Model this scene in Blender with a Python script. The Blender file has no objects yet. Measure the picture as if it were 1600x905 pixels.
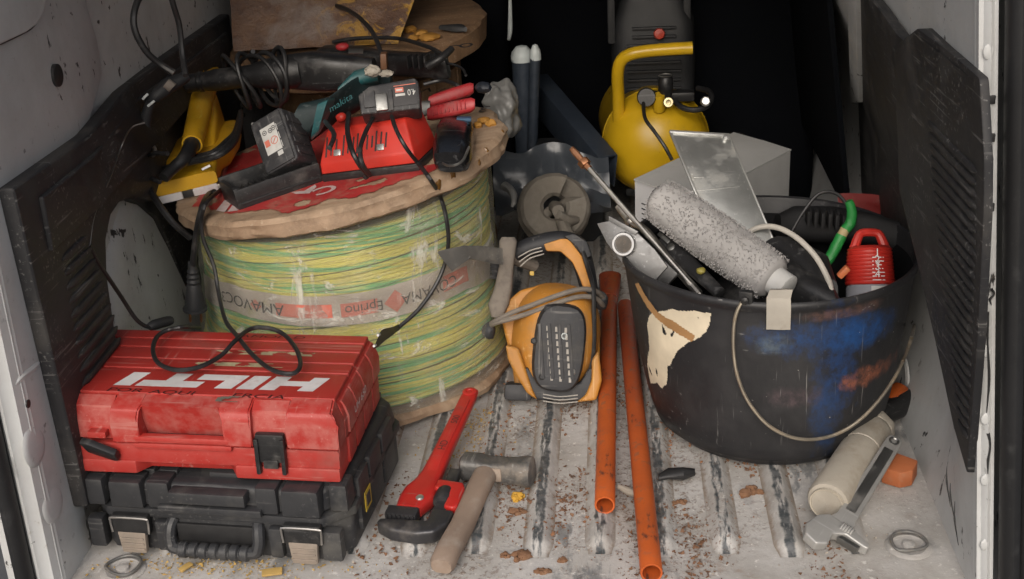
import bpy, bmesh, math, random
from mathutils import Vector as V, Matrix, noise
random.seed(11)
R = math.radians
sc = bpy.context.scene
COL = sc.collection

# ------------------------------------------------------------------ camera
CAM = V((0.0, 0.0, 1.11))
c_right = V((0.99648776, 0.06858146, -0.04804927))
c_up = V((0.01675387, 0.3989155, 0.91683463))
c_fwd = V((-0.08204546, 0.91441949, -0.39636541))
cam = bpy.data.cameras.new("camera")
cam.lens = 45.0
cam.sensor_width = 36.0
cam.sensor_fit = 'HORIZONTAL'
cam.clip_start = 0.05
cam.clip_end = 400.0
cam_o = bpy.data.objects.new("camera", cam)
COL.objects.link(cam_o)
m = Matrix.Identity(4)
for i in range(3):
    m[i][0], m[i][1], m[i][2], m[i][3] = c_right[i], c_up[i], -c_fwd[i], CAM[i]
cam_o.matrix_world = m
sc.camera = cam_o

# ------------------------------------------------------------------ sky, soft sun of an overcast day, exposure
SUN_EL, SUN_AZ = 34.0, 186.0        # azimuth measured from +Y towards +X: behind the photographer, a bit to the left
world = bpy.data.worlds.new("World")
sc.world = world
world.use_nodes = True
wn = world.node_tree
bg = wn.nodes["Background"]
sky = wn.nodes.new("ShaderNodeTexSky")
sky.sky_type = 'NISHITA'
sky.sun_disc = False
sky.sun_elevation = R(SUN_EL)
sky.sun_rotation = R(SUN_AZ)
sky.air_density = 1.0
sky.dust_density = 6.0
sky.ozone_density = 1.0
hsv = wn.nodes.new("ShaderNodeHueSaturation")     # cloud cover: the sky is nearly grey
hsv.inputs["Saturation"].default_value = 0.8
wn.links.new(sky.outputs[0], hsv.inputs["Color"])
wn.links.new(hsv.outputs[0], bg.inputs[0])
bg.inputs[1].default_value = 0.145
sun = bpy.data.lights.new("sun", 'SUN')
sun.energy = 0.95
sun.angle = R(34)
sun.color = (0.93, 0.97, 1.0)
sun_o = bpy.data.objects.new("sun", sun)
COL.objects.link(sun_o)
sd = V((math.sin(R(SUN_AZ)) * math.cos(R(SUN_EL)), math.cos(R(SUN_AZ)) * math.cos(R(SUN_EL)), math.sin(R(SUN_EL))))
sun_o.rotation_euler = sd.to_track_quat('Z', 'Y').to_euler()
sc.view_settings.view_transform = 'Standard'
sc.view_settings.look = 'None'
sc.view_settings.gamma = 1.0
sc.view_settings.exposure = -0.05
sc.render.engine = 'CYCLES'
sc.cycles.max_bounces = 8
sc.cycles.transparent_max_bounces = 12

# ------------------------------------------------------------------ measuring: a point of the photograph on a real plane or surface
def ray(px, py):
    return c_right * ((px - 800) / 2000.0) + c_up * ((452.5 - py) / 2000.0) + c_fwd

def P(px, py, x=None, y=None, z=None):
    r = ray(px, py)
    if z is not None: t = (z - CAM.z) / r.z
    elif y is not None: t = (y - CAM.y) / r.y
    else: t = (x - CAM.x) / r.x
    return CAM + r * t

def hit(px, py, f, t0=1.2, t1=4.5):
    """first point along the sight line where f(p) < 0"""
    r = ray(px, py)
    t = t0
    while t < t1:
        p = CAM + r * t
        if f(p) < 0: return p
        t += 0.003
    return CAM + r * t1

def on_plane(px, py, F, h=0.0):
    n = F.to_3x3() @ V((0, 0, 1))
    o = F.to_translation() + n * h
    r = ray(px, py)
    return CAM + r * ((o - CAM).dot(n) / r.dot(n))

# ------------------------------------------------------------------ mesh helpers
MW = {}
def spline(pts, k=6, closed=False):
    pts = [V(p) for p in pts]
    n = len(pts)
    if n < 3: return pts
    out = []
    rng = range(n if closed else n - 1)
    for i in rng:
        if closed:
            p0, p1, p2, p3 = pts[(i - 1) % n], pts[i], pts[(i + 1) % n], pts[(i + 2) % n]
        else:
            p1, p2 = pts[i], pts[i + 1]
            p0 = pts[i - 1] if i > 0 else p1 * 2 - p2
            p3 = pts[i + 2] if i + 2 < n else p2 * 2 - p1
        for j in range(k):
            t = j / k
            out.append(0.5 * ((2 * p1) + (p2 - p0) * t + (2 * p0 - 5 * p1 + 4 * p2 - p3) * t * t + (3 * p1 - p0 - 3 * p2 + p3) * t ** 3))
    if not closed: out.append(pts[-1])
    return out

def frame(o, xd, zd):
    """4x4: x along xd, z as near zd as possible"""
    x = V(xd).normalized()
    y = V(zd).cross(x).normalized()
    z = x.cross(y)
    mm = Matrix.Identity(4)
    for i in range(3):
        mm[i][0], mm[i][1], mm[i][2], mm[i][3] = x[i], y[i], z[i], V(o)[i]
    return mm

class G:
    def __init__(s): s.bm = bmesh.new()
    def merge(s, b, M=None):
        if M is not None: b.transform(M)
        me = bpy.data.meshes.new("tmp")
        b.to_mesh(me); b.free()
        s.bm.from_mesh(me)
        bpy.data.meshes.remove(me)
        return s
    def box(s, c, d, bevel=0.0, M=None, seg=2):
        b = bmesh.new()
        bmesh.ops.create_cube(b, size=1.0)
        for v in b.verts: v.co = V((v.co.x * d[0] + c[0], v.co.y * d[1] + c[1], v.co.z * d[2] + c[2]))
        if bevel > 0:
            bmesh.ops.bevel(b, geom=b.edges[:], offset=min(bevel, min(d) * 0.49), segments=seg, affect='EDGES', profile=0.6)
        return s.merge(b, M)
    def prism(s, poly, z0, z1, bevel=0.0, M=None, seg=2, inset=None):
        """polygon in xy, extruded z0..z1"""
        b = bmesh.new()
        lo = [b.verts.new((p[0], p[1], z0)) for p in poly]
        f = b.faces.new(lo)
        f.normal_update()
        if f.normal.z > 0: f.normal_flip()
        r = bmesh.ops.extrude_face_region(b, geom=[f])
        up = [e for e in r['geom'] if isinstance(e, bmesh.types.BMVert)]
        for v in up: v.co.z = z1
        if inset:
            cx = sum(p[0] for p in poly) / len(poly); cy = sum(p[1] for p in poly) / len(poly)
            for v in up:
                v.co.x = cx + (v.co.x - cx) * inset; v.co.y = cy + (v.co.y - cy) * inset
        bmesh.ops.recalc_face_normals(b, faces=b.faces[:])
        if bevel > 0:
            bmesh.ops.bevel(b, geom=b.edges[:], offset=bevel, segments=seg, affect='EDGES', profile=0.6, clamp_overlap=True)
        return s.merge(b, M)
    def rings(s, rings, caps=True, closed_u=True, loop=False):
        b = bmesh.new()
        vs = [[b.verts.new(p) for p in r] for r in rings]
        n = len(vs[0])
        m_ = len(vs)
        for i in range(m_ if loop else m_ - 1):
            A, B = vs[i], vs[(i + 1) % m_]
            for j in range(n if closed_u else n - 1):
                k = (j + 1) % n
                try: b.faces.new((A[j], A[k], B[k], B[j]))
                except ValueError: pass
        if caps and not loop:
            b.faces.new(list(reversed(vs[0]))); b.faces.new(vs[-1])
        bmesh.ops.recalc_face_normals(b, faces=b.faces[:])
        return s.merge(b)
    def tube(s, pts, r, n=8, smooth=4, closed=False, caps=True):
        if smooth: 
            k = len(pts)
            rr = r
            pts2 = spline(pts, smooth, closed)
            if isinstance(r, (list, tuple)):
                rad = []
                for i in range(len(pts2)):
                    u = i / smooth; a = min(int(u), k - 1); c = min(a + 1, k - 1)
                    rad.append(rr[a] + (rr[c] - rr[a]) * (u - a))
            else: rad = [r] * len(pts2)
            pts = pts2
        else:
            pts = [V(p) for p in pts]
            rad = list(r) if isinstance(r, (list, tuple)) else [r] * len(pts)
        N = len(pts)
        tang = []
        for i in range(N):
            a = pts[i - 1] if (i > 0 or closed) else pts[0]
            c = pts[(i + 1) % N] if (i < N - 1 or closed) else pts[-1]
            t = (c - a)
            tang.append(t.normalized() if t.length > 1e-9 else V((0, 0, 1)))
        u = tang[0].orthogonal().normalized()
        rs = []
        for i in range(N):
            t = tang[i]
            u = (u - t * u.dot(t))
            u = u.normalized() if u.length > 1e-6 else t.orthogonal().normalized()
            w = t.cross(u)
            rs.append([pts[i] + (u * math.cos(2 * math.pi * j / n) + w * math.sin(2 * math.pi * j / n)) * rad[i] for j in range(n)])
        return s.rings(rs, caps=caps, loop=closed)
    def lathe(s, prof, n=32, M=None, caps=True, closed=False, wob=0.0, ws=8.0, seed=0.0, a0=0.0, a1=2 * math.pi):
        full = abs(a1 - a0 - 2 * math.pi) < 1e-6
        cnt = n if full else n + 1
        rs = []
        for (r, z) in prof:
            ring = []
            for j in range(cnt):
                a = a0 + (a1 - a0) * j / n
                rr = r
                if wob: rr += wob * noise.noise(V((math.cos(a) * ws * .3, math.sin(a) * ws * .3, z * ws + seed)))
                ring.append(V((rr * math.cos(a), rr * math.sin(a), z)))
            rs.append(ring)
        b = G(); b.rings(rs, caps=caps and full and not closed, closed_u=full, loop=closed)
        return s.merge(b.bm, M)
    def loft(s, secs, n=24, e=4.0, M=None, caps=True):
        """secs: (centre, half-vector u, half-vector v[, exponent]) super-ellipse sections"""
        rs = []
        for q in secs:
            c, u, v = V(q[0]), V(q[1]), V(q[2])
            ee = q[3] if len(q) > 3 else e
            ring = []
            for j in range(n):
                a = 2 * math.pi * (j + .5) / n
                ca, sa = math.cos(a), math.sin(a)
                ring.append(c + u * (abs(ca) ** (2 / ee) * (1 if ca >= 0 else -1)) + v * (abs(sa) ** (2 / ee) * (1 if sa >= 0 else -1)))
            rs.append(ring)
        b = G(); b.rings(rs, caps=caps)
        return s.merge(b.bm, M)
    def blob(s, c, rx, ry, rz, amp=.3, f=2.0, sub=2, seed=0.0, M=None):
        b = bmesh.new()
        bmesh.ops.create_icosphere(b, subdivisions=sub, radius=1.0)
        for v in b.verts:
            d = 1 + amp * noise.noise(v.co * f + V((seed, seed * 1.7, -seed)))
            v.co = V((c[0] + v.co.x * rx * d, c[1] + v.co.y * ry * d, c[2] + v.co.z * rz * d))
        return s.merge(b, M)
    def poly(s, pts):
        vs = [s.bm.verts.new(p) for p in pts]
        s.bm.faces.new(vs)
        return s
    def jitter(s, amp, f):
        s.bm.normal_update()
        d = [(v, v.normal.copy() * (amp * noise.noise(v.co * f))) for v in s.bm.verts]
        for v, q in d: v.co += q
        return s
    def obj(s, name, mat, parent=None, world=False, sharp=35, kind=None):
        if world and parent is not None: s.bm.transform(MW[parent.name].inverted())
        me = bpy.data.meshes.new(name)
        s.bm.to_mesh(me); s.bm.free()
        for p in me.polygons: p.use_smooth = True
        me.set_sharp_from_angle(angle=R(sharp))
        me.materials.append(mat)
        o = bpy.data.objects.new(name, me)
        COL.objects.link(o)
        if parent is not None:
            o.parent = parent
            MW[o.name] = MW[parent.name]
        else: MW[o.name] = Matrix.Identity(4)
        if kind: o['kind'] = kind
        return o

def thing(name, label, cat, M=None, group=None):
    o = bpy.data.objects.new(name, None)
    COL.objects.link(o)
    o.empty_display_size = 0.05
    if M is None: M = Matrix.Identity(4)
    if not isinstance(M, Matrix): M = Matrix.Translation(V(M))
    o.matrix_world = M
    MW[o.name] = M.copy()
    o['label'] = label; o['category'] = cat
    if group: o['group'] = group
    return o

def tag(o, label, cat, group=None):
    o['label'] = label; o['category'] = cat
    if group: o['group'] = group
    # give the single-mesh thing its origin at its base
    vs = o.data.vertices
    n = max(1, len(vs))
    c = V((sum(v.co.x for v in vs) / n, sum(v.co.y for v in vs) / n, min(v.co.z for v in vs)))
    o.data.transform(Matrix.Translation(-c))
    o.location = c
    return o

def text_bm(body, size, ext=0.0, shear=0.0, bold=0.0):
    cu = bpy.data.curves.new("t", 'FONT')
    cu.body = body; cu.size = size; cu.extrude = ext; cu.align_x = 'CENTER'; cu.align_y = 'CENTER'
    cu.shear = shear; cu.offset = bold
    ob = bpy.data.objects.new("t", cu)
    COL.objects.link(ob)
    dg = bpy.context.evaluated_depsgraph_get()
    dg.update()
    me = bpy.data.meshes.new_from_object(ob.evaluated_get(dg))
    b = bmesh.new(); b.from_mesh(me)
    bpy.data.objects.remove(ob); bpy.data.curves.remove(cu); bpy.data.meshes.remove(me)
    return b

# ------------------------------------------------------------------ materials
class NT:
    def __init__(s, name):
        s.m = bpy.data.materials.new(name); s.m.use_nodes = True
        s.t = s.m.node_tree; s.b = s.t.nodes["Principled BSDF"]
        s.tc = s.t.nodes.new("ShaderNodeTexCoord").outputs["Object"]
    def n(s, typ, **kw):
        q = s.t.nodes.new(typ)
        for k, v in kw.items(): setattr(q, k, v)
        return q
    def l(s, a, b): s.t.links.new(a, b)
    def mapping(s, scale=(1, 1, 1), rot=(0, 0, 0), loc=(0, 0, 0), src=None):
        q = s.n("ShaderNodeMapping")
        q.inputs["Scale"].default_value = scale; q.inputs["Rotation"].default_value = rot; q.inputs["Location"].default_value = loc
        s.l(src or s.tc, q.inputs["Vector"])
        return q.outputs[0]
    def noise(s, scale, detail=6, rough=.6, vec=None, dist=0.0):
        q = s.n("ShaderNodeTexNoise")
        q.inputs["Scale"].default_value = scale; q.inputs["Detail"].default_value = detail
        q.inputs["Roughness"].default_value = rough; q.inputs["Distortion"].default_value = dist
        s.l(vec or s.tc, q.inputs["Vector"])
        return q.outputs["Fac"]
    def ramp(s, fac, a, b, lo=0.0, hi=1.0):
        q = s.n("ShaderNodeMapRange")
        q.inputs["From Min"].default_value = a; q.inputs["From Max"].default_value = b
        q.inputs["To Min"].default_value = lo; q.inputs["To Max"].default_value = hi
        s.l(fac, q.inputs["Value"])
        return q.outputs[0]
    def math(s, op, a, b=None):
        q = s.n("ShaderNodeMath", operation=op)
        for i, v in enumerate((a, b)):
            if v is None: continue
            if isinstance(v, (int, float)): q.inputs[i].default_value = v
            else: s.l(v, q.inputs[i])
        return q.outputs[0]
    def mix(s, fac, a, b):
        q = s.n("ShaderNodeMix", data_type='RGBA')
        for i, v in ((0, fac), (6, a), (7, b)):
            if isinstance(v, (int, float)): q.inputs[i].default_value = v
            elif isinstance(v, tuple): q.inputs[i].default_value = (*v, 1) if len(v) == 3 else v
            else: s.l(v, q.inputs[i])
        return q.outputs[2]
    def bump(s, h, strength=.2, dist=.002):
        q = s.n("ShaderNodeBump")
        q.inputs["Strength"].default_value = strength; q.inputs["Distance"].default_value = dist
        s.l(h, q.inputs["Height"])
        return q.outputs[0]
    def set(s, name, v):
        i = s.b.inputs[name]
        if isinstance(v, tuple): i.default_value = (*v, 1) if len(v) == 3 else v
        elif isinstance(v, (int, float)): i.default_value = v
        else: s.l(v, i)

DUST = (.21, .195, .175)
def mat(name, col, rough=.5, metal=0.0, amt=.3, dust=DUST, scale=9.0, fine=.5, bump=.12, bscale=260.0, scratch=0.0, spec=.5, scol=None, edge=.16):
    """worn, dusty surface: cloudy dust, fine specks, hairline scratches"""
    t = NT(name)
    big = t.noise(scale, 8, .68)
    f1 = t.ramp(big, .68 - amt * .45, .90 - amt * .45, 0, min(.9, .40 + amt))
    sp = t.ramp(t.noise(scale * 14, 4, .7), .60, .75, 0, fine * amt * 1.6)
    fac = t.math('MAXIMUM', f1, sp)
    tone = t.ramp(t.noise(scale * .6, 3, .5, vec=t.mapping(loc=(3, 7, 1))), .3, .7, .82, 1.12)
    base = t.n("ShaderNodeVectorMath", operation='SCALE')
    base.inputs[0].default_value = col
    t.l(tone, base.inputs["Scale"])
    c = t.mix(fac, base.outputs[0], dust)
    if scratch > 0:
        for k, (rt, sc_) in enumerate((((.3, .2, .9), (160, 5, 160)), ((.8, .1, 2.2), (5, 140, 140)))):
            s1 = t.noise(1.0, 3, .6, vec=t.mapping(scale=sc_, rot=rt))
            s2 = t.math('MULTIPLY', t.ramp(s1, .60, .67, 0, scratch), t.ramp(t.noise(scale * 1.3, 3, .5, vec=t.mapping(loc=(k * 5, 2, 9))), .46, .58))
            c = t.mix(s2, c, scol or tuple(min(.7, x * 1.6 + .16) for x in col))
    if edge > 0:      # rubbed edges
        geo = t.n("ShaderNodeNewGeometry")
        pw = t.ramp(geo.outputs["Pointiness"], .54, .64)
        wv = t.ramp(t.noise(scale * 5, 4, .6, vec=t.mapping(loc=(2, 2, 7))), .38, .60)
        c = t.mix(t.math('MULTIPLY', t.math('MULTIPLY', pw, wv), edge), c, scol or tuple(min(.6, x * 1.25 + .13) for x in col))
    t.set("Base Color", c)
    t.set("Metallic", t.math('MULTIPLY', t.ramp(fac, 0, 1, 1, .15), metal) if metal > 0 else 0.0)
    t.set("Roughness", t.math('ADD', t.ramp(fac, 0, 1, rough, min(.95, rough + .35)), t.ramp(big, .3, .7, -.06, .06)))
    t.set("Specular IOR Level", spec)
    if bump > 0: t.set("Normal", t.bump(t.math('ADD', t.noise(bscale, 4, .6), t.math('MULTIPLY', big, 2.0)), bump, .0015))
    return t.m

def white_paint():
    t = NT("white_paint")
    big = t.noise(5, 8, .65)
    c = t.mix(t.ramp(big, .42, .75, 0, .75), (.55, .56, .56), (.37, .36, .345))
    # dark scuffs: long thin flakes and small chips
    v = t.mapping(scale=(60, 34, 13), rot=(.5, .2, 0))
    s1 = t.math('MULTIPLY', t.ramp(t.noise(1, 5, .7, vec=v), .63, .66), t.ramp(t.noise(3.2, 3, .5, vec=t.mapping(loc=(4, 1, 8))), .48, .54))
    s2 = t.math('MULTIPLY', t.ramp(t.noise(34, 4, .6), .645, .67), t.ramp(t.noise(4, 3, .5, vec=t.mapping(loc=(1, 9, 2))), .46, .54))
    c = t.mix(t.math('MAXIMUM', s1, s2), c, (.035, .034, .034))
    c = t.mix(t.ramp(t.noise(70, 3, .7), .66, .74, 0, .5), c, (.25, .21, .17))
    t.set("Base Color", c)
    t.set("Roughness", t.ramp(big, .3, .8, .38, .75))
    t.set("Normal", t.bump(t.math('ADD', t.noise(9, 4, .5), t.math('MULTIPLY', t.noise(180, 3, .6), .08)), .25, .006))
    return t.m

def floor_paint():
    t = NT("worn_floor_paint")
    big = t.noise(7, 9, .68)
    c = t.mix(t.ramp(big, .40, .68), (.47, .455, .44), (.31, .29, .265))
    # bare bluish metal where things are dragged
    v = t.mapping(scale=(26, 7, 20))
    bare = t.math('MULTIPLY', t.ramp(t.noise(1, 6, .7, vec=v), .56, .63), t.ramp(t.noise(4, 4, .5, vec=t.mapping(loc=(6, 2, 2))), .42, .58))
    c = t.mix(t.math('MULTIPLY', bare, .6), c, (.24, .255, .265))
    # brown grit, ground in
    g = t.math('MULTIPLY', t.ramp(t.noise(120, 5, .75), .53, .60), t.ramp(t.noise(6, 5, .6, vec=t.mapping(loc=(2, 5, 1))), .44, .60))
    sx = t.n("ShaderNodeSeparateXYZ"); t.l(t.tc, sx.inputs[0])
    mid = t.ramp(t.math('ABSOLUTE', t.math('SUBTRACT', sx.outputs["X"], .10)), .36, .08, .15, 1)
    g = t.math('MULTIPLY', g, mid)
    c = t.mix(t.math('MULTIPLY', g, .85), c, (.15, .085, .05))
    r2 = t.math('MULTIPLY', t.ramp(t.noise(28, 5, .7), .60, .67), t.ramp(t.noise(5, 4, .6, vec=t.mapping(loc=(9, 5, 3))), .52, .62))
    c = t.mix(t.math('MULTIPLY', t.math('MULTIPLY', r2, mid), .8), c, (.24, .125, .065))
    c = t.mix(t.ramp(t.noise(90, 4, .7), .60, .67, 0, .8), c, (.62, .60, .57))
    t.set("Base Color", c)
    t.set("Roughness", t.ramp(bare, 0, 1, .8, .42))
    t.set("Metallic", t.math('MULTIPLY', bare, .35))
    t.set("Normal", t.bump(t.math('ADD', t.noise(60, 6, .7), t.math('MULTIPLY', g, .7)), .5, .003))
    return t.m

def rib_paint():
    t = NT("worn_rib_paint")
    big = t.noise(9, 9, .7)
    c = t.mix(t.ramp(big, .45, .7), (.50, .485, .465), (.31, .285, .26))
    at = t.n("ShaderNodeAttribute", attribute_name="across")
    wob = t.math('MULTIPLY', t.math('SUBTRACT', t.noise(60, 4, .6), .5), .5)
    acr = t.math('ADD', at.outputs["Fac"], wob)
    top = t.ramp(acr, .40, .26)
    c = t.mix(t.math('MULTIPLY', t.ramp(acr, .66, .92), t.ramp(t.noise(14, 5, .65, vec=t.mapping(scale=(1, .4, 1))), .38, .55)), c, (.27, .225, .185))
    w = t.math('MULTIPLY', t.math('MULTIPLY', top, t.ramp(t.noise(1, 6, .7, vec=t.mapping(scale=(60, 11, 30))), .42, .50)), .92)
    c = t.mix(w, c, t.mix(t.ramp(t.noise(60, 3, .6), .4, .6), (.08, .095, .105), (.21, .22, .225)))
    g = t.math('MULTIPLY', t.ramp(t.noise(120, 5, .75), .55, .62), t.ramp(t.noise(6, 5, .6, vec=t.mapping(loc=(2, 5, 1))), .46, .60))
    c = t.mix(t.math('MULTIPLY', g, .8), c, (.16, .09, .055))
    c = t.mix(t.ramp(t.noise(80, 4, .7), .62, .70, 0, .8), c, (.62, .61, .58))
    t.set("Base Color", c)
    t.set("Roughness", t.ramp(w, 0, 1, .8, .4)); t.set("Metallic", t.math('MULTIPLY', w, .5))
    t.set("Normal", t.bump(t.noise(70, 6, .7), .5, .003))
    return t.m

M_white = white_paint()
M_floor = floor_paint()
M_rib = rib_paint()
M_lining = mat("black_lining", (.018, .018, .020), .6, amt=.42, dust=(.07, .064, .058), scale=7, scratch=.75, scol=(.15, .145, .14))
M_rubber = mat("black_rubber", (.014, .014, .015), .55, amt=.25, dust=(.10, .10, .10))
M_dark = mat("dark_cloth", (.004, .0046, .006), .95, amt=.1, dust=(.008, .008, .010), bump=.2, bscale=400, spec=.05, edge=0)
M_ground = mat("grey_asphalt", (.085, .087, .09), .9, amt=.4, dust=(.16, .15, .14), scale=1.5, bump=.4, bscale=40)
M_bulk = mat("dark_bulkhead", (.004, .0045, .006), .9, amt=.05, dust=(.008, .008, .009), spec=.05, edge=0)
M_ringm = mat("dull_ring_steel", (.19, .19, .185), .55, .6, amt=.5, dust=(.22, .19, .16), scale=30)
M_steel_d = mat("dull_steel", (.28, .28, .27), .42, 1.0, amt=.35, dust=(.16, .14, .12))

# ------------------------------------------------------------------ ground outside
g = G()
g.poly([(-150, -150, -.62), (150, -150, -.62), (150, 150, -.62), (-150, 150, -.62)])
o = g.obj("ground", M_ground); o['kind'] = 'structure'

# ------------------------------------------------------------------ the van
def WL(z): return -.820 + .012 * z
def LB(y): return .050 * max(0.0, min(1.0, (y - 1.80) / .32))
def WR(z): return .478 - .09 * z
def WRB(y, z):
    s_ = max(0.0, min(1.0, (y - 1.52) / .32)); s_ = s_ * s_ * (3 - 2 * s_)
    return WR(z) + .078 * s_ * math.sin(math.pi * max(0.0, min(1.0, z / .62)))
YB, YF, ZR = 1.47, 3.35, 1.40
van = thing("cargo_van", "open white cargo van load bay with ribbed dirty floor and black side linings", "van", (-.17, 2.4, -.02))

g = G(); g.box((-.17, (YB + YF) / 2 - .01, -.02), (1.36, YF - YB + .02, .04), .004)
floor = g.obj("floor", M_floor, van, True)
for k in range(-8, 4):
    x = .0605 + .0925 * k
    if x < -.78: continue
    y0 = 1.575 + (.0 if k % 2 else -.008)
    rs = []
    ys = [y0 + .006 * i for i in range(8)] + [y0 + .05 + .03 * i for i in range(60)]
    for y in ys:
        a = min(1.0, max(0.0, (y - y0) / .035)); a = a * a * (3 - 2 * a)
        h = .0135 * a + .0004
        w = .023 * (.75 + .25 * a)
        ring = []
        for j in range(13):
            u = -1 + 2 * j / 12
            q = .5 + .5 * math.cos(math.pi * min(1, max(0, (abs(u) - .26) / .74)))
            ring.append(V((x + u * w, y, .0005 + h * q + .0006 * noise.noise(V((u * 2, y * 30, k))))))
        rs.append(ring)
    g = G(); g.rings(rs, caps=False, closed_u=False)
    for f in g.bm.faces:
        f.normal_update()
        if f.normal.z < 0: f.normal_flip()
    ob = g.obj("floor_rib", M_rib, floor, True, sharp=80)
    at_ = ob.data.attributes.new("across", 'FLOAT', 'POINT')
    for vi, v in enumerate(ob.data.vertices): at_.data[vi].value = abs(-1 + 2 * (vi % 13) / 12)

def slab(poly, fx, t, bevel=.0, name="panel", m_=None, parent=None, side=1, bow=False):
    """a panel lying along a side wall; poly in (y,z); fx(z) is its inner face; thickness t towards the wall"""
    b = G(); b.prism([(p[0], p[1]) for p in poly], 0, t, bevel, seg=3)
    for v in b.bm.verts:
        y, z, d = v.co.x, v.co.y, v.co.z
        v.co = V((fx(z) - side * (t - d) - (LB(y) if side == 1 and bow else 0), y, z))
    bmesh.ops.recalc_face_normals(b.bm, faces=b.bm.faces[:])
    return b.obj(name, m_, parent or van, True)

# left side (its inner face looks towards +x)
slab([(YB + .015, -.03), (1.80, -.03), (2.12, -.03), (YF, -.03), (YF, ZR), (2.12, ZR), (1.80, ZR), (YB + .015, ZR)], lambda z: WL(z) - .02, .02, .0, "side_wall", M_white, side=1, bow=True)
def pl(px, py, off=0.0):
    p = hit(px, py, lambda q: q.x - WL(q.z) - off); return (p.y, p.z)
slab([(YB + .02, -.02), (1.60, -.02), (1.60, .57), (1.80, .575), (1.86, .575), pl(196, 112, .012), pl(188, 60, .012), pl(172, 20, .012), pl(160, -30, .012), (2.12, .95), (2.0, ZR - .02), (1.80, ZR - .02), (YB + .02, ZR - .02)],
     lambda z: WL(z) + .008, .026, .004, "inner_panel", M_white, side=1, bow=True)
# pressed window blank at the top left with its dark joint
wp = [pl(-60, 98, .02), pl(0, 71, .02), pl(45, 50, .02), pl(62, 38, .02), pl(72, 18, .02), pl(78, -10, .02), pl(80, -60, .02), pl(60, -200, .02), pl(-120, -120, .02)]
slab(wp, lambda z: WL(z) + .017, .008, .003, "window_blank", M_white, side=1)
g = G(); g.tube([V((WL(p[1]) + .011, p[0], p[1])) for p in wp[:8]], .0028, 6, 5)
g.obj("blank_seal", M_rubber, van, True)
c = pl(89, 118, .01)
g = G(); g.loft([((WL(c[1]) + .004, c[0], c[1]), (0, .017, 0), (0, 0, .0165)), ((WL(c[1]) + .0115, c[0], c[1]), (0, .017, 0), (0, 0, .0165)), ((WL(c[1]) + .0125, c[0], c[1]), (0, .015, 0), (0, 0, .0145))], 28, 2)
g.obj("rubber_plug", M_rubber, van, True)
for (px, py, r_) in ((45, 631, .006),):
    c = pl(px, py, .01)
    g = G(); g.lathe([(r_, 0), (r_, .002), (r_ * .5, .0024)], 14, Matrix.Translation((WL(c[1]) + .0075, c[0], c[1])) @ Matrix.Rotation(R(90), 4, 'Y'))
    g.obj("panel_hole", M_rubber, van, True)
for (px, py) in ((58, 695), (86, 785)):
    c = pl(px, py, .01)
    Mx = Matrix.Translation((WL(c[1]) + .007, c[0], c[1])) @ Matrix.Rotation(R(88), 4, 'Y')
    g = G(); g.lathe([(.032, -.002), (.029, .0006), (.022, .0018), (.012, .0026), (0.0005, .0028)], 28, Mx, caps=False)
    g.obj("pressed_boss", M_white, van, True)
# a raised bead in the pillar
a, b_ = pl(20, 612, .01), pl(45, 585, .01)
g = G(); g.tube([V((WL(a[1]) + .001, a[0] + .02, a[1])), V((WL(a[1]) + .0035, a[0] + .035, a[1] + .004)), V((WL(b_[1]) + .0035, b_[0] + .03, b_[1] - .002)), V((WL(b_[1]) + .001, b_[0] + .05, b_[1]))], [.004, .007, .007, .004], 10, 3)
g.obj("pressed_bead", M_white, van, True)

arch = [(2.62, .36), (2.34, .29), (2.17, .17), (2.155, .10)]
def pll(px, py):
    p = hit(px, py, lambda q: q.x - (WL(q.z) + .030 - LB(q.y))); return (p.y, p.z)
LP = [(1.566, .090), (1.535, .600), (1.80, .594), (2.12, .590), (2.75, .585), (2.75, .08)] + [pll(*q) for q in ((306, 505), (300, 480), (286, 440), (266, 385), (246, 342), (226, 320), (206, 311), (188, 316), (173, 338), (166, 375), (168, 430), (177, 500), (187, 560))] + [(1.68, .065)]
lin_l = slab(LP, lambda z: WL(z) + .030, .024, .006, "side_lining", M_lining, side=1, bow=True)
slab([(1.60, .485), (1.80, .485), (2.12, .487), (2.7, .49), (2.7, .555), (2.12, .56), (1.80, .565), (1.60, .565)], lambda z: WL(z) + .036 , .012, .004, "lining_ledge", M_lining, side=1, bow=True)
for k in range(17):
    z = .115 + .0215 * k
    y1 = 1.795 - .0009 * k * k * .3
    g = G(); g.loft([((WL(z) + .0305, 1.615 + .004 * k * .3, z), (.001, 0, 0), (0, 0, .002)), ((WL(z) + .0305, 1.63 + .004 * k * .3, z), (.0048, 0, 0), (0, 0, .0062)),
                     ((WL(z) + .0305, y1 - .015, z), (.0048, 0, 0), (0, 0, .0062)), ((WL(z) + .0305, y1, z), (.001, 0, 0), (0, 0, .002))], 10, 2.4)
    [setattr(v.co, 'x', v.co.x - LB(v.co.y)) for v in g.bm.verts]; g.obj("lining_rib", M_lining, lin_l, True)
# wheel arch, white, behind the lining's cut-out
rs = []
for i in range(13):
    a = math.pi * i / 12
    ring = []
    for j in range(9):
        u = j / 8
        k_ = math.cos(u * math.pi / 2)
        ring.append(V((WL(0) - .03 + .044 * math.sin(u * math.pi / 2) ** .6 * (1 if j else 0) - LB(2.24 - math.cos(a) * .42), 2.24 - math.cos(a) * (.40 + .06 * k_), (.46 + .05 * k_) * math.sin(a) ** .8 - .02)))
    rs.append(ring)
rs2 = []
g = G(); g.rings(rs, caps=False, closed_u=False)
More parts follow.
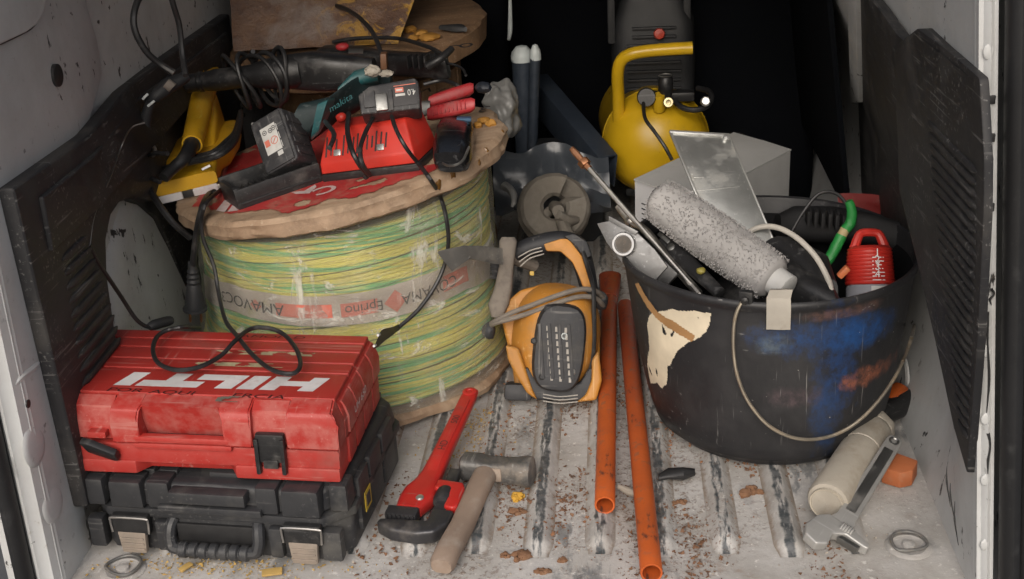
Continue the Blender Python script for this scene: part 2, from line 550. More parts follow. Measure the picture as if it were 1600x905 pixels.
# flat inner face of the arch
b = bmesh.new(); vs = [b.verts.new(r_[-1]) for r_ in rs]; b.faces.new(vs); bmesh.ops.recalc_face_normals(b, faces=b.faces[:]); g.merge(b)
bmesh.ops.remove_doubles(g.bm, verts=g.bm.verts[:], dist=.0005); bmesh.ops.recalc_face_normals(g.bm, faces=g.bm.faces[:])
g.obj("wheel_arch", M_white, van, True, sharp=50)
g = G(); g.tube([V((WL(.1) - .030, 2.075, .30)), V((WL(.1) - .033, 2.10, .2)), V((WL(.1) - .036, 2.125, .06))], .005, 8, 4)
g.obj("arch_seam", M_white, van, True)

# right side
rs = []
for i in range(41):
    y = YB - .01 + (YF - YB + .01) * (i / 40) ** 1.3
    zz = [-.03 + (ZR + .03) * j / 40 for j in range(41)]
    rs.append([V((WRB(y, z), y, z)) for z in zz] + [V((WRB(y, z) + .014, y, z)) for z in reversed(zz)])
g = G(); g.rings(rs); g.obj("side_wall", M_white, van, True)
def pr(px, py, off=0.0):
    p = hit(px, py, lambda q: WR(q.z) - off - q.x); return (p.y, p.z)
def RF(y, z): return WR(z) - .010 - .030 * max(0.0, min(1.0, (y - 1.52) / .5))
def prl(px, py):
    p = hit(px, py, lambda q: RF(q.y, q.z) - q.x); return (p.y, p.z)
RP = [prl(*q) for q in ((1396, 72), (1432, 44), (1480, 78), (1530, 122), (1537, 250), (1537, 330), (1528, 520), (1511, 742), (1490, 670), (1462, 540), (1430, 400), (1404, 300))]
b = G(); b.prism(RP, 0, .045, .008, seg=3)
for v in b.bm.verts:
    y, z, d = v.co.x, v.co.y, v.co.z
    v.co = V((RF(y, z) + (1 - d / .045) * (.012 + .032 * max(0.0, min(1.0, (y - 1.56) / .4))), y, z))
bmesh.ops.recalc_face_normals(b.bm, faces=b.bm.faces[:])
lin_r = b.obj("side_lining", M_lining, van, True)
for k in range(25):
    u = k / 24
    l_ = (1452 + 46 * u ** 1.3, 196 + 440 * u); r_ = (1527 - 14 * u ** 1.5, 262 + 440 * u)
    pa, pb = prl(*l_), prl(*r_)
    z = (pa[1] + pb[1]) / 2; ya, yb = pb[0], pa[0]
    if yb - ya < .03: continue
    g = G(); g.loft([((RF(ya, z) - .0005, ya, z), (.001, 0, 0), (0, 0, .002)), ((RF(ya + .012, z) - .0005, ya + .012, z), (.0042, 0, 0), (0, 0, .0050)),
                     ((RF(yb - .012, z) - .0005, yb - .012, z), (.0042, 0, 0), (0, 0, .0050)), ((RF(yb, z) - .0005, yb, z), (.001, 0, 0), (0, 0, .002))], 10, 2.4)
    g.obj("lining_rib", M_lining, lin_r, True)
def prw(px, py, off):
    p = hit(px, py, lambda q: WRB(q.y, q.z) - off - q.x); return (p.y, p.z)
def wall_slab(pxs, off, t, name, m_, bev=.004):
    b = G(); b.prism([prw(*q, off) for q in pxs], 0, t, bev, seg=2)
    for v in b.bm.verts:
        y, z, d = v.co.x, v.co.y, v.co.z
        v.co = V((WRB(y, z) - off + (t - d), y, z))
    bmesh.ops.recalc_face_normals(b.bm, faces=b.bm.faces[:])
    return b.obj(name, m_, van, True)
wall_slab([(1338, -30), (1372, 12), (1400, 52), (1440, 90), (1440, 360), (1405, 372), (1375, 350), (1345, 300), (1340, 150)], .02, .018, "side_lining", M_lining)
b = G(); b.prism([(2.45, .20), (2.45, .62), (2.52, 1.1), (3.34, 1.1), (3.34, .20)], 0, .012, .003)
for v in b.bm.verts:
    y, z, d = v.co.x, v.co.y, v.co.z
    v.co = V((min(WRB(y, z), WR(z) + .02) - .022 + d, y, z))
b.obj("added_dark_sheet", M_dark, van, True)  # sheet added over the pale wall to keep the far side dark
wall_slab([(1323, -30), (1338, -30), (1341, 160), (1328, 162)], .03, .02, "wall_bead", M_white)
for (px, py, r_) in ((1415, 585, .022),):
    pp = hit(px, py, lambda q: WRB(q.y, q.z) - q.x)
    Mx = Matrix.Translation((pp.x - .0005, pp.y, pp.z)) @ Matrix.Rotation(R(-92), 4, 'Y')
    g = G(); g.lathe([(r_ * 1.4, -.001), (r_ * 1.38, .002), (r_ * 1.1, .005), (r_ * .8, .003), (.0005, .0025)], 28, Mx, caps=False)
    g.obj("pressed_boss", M_white, van, True)
# rear flange of the right pillar: bosses, square holes, scars
g = G()
rs = []
for i in range(30):
    z = -.03 + i * (ZR + .03) / 29
    x = WR(z)
    rs.append([V((x - .001, YB + .004, z)), V((x + .006, YB - .012, z)), V((x + .012, YB - .017, z)), V((x + .017, YB - .012, z)), V((x + .020, YB - .015, z)), V((x + .022, YB + .01, z)), V((x + .006, YB + .03, z))])
g.rings(rs); g.obj("rear_pillar", M_white, van, True, sharp=50)
rs = []
for i in range(30):
    z = -.03 + i * (ZR + .03) / 29
    x = WL(z)
    rs.append([V((x + .009, YB + .03, z)), V((x + .003, YB + .006, z)), V((x - .008, YB + .002, z)), V((x - .012, YB - .004, z)), V((x - .016, YB - .004, z)), V((x - .018, YB + .02, z)), V((x - .01, YB + .04, z))])
g = G(); g.rings(rs); g.obj("rear_pillar", M_white, van, True, sharp=50)
for z in (.10, .20, .29, .385, .52, .64, .76):
    Mx = Matrix.Translation((WR(z) + .013, YB - .0155, z)) @ Matrix.Rotation(R(75), 4, 'X')
    g = G(); g.blob((WR(z) + .0095, YB - .0145, z), .006, .0022, .009, .08, 2, 3, z)
    g.obj("pressed_boss", M_white, van, True)
for z in (.575, .66, .705):
    g = G(); g.box((WR(z) + .013, YB - .0162, z), (.008, .004, .010), .001)
    g.obj("panel_hole", M_rubber, van, True)
# torn sealant streaks on the pillar
for (z0, z1, dx) in ((.44, .30, .010), (.47, .45, .014), (.27, .21, .012)):
    g = G(); g.tube([V((WR(z0) + dx, YB - .0165, z0)), V((WR(z0) + dx + .004, YB - .018, (z0 * .7 + z1 * .3))), V((WR(z1) + dx - .002, YB - .0175, (z0 * .35 + z1 * .65))), V((WR(z1) + dx, YB - .0165, z1))], [.0022, .001, .0017, .0006], 6, 4)
    g.obj("scar", M_rubber, van, True)
for (z0, z1, y0) in ((.12, .065, 1.60), (.105, .06, 1.58), (.09, .03, 1.555)):
    g = G(); g.tube([V((WR(z0) - .0006, y0 + .02, z0)), V((WR(z0) - .0008, y0 + .012, z0 * .6 + z1 * .4)), V((WR(z1) - .0006, y0, z1))], [.0004, .0013, .0004], 6, 4)
    g.obj("scar", M_rubber, van, True)
# rubber door seals
def seal(fx, y, r1, r2, name):
    rs = []
    for i in range(40):
        z = -.05 + i * (ZR + .05) / 39
        rs.append([V((fx(z) + r1 * math.cos(2 * math.pi * j / 12), y + r2 * math.sin(2 * math.pi * j / 12), z)) for j in range(12)])
    q = G(); q.rings(rs); q.obj(name, M_rubber, van, True)
seal(lambda z: WR(z) + .036, YB - .03, .013, .02, "door_seal")
seal(lambda z: WR(z) + .062, YB - .02, .014, .014, "door_seal")
seal(lambda z: WL(z) - .029, YB - .012, .012, .018, "door_seal")
# outer skin beyond the seals
for s_, f_ in ((1, lambda z: WR(z) + .077), (-1, lambda z: WL(z) - .043)):
    slab([(YB - .0, -.3), (YF, -.3), (YF, ZR), (YB - .0, ZR)], f_, .02, .004, "outer_skin", M_white, side=-s_)
# roof, bulkhead, rear bumper
g = G(); g.box((-.17, (YB + YF) / 2, ZR + .02), (1.5, YF - YB + .06, .04), .01); g.obj("roof", M_white, van, True)
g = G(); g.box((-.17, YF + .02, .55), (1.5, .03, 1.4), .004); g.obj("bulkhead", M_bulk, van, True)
g = G(); g.box((-.17, YB - .06, -.14), (1.5, .14, .16), .03); g.obj("rear_bumper", M_rubber, van, True)
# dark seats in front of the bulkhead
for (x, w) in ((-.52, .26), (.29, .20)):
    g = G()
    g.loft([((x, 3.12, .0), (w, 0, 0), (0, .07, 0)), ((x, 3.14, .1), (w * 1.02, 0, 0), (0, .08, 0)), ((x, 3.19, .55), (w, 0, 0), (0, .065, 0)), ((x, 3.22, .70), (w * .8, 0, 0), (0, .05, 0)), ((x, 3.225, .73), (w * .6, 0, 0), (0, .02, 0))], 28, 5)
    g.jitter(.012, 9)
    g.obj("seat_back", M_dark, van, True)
# tie-down rings pressed into the floor
def tie_ring(px, py, yaw, name):
    p = P(px, py, z=0.004)
    F = Matrix.Translation((p.x, p.y, .0008)) @ Matrix.Rotation(yaw, 4, 'Z')
    q = G(); q.lathe([(.034, 0), (.031, .0018), (.025, .003), (.021, .0012), (.010, .0015), (.009, .006), (.003, .0075), (.0003, .0076)], 30, F, caps=False)
    base = q.obj("tie_down_ring", M_floor, van, True)
    q = G(); q.tube([F @ V(v) for v in ((-.023, -.012, .007), (-.022, .012, .007), (-.008, .026, .0075), (.012, .025, .0075), (.024, .008, .008), (.022, -.012, .0065), (0, -.018, .006))], .0024, 8, 5, closed=True)
    q.obj("ring", M_ringm, base, True)
tie_ring(1420, 851, .2, "r"); tie_ring(192, 888, -.5, "l")

# ================================================================== cable reel
def wood(name, col, dark, ring=26, stain=None):
    t = NT(name)
    v = t.mapping(scale=(3, ring, 3), rot=(0, 0, .5))
    gr = t.noise(1, 6, .6, vec=v, dist=1.5)
    c = t.mix(t.ramp(gr, .3, .7), col, dark)
    c = t.mix(t.ramp(t.noise(9, 7, .7), .5, .72, 0, .8), c, stain or (.10, .065, .04))
    c = t.mix(t.ramp(t.noise(130, 4, .7), .6, .72, 0, .6), c, (.55, .45, .33))
    t.set("Base Color", c); t.set("Roughness", .72)
    t.set("Normal", t.bump(t.math('ADD', gr, t.noise(160, 4, .7)), .5, .0025))
    return t.m
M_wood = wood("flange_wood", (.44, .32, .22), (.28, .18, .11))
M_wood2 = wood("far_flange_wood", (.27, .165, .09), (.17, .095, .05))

def cable_mat():
    t = NT("yellow_green_cable")
    sep = t.n("ShaderNodeSeparateXYZ"); t.l(t.tc, sep.inputs[0])
    ang = t.math('ARCTAN2', sep.outputs["Y"], sep.outputs["X"])
    cv = t.n("ShaderNodeCombineXYZ")
    t.l(t.math('MULTIPLY', ang, .55), cv.inputs[0]); t.l(t.math('MULTIPLY', sep.outputs["Z"], 62), cv.inputs[1])
    n1 = t.noise(1, 4, .6, vec=cv.outputs[0])
    cv2 = t.n("ShaderNodeCombineXYZ")
    t.l(t.math('MULTIPLY', ang, 1.6), cv2.inputs[0]); t.l(t.math('MULTIPLY', sep.outputs["Z"], 240), cv2.inputs[1])
    n2 = t.noise(1, 3, .6, vec=cv2.outputs[0])
    f = t.math('ADD', t.math('MULTIPLY', n1, .6), t.math('MULTIPLY', n2, .5))
    c = t.mix(t.ramp(f, .53, .60), (.72, .67, .13), (.17, .50, .19))
    c = t.mix(t.ramp(t.noise(12, 6, .7), .45, .75, 0, .5), c, (.66, .63, .45))
    t.set("Base Color", c); t.set("Roughness", .45)
    return t.m
M_cable_gy = cable_mat()

def film(name, haze=.30, rough=.22, tint=(.8, .78, .7)):
    t = NT(name)
    v = t.mapping(scale=(9, 9, 26), rot=(.35, .2, .1))
    w = t.noise(1, 7, .7, vec=v, dist=1.2)
    v2 = t.mapping(scale=(22, 22, 6), rot=(.1, .5, .8))
    w2 = t.noise(1, 6, .7, vec=v2, dist=.8)
    fold = t.math('MAXIMUM', t.ramp(w, .57, .67), t.ramp(w2, .59, .69))
    tr = t.n("ShaderNodeBsdfTransparent"); tr.inputs[0].default_value = (.96, .95, .92, 1)
    df = t.n("ShaderNodeBsdfDiffuse"); df.inputs[0].default_value = (*tint, 1)
    gl = t.n("ShaderNodeBsdfGlossy"); gl.inputs["Roughness"].default_value = rough; gl.inputs[0].default_value = (1, 1, 1, 1)
    nb = t.bump(t.math('ADD', t.math('MULTIPLY', w, 2.0), w2), 1.0, .012)
    t.l(nb, gl.inputs["Normal"])
    mx1 = t.n("ShaderNodeMixShader"); t.l(t.ramp(fold, 0, 1, haze * .4, haze + .35), mx1.inputs[0]); t.l(tr.outputs[0], mx1.inputs[1]); t.l(df.outputs[0], mx1.inputs[2])  # milky film; white highlights along folds are mixed in as diffuse colour
    fr = t.n("ShaderNodeFresnel"); fr.inputs[0].default_value = 1.5; t.l(nb, fr.inputs["Normal"])
    mx2 = t.n("ShaderNodeMixShader"); t.l(t.math('MINIMUM', t.math('MULTIPLY', fr.outputs[0], 1.1), .5), mx2.inputs[0]); t.l(mx1.outputs[0], mx2.inputs[1]); t.l(gl.outputs[0], mx2.inputs[2])
    out = t.t.nodes["Material Output"]; t.l(mx2.outputs[0], out.inputs[0])
    return t.m
M_film = film("stretch_film")

RC = V((-.500, 2.205, 0.012))
RT = .40                                    # height of the top flange's upper face above the base
TILT = R(9.0)
def rw(z): return .258 + .024 * min(1, max(0, (RT - .03 - z) / .34)) + .004 * math.sin(z * 21)
def shear(p, k=1.0):                        # the winding leans with the warped top flange
    f = max(0.0, min(1.0, p.z / RT))
    return V((p.x, p.y, p.z + math.tan(TILT) * p.x * f * k))
reel = thing("cable_reel", "big wooden reel of yellow and green cable in clear film under the power tools", "cable reel", Matrix.Translation(RC))
F_top = Matrix.Translation(RC + V((0, 0, RT + .012))) @ Matrix.Rotation(-TILT, 4, 'Y')
g = G(); g.lathe([(.02, 0), (.286, 0), (.298, .006), (.300, .016), (.294, .026), (.285, .029), (.02, .030)], 96, wob=.010, ws=22, caps=False)
g.obj("lower_flange", M_wood, reel)
g = G(); g.lathe([(.02, -.040), (.292, -.040), (.303, -.034), (.306, -.026), (.304, -.018), (.306, -.010), (.300, -.002), (.294, -.0005), (.02, 0)], 150, wob=.009, ws=18, caps=False)
g.jitter(.0018, 60); g.jitter(.0014, 160)
F_loc = Matrix.Translation((0, 0, RT + .012)) @ Matrix.Rotation(-TILT, 4, 'Y')
g.bm.transform(F_loc)
tf = g.obj("upper_flange", M_wood, reel)
# the windings: one long cable wound layer by layer
pts = []
turns, per = 42, 44
z0, z1 = .034, RT - .046
for i in range(turns * per + 1):
    a = 2 * math.pi * i / per
    u = i / (turns * per)
    z = z0 + (z1 - z0) * u
    rr = rw(z) + .0050 * noise.noise(V((math.cos(a) * 1.2, math.sin(a) * 1.2, u * 57))) 
    zz = z + .006 * noise.noise(V((math.cos(a) * 1.1 + 3, math.sin(a) * 1.1, u * 7))) + .0055 * noise.noise(V((math.cos(a) * 1.3, math.sin(a) * 1.3, u * 63)))
    pts.append(shear(V((rr * math.cos(a), rr * math.sin(a), zz))))
g = G(); g.tube(pts, .0043, 6, 0)
g.obj("wound_cable", M_cable_gy, reel)
g = G(); g.lathe([(rw(z0 + (z1 - z0) * i / 12) - .003, z0 + (z1 - z0) * i / 12) for i in range(13)], 64, caps=True)
for v in g.bm.verts: v.co = shear(v.co)
g.obj("cable_core", mat("cable_gap_shade", (.16, .17, .03), .6, amt=.3, dust=(.05, .12, .04), scale=40), reel)  # inner layer coloured darker, as shade in the gaps between turns
# clear stretch film
rs = []
for i in range(34):
    z = .026 + (RT - .05) * i / 33
    ring = []
    for j in range(150):
        a = 2 * math.pi * j / 150
        w = noise.noise(V((math.cos(a) * 5, math.sin(a) * 5, z * 30 + a * .5))) * .0035 + noise.noise(V((math.cos(a) * 14, math.sin(a) * 14, z * 60))) * .0016
        ring.append(shear(V(((rw(z) + .0125 + w) * math.cos(a), (rw(z) + .0125 + w) * math.sin(a), z))))
    rs.append(ring)
g = G(); g.rings(rs, caps=False); g.obj("plastic_film", M_film, reel, sharp=70)
# printed band under the film
M_band = mat("printed_band", (.50, .45, .41), .5, amt=.4, scale=20, dust=(.42,.40,.22))
M_bred = mat("band_red", (.60, .17, .12), .5, amt=.35, dust=(.5, .42, .38), scale=20)
M_ink = mat("black_ink", (.03, .028, .03), .6, amt=.2)
def rsurf(px, py, off=.009):
    def f(q):
        d = q - RC
        zz = d.z - math.tan(TILT) * d.x * max(0, min(1, d.z / RT))
        return math.hypot(d.x, d.y) - rw(zz) - off
    p = hit(px, py, f) - RC
    a = math.atan2(p.y, p.x)
    z = p.z
    for _ in range(6): z = p.z - math.tan(TILT) * p.x * max(0, min(1, z / RT))
    return a, z
def rpt(a, z, off): return shear(V(((rw(z) + off) * math.cos(a), (rw(z) + off) * math.sin(a), z)))
bpx = [(322, 448), (360, 463), (420, 480), (480, 486), (540, 484), (600, 474), (660, 456), (720, 430), (768, 405)]
bm_ = [rsurf(*q) for q in bpx]
def bandz(a):
    for i in range(len(bm_) - 1):
        if bm_[i][0] <= a <= bm_[i + 1][0]:
            u = (a - bm_[i][0]) / (bm_[i + 1][0] - bm_[i][0]); return bm_[i][1] * (1 - u) + bm_[i + 1][1] * u
    return bm_[0][1] if a < bm_[0][0] else bm_[-1][1]
a0, a1 = bm_[0][0] - .05, bm_[-1][0] + .1
rs = []
for i in range(61):
    a = a0 + (a1 - a0) * i / 60
    zz = bandz(a) + .002 * noise.noise(V((a * 6, 0, 0)))
    rs.append([rpt(a, zz + dz, .0092 + .0012 * noise.noise(V((a * 14, dz * 90, 2)))) for dz in (-.027, -.013, 0, .013, .027)])
g = G(); g.rings(rs, caps=False, closed_u=False); band = g.obj("printed_band", M_band, reel, sharp=80)
def band_poly(cx, cy, shape, name, m_, off=.0112):
    a_, z_ = rsurf(cx, cy)
    b = bmesh.new(); vs = [b.verts.new((p[0], p[1], 0)) for p in shape]; b.faces.new(vs)
    bmesh.ops.triangulate(b, faces=b.faces[:])
    bmesh.ops.subdivide_edges(b, edges=b.edges[:], cuts=3, use_grid_fill=True)
    for v in b.verts:
        v.co = rpt(a_ + v.co.x / rw(z_), bandz(a_ + v.co.x / rw(z_)) + v.co.y, off)
    q = G(); q.merge(b); q.obj(name, m_, band)
def band_text(cx, cy, body, size, m_, rot=math.pi, dz=0):
    a_, z_ = rsurf(cx, cy)
    b = text_bm(body, size)
    for v in b.verts:
        x, y = v.co.x * math.cos(rot) - v.co.y * math.sin(rot), v.co.x * math.sin(rot) + v.co.y * math.cos(rot)
        aa = a_ + x / rw(z_)
        v.co = rpt(aa, bandz(aa) + y + dz, .0116)
    q = G(); q.merge(b); q.obj("lettering", m_, band)
rect = lambda w, h: [(-w, -h), (w, -h), (w, h), (-w, h)]
band_poly(475, 492, rect(.048, .012), "red_block", M_bred)
band_poly(560, 467, rect(.03, .012), "red_block", M_bred)
band_poly(617, 462, [(-.02, 0), (0, -.019), (.02, 0), (0, .019)], "red_diamond", M_bred)
band_poly(400, 465, [(-.012, 0), (0, -.012), (.012, 0), (0, .012)], "red_diamond", M_bred)
band_poly(710, 425, rect(.03, .013), "red_block", M_bred)
band_text(390, 478, "AMAVOC3", .030, M_ink)
band_text(570, 490, "Eprino", .024, M_ink, math.pi)
band_text(672, 455, "COVAMA", .026, M_ink, math.pi)
# worn red print on the top flange with remains of white lettering
def tp(px, py, h=0.0): return F_top.inverted() @ on_plane(px, py, F_top, h)
M_print = mat("worn_red_print", (.46, .035, .035), .55, amt=.38, dust=(.35, .22, .15), scale=16, bump=.25, scratch=.35, scol=(.42, .28, .2))
M_wpr = mat("worn_white_print", (.62, .50, .48), .55, amt=.35, dust=(.45, .2, .17), scale=30)
def top_patch(mask, name, m_, h, cell=.004, ext=.31):
    """thin worn layer on the flange: the cells of a fine grid for which mask(x, y) holds"""
    q = G(); b = q.bm; vd = {}
    n = int(ext / cell)
    for i in range(-n, n):
        for j in range(-n, n):
            x, y = (i + .5) * cell, (j + .5) * cell
            if mask(x, y):
                vs = []
                for (ii, jj) in ((i, j), (i + 1, j), (i + 1, j + 1), (i, j + 1)):
                    if (ii, jj) not in vd:
                        vd[(ii, jj)] = b.verts.new((ii * cell + .0012 * noise.noise(V((ii * .7, jj * .7, 1))), jj * cell + .0012 * noise.noise(V((ii * .7, jj * .7, 5))), h))
                    vs.append(vd[(ii, jj)])
                b.faces.new(vs)
    b.transform(F_loc)
    return q.obj(name, m_, tf)
def red_mask(x, y):
    r_ = math.hypot(x, y)
    n_ = noise.noise(V((x * 14, y * 14, 3))) * .03 + noise.noise(V((x * 50, y * 50, 3))) * .012
    return r_ < .276 + n_ and not (x > .12 + n_ * 2 and y > -.16 + n_) and not (r_ > .22 and noise.noise(V((x * 22, y * 22, 9))) > .33)
top_patch(red_mask, "red_print", M_print, .0012)
def top_text(px, py, body, size, rot, name="lettering"):
    c_ = tp(px, py)
    b = text_bm(body, size, bold=.0012)
    b.transform(F_loc @ Matrix.Translation((c_.x, c_.y, .0022)) @ Matrix.Rotation(rot, 4, 'Z'))
    q = G(); q.merge(b); q.obj(name, M_wpr, tf)
top_text(508, 298, "C", .058, R(205))
def top_poly(pxs, name, m_, h=.0021):
    q = G(); q.poly([F_loc @ V((tp(*p).x, tp(*p).y, h)) for p in pxs]); q.obj(name, m_, tf)
top_poly([(353, 312), (362, 319), (352, 333), (338, 331)], "lettering", M_wpr)
top_poly([(364, 322), (373, 330), (370, 331), (356, 333)], "lettering", M_wpr)
top_poly([(476, 300), (493, 290), (495, 294), (484, 304), (462, 305), (456, 302)], "lettering", M_wpr)
# black crayon figures on the bare wood at the right
for body, px, py, s_ in (("3", 757, 172, .05), ("7", 690, 143, .05), ("V", 668, 142, .05)):
    c_ = tp(px, py); b = text_bm(body, s_)
    b.transform(F_loc @ Matrix.Translation((c_.x, c_.y, .0024)) @ Matrix.Rotation(R(170), 4, 'Z'))
    q = G(); q.merge(b); q.obj("crayon_mark", M_ink, tf)
M_foam = mat("yellow_foam", (.42, .20, .03), .75, amt=.25, dust=(.22, .10, .03), scale=40, bump=.5, bscale=120)
q = G()
for (px, py, r_) in ((757, 192, .014), (768, 196, .010), (748, 199, .008)):
    c_ = tp(px, py); q.blob(F_loc @ V((c_.x, c_.y, .004)), r_, r_ * .8, .007, .4, 2.5, 2, px)
q.obj("foam_drip", M_foam, tf)
M_resin = mat("brown_resin", (.16, .075, .015), .25, amt=.3, dust=(.35, .25, .1), scale=50)
q = G()
for k, (px, py) in enumerate(((788, 206), (784, 222), (775, 232), (762, 246), (768, 238), (750, 254), (786, 214), (740, 262))):
    a_ = math.radians(-2 - 9 * k * .7); 
    c_ = F_loc @ V((.302 * math.cos(a_), .302 * math.sin(a_), -.012 - .006 * (k % 3)))
    q.blob(c_, .005, .008, .010, .5, 2.2, 2, k)
q.obj("foam_drip", M_resin, tf)

# ================================================================== second reel and the stained sheet behind
R2 = V((-.565, 2.80, 0))
F2 = Matrix.Translation((R2.x, R2.y, .535)) @ Matrix.Rotation(R(-4), 4, 'Y') @ Matrix.Rotation(R(5), 4, 'X')
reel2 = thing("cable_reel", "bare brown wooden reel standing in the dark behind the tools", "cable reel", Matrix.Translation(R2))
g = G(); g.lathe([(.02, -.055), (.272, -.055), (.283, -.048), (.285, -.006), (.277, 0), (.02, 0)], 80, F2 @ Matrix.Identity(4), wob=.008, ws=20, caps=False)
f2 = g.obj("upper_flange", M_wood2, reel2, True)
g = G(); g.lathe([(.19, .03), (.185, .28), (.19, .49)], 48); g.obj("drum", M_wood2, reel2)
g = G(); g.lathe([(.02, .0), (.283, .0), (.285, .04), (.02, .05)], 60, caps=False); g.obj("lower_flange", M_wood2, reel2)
for k in range(9):
    a_ = -1.35 + k * .22
    g = G(); g.box((.215 * math.cos(a_), .215 * math.sin(a_), .25), (.016, .04, .40), .003, Matrix.Rotation(0, 4, 'Z'))
    b = g.bm; c_ = V((.215 * math.cos(a_), .215 * math.sin(a_), .25))
    b.transform(Matrix.Translation(c_) @ Matrix.Rotation(a_, 4, 'Z') @ Matrix.Translation(-c_))
    g.obj("stave", M_wood2, reel2)
def on2(px, py, h=.0): return on_plane(px, py, F2, h)
q = G()
for (px, py, r_) in ((658, 52, .016), (672, 58, .02), (646, 60, .012), (640, 46, .014)):
    q.blob(on2(px, py, .006), r_, r_, .008, .5, 2.5, 2, px)
q.obj("foam_drip", M_foam, f2, True)
for (px, py, bd) in ((708, 75, "S"), (726, 72, "o")):
    b = text_bm(bd, .06); p_ = on2(px, py, .0015)
    b.transform(Matrix.Translation(p_) @ F2.to_3x3().to_4x4() @ Matrix.Rotation(R(150), 4, 'Z'))
    q = G(); q.merge(b); q.obj("crayon_mark", M_ink, f2, True)
g = G(); g.loft([(on2(697, 43, .012), c_right * .016, c_up * .006), (on2(715, 44, .012), c_right * .016, c_up * .009), (on2(727, 46, .010), c_right * .004, c_up * .005)], 14, 3)
tag(g.obj("wood_scrap", M_rubber), "small dark scrap lying on the far wooden reel", "scrap")

def sheet_mat():
    t = NT("stained_sheet")
    c = t.mix(t.ramp(t.noise(11, 7, .7), .4, .65), (.16, .085, .045), (.085, .05, .04))
    c = t.mix(t.ramp(t.noise(7, 5, .6, vec=t.mapping(loc=(4, 4, 4))), .52, .62, 0, .7), c, (.22, .18, .16))
    sep = t.n("ShaderNodeSeparateXYZ"); t.l(t.tc, sep.inputs[0])
    rt = t.ramp(sep.outputs["X"], -.02, .10)
    c = t.mix(t.math('MULTIPLY', t.ramp(t.noise(17, 6, .7, dist=1.0), .50, .56), rt), c, (.40, .22, .035))
    t.set("Base Color", c); t.set("Roughness", .45); t.set("Normal", t.bump(t.noise(22, 6, .7), .7, .01))
    return t.m
pA, pB = P(365, 80, y=2.62), P(622, 68, y=2.64)
pC, pD = P(655, -20, y=2.72), P(350, -120, y=2.76)
sheet = thing("stained_sheet", "brown stained sheet with yellow foam patches leaning on the far reel", "sheet", frame((pA + pB) / 2, pB - pA, pC - pB))
b = bmesh.new()
NX, NZ = 26, 16
top_r, top_l = pB + (pC - pB) * 2.2, pA + (pD - pA) * 1.1
grid = [[(pA + (pB - pA) * (i / NX)) * (1 - j / NZ) + (top_l + (top_r - top_l) * (i / NX)) * (j / NZ) + V((0, .006 * noise.noise(V((i * .3, j * .3, 2))), 0)) for i in range(NX + 1)] for j in range(NZ + 1)]
g = G(); fr = [[b_ for b_ in row] for row in grid]
g.rings([row + [p + V((0, .006, 0)) for p in reversed(row)] for row in fr]); g.obj("sheet", sheet_mat(), sheet, True, sharp=60)
q = G()
for (px, py, r_) in ((545, 12, .02), (570, 6, .025), (590, 20, .018), (560, 26, .014), (600, 4, .02), (632, 6, .012), (540, 30, .01), (585, 36, .012)):
    q.blob(P(px, py, y=2.655 + (70 - py) * .0009 - .008), r_, .007, r_ * .8, .5, 2.5, 2, px)
q.obj("foam_patch", M_foam, sheet, True)

# ================================================================== tool cases
M_red = mat("red_case_plastic", (.37, .028, .022), .5, amt=.27, dust=(.19, .085, .066), scale=8, scratch=.5, scol=(.50, .22, .19), bump=.10, edge=.4)
M_blk = mat("black_case_plastic", (.026, .027, .030), .5, amt=.36, dust=(.105, .10, .09), scale=9, scratch=.35, scol=(.16, .155, .15))
M_pale = mat("worn_white_paint", (.66, .64, .64), .55, amt=.3, dust=(.45, .32, .3), scale=30)
M_glue = mat("paper_remains", (.42, .36, .22), .85, amt=.4, dust=(.24, .14, .09), scale=40)
M_mark = mat("faded_marker", (.07, .012, .012), .7, amt=.2)
M_blkp = mat("black_plastic", (.016, .016, .017), .42, amt=.28, dust=(.12, .11, .10), scale=14, scratch=.2)
M_brushed = mat("dirty_metal", (.50, .48, .45), .38, 1.0, amt=.35, dust=(.24, .20, .16), scale=20)
M_tan = mat("tan_plastic", (.26, .215, .175), .5, amt=.45, dust=(.2, .17, .14), scale=20)

# --- black case on the floor
bF = frame((-.598, 1.548, .0125), (.985, -.105, 0), (0, 0, 1))
W, D, H = .415, .345, .128
bc = thing("tool_case", "black ribbed plastic tool case with two metal latches under the red case", "tool case", bF)
def oct_(w, y0, y1, cf, cb):
    return [(-w / 2 + cf, y0), (w / 2 - cf, y0), (w / 2, y0 + cf), (w / 2, y1 - cb), (w / 2 - cb, y1), (-w / 2 + cb, y1), (-w / 2, y1 - cb), (-w / 2, y0 + cf)]
g = G(); g.prism(oct_(W - .012, .012, D, .035, .05), 0, .060, .006); base = g.obj("base", M_blk, bc)
g = G(); g.prism(oct_(W, .006, D + .004, .04, .05), .061, .076, .004); g.obj("rim", M_blk, bc)
g = G(); g.prism(oct_(W - .006, .010, D, .045, .05), .0765, H - .012, .010, seg=3, inset=.965); lid = g.obj("lid", M_blk, bc)
for k, (x0, x1) in enumerate(((-.205, -.165), (-.160, -.098), (-.092, -.062), (-.012, .032), (.078, .118), (.124, .178))):
    g = G(); g.box(((x0 + x1) / 2, .175, H - .010), (x1 - x0, .27, .010), .003); g.obj("lid_rib", M_blk, lid)
for (x0, x1, y) in ((-.200, -.166, .012), (-.098, -.062, .012), (-.156, -.104, .0085), (.070, .104, .012), (.176, .204, .030), (.110, .168, .0085)):
    g = G(); g.prism([(x0, y - .008), (x1, y - .008), (x1, y + .03), (x0, y + .03)], .0785, .1225, .005, inset=.96); g.obj("front_block", M_blk, lid)
g = G(); g.box((-.0, .004, .105), (.118, .022, .020), .004); g.box((0, .006, .083), (.16, .02, .012), .003); g.obj("front_ledge", M_blk, lid)
